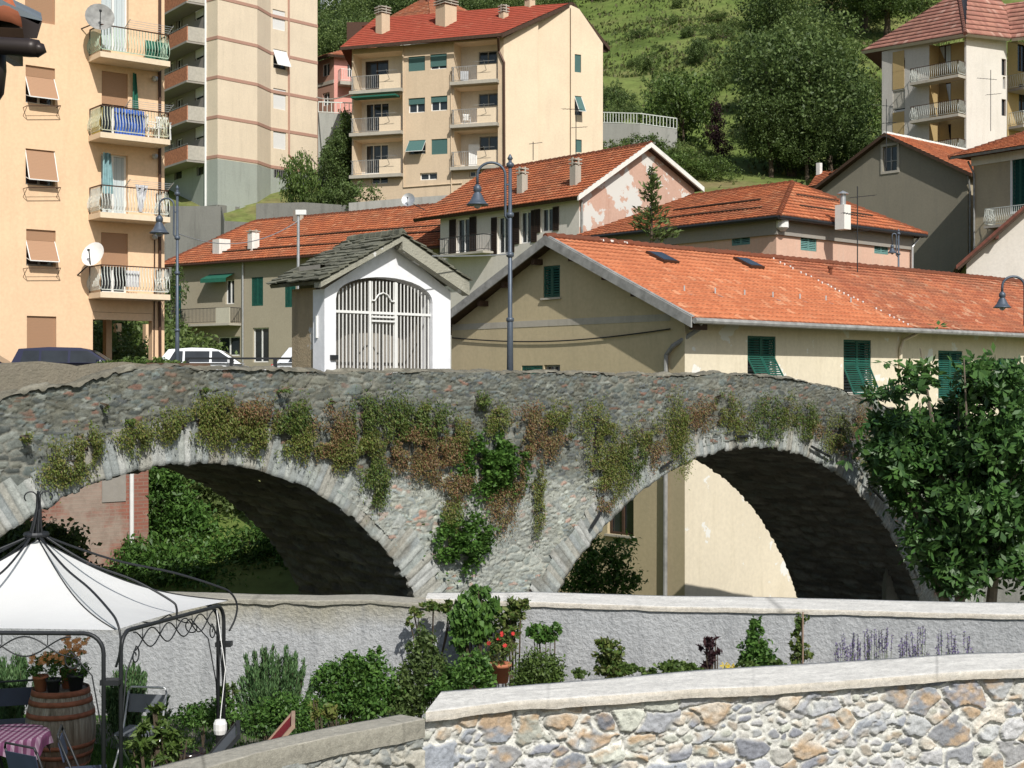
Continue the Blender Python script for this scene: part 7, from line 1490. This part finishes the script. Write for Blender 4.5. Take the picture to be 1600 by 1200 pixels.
# pale bed edging behind the near wall
mb = MB()
for a, b in zip([W(500, 600, 12.6), W(560, 600, 12.3), W(625, 600, 11.9)], [W(560, 600, 12.3), W(625, 600, 11.9), W(690, 600, 11.5)]): a.z = b.z = GH; mb.box6(a+Vector((0, 0, .0)), b-a, Vector((0, .22, 0)), (0, 0, .48))
tag(mb.build('bed_edging', M['coping']), 'pale concrete edging of the planting bed behind the near wall', 'edging')
bed = MB(); bed.poly([(-4.6, 15.3, GH+.012), (-.7, 12.2, GH+.012), (.2, 11.0, GH+.012), (5, 12.3, GH+.012), (5, 15.4, GH+.012), (0, 16.1, GH+.012), (-5, 16.4, GH+.012)]); tag(bed.build('soil', M['dirt']), kind='structure')
# ------------------------------------------------------------------ garden planting
def gb(name, label, D, bl, n, ls, m, cat='bush', **k): return bush(name, label, D, bl, n, ls, M[m], cat, stem=k.pop('stem', GH+.01), **k)
def rosemary(px, D, w_px, top, n_st, label, lean=0):
    p = W(px, 600, D); p.z = GH; e = empty('rosemary', p, label, 'herb'); rs = np.random.default_rng(int(px)); C_ = []; Dd = []; mb = MB(); Ht = (600-top)/F*D-GH
    for i in range(n_st):
        a = rs.uniform(0, 6.28); r = rs.uniform(0, 1)**.6*w_px/F*D; b0 = p+Vector((r*math.cos(a)*.45, r*math.sin(a)*.3, 0)); h = Ht*(1-.35*(r/(w_px/F*D))**2)*rs.uniform(.72, 1.03); t_ = p+Vector((r*math.cos(a)*1.05+lean*h, r*math.sin(a)*.6, h)); m_ = (b0+t_)/2+Vector(((t_.x-b0.x)*.25, 0, .05))
        mb.tube([b0, m_, t_], [.008, .006, .003], 4); k = int(420*h); f = rs.uniform(.08, 1, k)[:, None]; P_ = (1-f)**2*np.array(b0)+2*f*(1-f)*np.array(m_)+f**2*np.array(t_); C_.append(P_+rs.normal(size=(k, 3))*.014); Dd.append(np.tile(np.array((t_-b0).normalized())*1.4, (k, 1)))
    mb.build('stems', M['trunk'], e); V, Fq = leaves(np.concatenate(C_), .058, rs, .2, dirs=np.concatenate(Dd)); npmesh('leaves', V, Fq, M['rosemary'], e)
rosemary(428, 15.5, 62, 1003, 62, 'big upright rosemary bush against the grey wall, right of the gazebo'); rosemary(18, 15.6, 62, 1022, 60, 'upright rosemary bush behind the checked table at the left edge'); rosemary(196, 15.6, 36, 1026, 36, 'upright rosemary bush between barrel and gazebo opening', .02); rosemary(228, 15.2, 20, 1082, 12, 'low rosemary sprig arching rightward behind the silver folding chair', .4)
gb('box_bush', 'low rounded box bush behind the black glazed pot', 14.9, [(310, 1120, 36, 18), (345, 1112, 26, 20)], 1500, .05, 'bushleaf'); gb('box_bush', 'dense box bush in front of the big rosemary', 14.6, [(400, 1122, 32, 20), (440, 1110, 36, 24), (470, 1122, 34, 28), (495, 1110, 20, 22)], 3400, .05, 'bushleaf')
gb('leafy_shrub', 'leafy shrub with one tall pointed shoot, middle of the garden wall', 15.0, [(525, 1075, 36, 34), (560, 1060, 34, 34), (590, 1075, 30, 40), (586, 1028, 9, 24), (545, 1040, 14, 20), (555, 1100, 50, 26), (510, 1060, 20, 24)], 5200, .065, 'bushleaf')
gb('dark_shrub', 'tall dark upright shrub in the bed below the climbing vine', 15.1, [(655, 1018, 18, 36), (650, 1060, 26, 34), (640, 1088, 30, 26), (672, 1005, 12, 22), (630, 1100, 36, 20), (680, 1050, 20, 30)], 4200, .06, 'tree_dark')
gb('vine', 'dark leafy vine growing up the wall and over its pale coping', 15.8, [(735, 960, 26, 26), (745, 985, 24, 20), (722, 1000, 16, 18), (765, 950, 16, 14), (750, 925, 14, 10), (715, 965, 14, 20), (732, 938, 18, 12)], 2600, .1, 'bushleaf', cat='vine', asp=.6, dirs=(0, -.5, -.6)); gb('vine', 'thin trailing vine strands on the wall left of the dark vine', 16.0, [(672, 945, 14, 8), (650, 958, 9, 10), (700, 950, 12, 9), (640, 972, 5, 8)], 380, .08, 'wallgreen', cat='vine', stem=-3.2)
gb('climbing_rose', 'loose leafy climbing plant behind the terracotta pot', 15.7, [(808, 945, 18, 12), (795, 975, 18, 16), (788, 1005, 18, 18), (800, 960, 22, 10)], 800, .085, 'wallgreen', cat='plant', stem=-3.7)
gb('leafy_shrub', 'bright green shrub left of the terracotta pot', 15.0, [(720, 1058, 26, 24), (745, 1045, 22, 24), (700, 1070, 24, 16), (760, 1060, 16, 20), (690, 1082, 24, 12)], 2800, .06, 'bushleaf'); gb('box_ball', 'round bright green clipped bush right of the terracotta pot', 14.9, [(842, 1048, 34, 30), (828, 1062, 28, 20), (862, 1060, 16, 24)], 3600, .045, 'tree_light')
gb('young_tree', 'small young tree with thin stem above the round clipped bush', 15.2, [(850, 990, 20, 13), (836, 985, 12, 9), (866, 985, 10, 12)], 420, .085, 'bushleaf', cat='tree'); gb('leafy_shrub', 'small bushy plant alone against the bare grey wall', 15.2, [(952, 1018, 22, 16), (950, 1036, 20, 18), (945, 1005, 12, 9), (960, 1045, 22, 12)], 1300, .07, 'wallgreen')
gb('ground_cover', 'low green plants along the foot of the garden wall', 14.6, [(905, 1052, 14, 6), (980, 1045, 16, 8), (1015, 1050, 16, 7), (1055, 1044, 24, 11), (1080, 1046, 14, 9), (1165, 1040, 16, 8), (1215, 1038, 12, 6)], 1500, .06, 'tree_light', cat='plants', stem=-3.6)
gb('dark_sapling', 'spindly dark purple-leaved sapling by the yellow flowers', 15.0, [(1112, 1003, 14, 8), (1105, 1015, 14, 9), (1118, 1025, 12, 10), (1110, 1040, 12, 12), (1100, 1042, 8, 8)], 150, .12, 'purple', cat='sapling', asp=.3, stem=-3.8)
gb('upright_shrub', 'slim upright green shrub right of the yellow flowers', 15.0, [(1182, 985, 12, 20), (1178, 1010, 20, 24), (1190, 1030, 20, 18), (1170, 1030, 14, 14)], 1400, .065, 'bushleaf')
e_ = gb('staked_plant', 'slender green plant tied to a bamboo stake by the wall', 15.0, [(1252, 975, 9, 14), (1245, 1000, 9, 16), (1256, 1020, 12, 16), (1243, 1030, 10, 14)], 520, .065, 'wallgreen', cat='plant'); q = W(1253, 955, 15.0); MB().tube([Vector((q.x, q.y-.05, GH)), q+Vector((0, -.05, 0))], .008, 6).build('stake', M['palewood'], e_)
for i, px in enumerate((1132, 1142, 1150)):
    p = W(px, 1040+i*2, 14.7); mb = MB(); 
    for k in range(6): b = k*1.05; d = Vector((math.cos(b), -.3, math.sin(b)*.7)).normalized(); mb.q(p, p+d*.035+Vector((0, 0, .012)), p+d*.06, p+d*.035-Vector((0, 0, .012)))
    e = empty('yellow_lily', Vector((p.x, p.y, GH)), ('left', 'middle', 'right')[i]+'most of the three yellow lily flowers by the purple sapling' if i != 1 else 'middle of the three yellow lily flowers by the purple sapling', 'flower', 'yellow lilies by the wall'); mb.build('petals', M['yellowp'], e, fix=False); MB().tube([Vector((p.x, p.y+.02, GH)), p], .005, 5).build('stem', M['wallgreen'], e)
for j, (x0, x1) in enumerate(((1305, 1345), (1350, 1400), (1405, 1450), (1460, 1520))):
    p = W((x0+x1)/2, 600, 14.6); p.z = GH; e = empty('lavender', p, ('leftmost', 'second from left', 'third from left', 'rightmost')[j]+' of the pale purple lavender clumps by the wall', 'lavender', 'lavender clumps by the wall'); mb = MB(); C_ = []; L_ = []
    for i in range(24):
        x = rnd.uniform(x0, x1); y = rnd.uniform(975, 1015)+abs(x-1420)*.12; t_ = W(x, y, 14.6+rnd.uniform(-.2, .2)); b0 = p+Vector(((t_.x-p.x)*.5, rnd.uniform(-.1, .1), 0)); mb.tube([b0, (b0+t_)/2+Vector(((t_.x-b0.x)*.1, 0, 0)), t_], .0025, 3)
        for k in range(26): C_.append(tuple(t_-(t_-b0)*(k/26.*.13)+Vector((rnd.gauss(0, .007), rnd.gauss(0, .007), 0))))
        for k in range(12): L_.append(tuple(b0+(t_-b0)*rnd.uniform(.1, .55)+Vector((rnd.gauss(0, .02), rnd.gauss(0, .02), 0))))
    mb.build('stems', M['wallgreen'], e); V, Fq = leaves(C_, .022, NR, .6); npmesh('flowers', V, Fq, M['lav'], e); V, Fq = leaves(L_, .07, NR, .14, dirs=np.tile((0, 0, 1.2), (len(L_), 1))); npmesh('leaves', V, Fq, M['rosemary'], e)
gb('potted_plant', 'bright leafy plant with broad pointed leaves in front of the silver chair', 12.6, [(245, 1115, 14, 12), (262, 1140, 22, 16), (230, 1145, 22, 16), (250, 1168, 34, 18), (285, 1165, 18, 14), (212, 1175, 22, 14)], 520, .12, 'tree_light', cat='plant', asp=.34); gb('leafy_sprig', 'small dark leafy sprig beside the back gazebo post', 15.0, [(352, 1082, 12, 14), (345, 1095, 14, 8), (362, 1075, 8, 8)], 130, .1, 'tree_dark', cat='plant')
gb('leafy_sprig', 'sparse reddish green sprigs behind the red deck chair', 12.2, [(500, 1120, 12, 14), (515, 1112, 16, 10), (492, 1100, 6, 14), (525, 1125, 14, 9)], 200, .075, 'wallolive', cat='plant', stem=-3.7)
# grass blades on the lawn
X = NR.uniform(-7.2, -.2, 46000); Y = NR.uniform(11.4, 16.3, 46000); ok = (X/Y > -.40)*(X/Y < -.02); X, Y = X[ok], Y[ok]; Cn = np.stack([X, Y, np.full(len(X), GH+.025)], -1); V, Fq = leaves(Cn, .075, NR, .12, dirs=np.tile((0, 0, 1.1), (len(X), 1))); tag(npmesh('lawn_grass', V, Fq, M['grassblade']), kind='stuff')
# ================================================================== corner of the neighbouring roof, top left
nr = empty('roof_corner', W(-40, 40, 3.0), 'dark corner of a near roof with gutter and downpipe at the top left', 'roof'); D0 = 3.0
M['darkmetal'] = plain('dark_gutter', (.035, .027, .025), .4, .2, .2); M['sheet'] = plain('grey_flashing', (.16, .19, .21), .5, .3, .2)
def ray(px, py, k=1.): return W(px, py, D0*k)
mb = MB(); mb.prism([ray(66, 31), ray(60, 38), ray(-160, -62), ray(-160, -78)], ray(64, 20, 1.25)-ray(66, 31)); mb.build('flashing', M['sheet'], nr)
tiles(nr, [ray(34, 36, .99), ray(-160, 28, .99), ray(-160, -60, 1.1), ray(8, 10, 1.1)], M['tile'], .09, .14, .014, .014, .02)
mb = MB(); mb.prism([ray(66, 33), ray(58, 60), ray(-160, 62), ray(-160, -20)], ray(62, 40, 1.3)-ray(66, 40)); mb.build('eaves_board', M['darkmetal'], nr)
mb = MB(); mb.tube([ray(-200, 64, .97), ray(-20, 70, .97), ray(48, 75, .97), ray(60, 76, .97)], [.018, .018, .0195, .018], 12); mb.build('gutter', M['darkmetal'], nr, True)
mb = MB(); mb.tube([ray(62, 68, .97), ray(61, 76, .97), ray(54, 87, .97)], [.009, .017, .008], 10); mb.build('gutter_end', M['darkmetal'], nr, True)
mb = MB(); mb.tube([ray(-8, 60, .98), ray(-6, 110, .98), ray(-9, 140, .98), ray(-30, 172), ray(-60, 230)], .021, 12); mb.build('downpipe', M['darkmetal'], nr, True)
mb = MB(); mb.box(ray(16, 88), (.02, .1, .02)); mb.build('gutter_bracket', M['darkmetal'], nr)
# ================================================================== remaining small things
p = F3.P(F3.sx(735), F3.at(735, 112)[1]-.1, -.9)
plastic_chair(F3.P(F3.sx(726), lgh[4][1]+.02, -.5), .3, 'white plastic chair in the middle right loggia of the tan block'); 
MB_ = MB(); q = F3.P(F3.sx(722), lgh[3][1]+.02, -.5); tag(MB_.box(q+Vector((0, 0, .45)), (.55, .3, .9)).build('rolled_mat', M['steel']), 'pale grey sheet standing in the top right loggia of the tan block', 'sheet')
tag(MB().box(F3.P(F3.sx(732), lgh[5][1]+.9, -1.2), (.8, .5, 1.8)).build('cabinet', M['white']), 'tall white cabinet in the lower right loggia of the tan block', 'cabinet')
dish(H5s.P(H5s.sx(664), H5s.at(664, 316)[1], 1.2), .38, (-.1, -.9, .3), M['steel'], 'pale satellite dish above the long orange roof, left of the gabled house', H5s.P(H5s.sx(664)-.3, H5s.at(664, 330)[1], .2))
antenna(W(900, 245, 77), 3.0, [(2.6, 1.2, 150, 6), (1.6, .9, 20, 5)], 'television antenna in front of the tan block wall, above the gabled house'); antenna(W(833, 250, 77), 1.0, [(.9, .7, 0, 4)], 'short antenna on the ridge of the gabled house')
antenna(W(1385, 262, 82), 4.0, [(3.6, 1.2, 170, 8), (2.6, 1.0, 20, 6), (1.8, 1.0, 150, 5)], 'television antenna before the grey gabled wall'); antenna(W(1548, 205, 92), 4.0, [(3.4, 1.2, 170, 7), (2.4, 1.0, 10, 5)], 'television antenna in front of the white wall of the upper right block')
# lattice pylon on the hill
py = W(517, 28, 178); e = empty('pylon', py+Vector((0, 0, -4)), 'grey lattice power pylon on the wooded hill above the tower', 'pylon'); mb = MB(); h_ = 16
for sx_, sy_ in ((-1, -1), (1, -1), (1, 1), (-1, 1)): mb.bar(py+Vector((sx_*1.4, sy_*1.4, -4)), py+Vector((sx_*.3, sy_*.3, h_)), .12)
for k in range(9):
    z0 = -4+k*2.2; z1 = z0+2.2; w0 = 1.4-1.1*(z0+4)/20; w1 = 1.4-1.1*(z1+4)/20
    for ax_ in (0, 1):
        for s in (-1, 1):
            P_ = lambda a, z, w_: py+(Vector((a*w_, s*w_, z)) if ax_ == 0 else Vector((s*w_, a*w_, z))); mb.bar(P_(-1, z0, w0), P_(1, z1, w1), .07); mb.bar(P_(1, z0, w0), P_(-1, z1, w1), .07)
mb.build('lattice', M['steel'], e); MB().bar(py+Vector((-3, 0, h_-3)), py+Vector((3, 0, h_-3)), .2).build('cross_arm', M['steel'], e)
# white fence posts along the top of the meadow
for i, (px, D) in enumerate(((960, 226), (985, 225), (1010, 224), (1035, 223))):
    X_ = (px-CX)/F*D; z = gz(X_, D); e = empty('trestle', (X_, D, z), 'pale timber trestle at the top edge of the meadow', 'trestle', 'pale timber trestles at the top of the meadow'); mb = MB(); mb.bar((X_-1, D, z), (X_-.3, D, z+2.2), .15); mb.bar((X_+1, D, z), (X_+.3, D, z+2.2), .15); mb.bar((X_-1.3, D, z+2.2), (X_+1.3, D, z+2.2), .18); mb.build('frame', M['steel'], e)
# overhead cables
def cable(a, b, sag_, label, r=.03, mat=None):
    a = Vector(a); b = Vector(b); mb = MB(); mb.tube([a+(b-a)*f+Vector((0, 0, -sag_*4*f*(1-f))) for f in np.linspace(0, 1, 24)], r, 5); tag(mb.build('cable', mat or M['steel']), label, 'cable')
cable(W(278, 365, 40), W(466, 345, 47), .5, 'thin pale cable from the left street lamp to the pale pole', .015); cable(W(675, 400, 27.5), W(797, 397, 29.2), .02, 'short pale cable from the shrine roof to the tall lamp post', .012); cable(W(495, 152, 112), W(552, 144, 104), .3, 'pale cable between the tower and the tan block', .05)
# ------------------------------------------------------------------ labels of look-alikes get their place in the row
ORD = ['first', 'second', 'third', 'fourth', 'fifth', 'sixth', 'seventh', 'eighth', 'ninth', 'tenth', 'eleventh', 'twelfth', 'thirteenth', 'fourteenth', 'fifteenth', 'sixteenth', 'seventeenth', 'eighteenth', 'nineteenth', 'twentieth', 'twenty-first', 'twenty-second', 'twenty-third', 'twenty-fourth', 'twenty-fifth']
by = {}
for o in bpy.data.objects:
    if o.parent is None and 'group' in o and 'label' in o and o.name.split('.')[0] in ('hill_tree', 'hill_bush', 'wall_plant', 'trestle', 'purple_tree'): by.setdefault(o['label'], []).append(o)
for lab, L in by.items():
    if len(L) < 2: continue
    L.sort(key=lambda o: o.location.x/o.location.y)
    for i, o in enumerate(L): o['label'] = ('leftmost ' if i == 0 else 'rightmost ' if i == len(L)-1 else ORD[i]+' from left, ')+lab
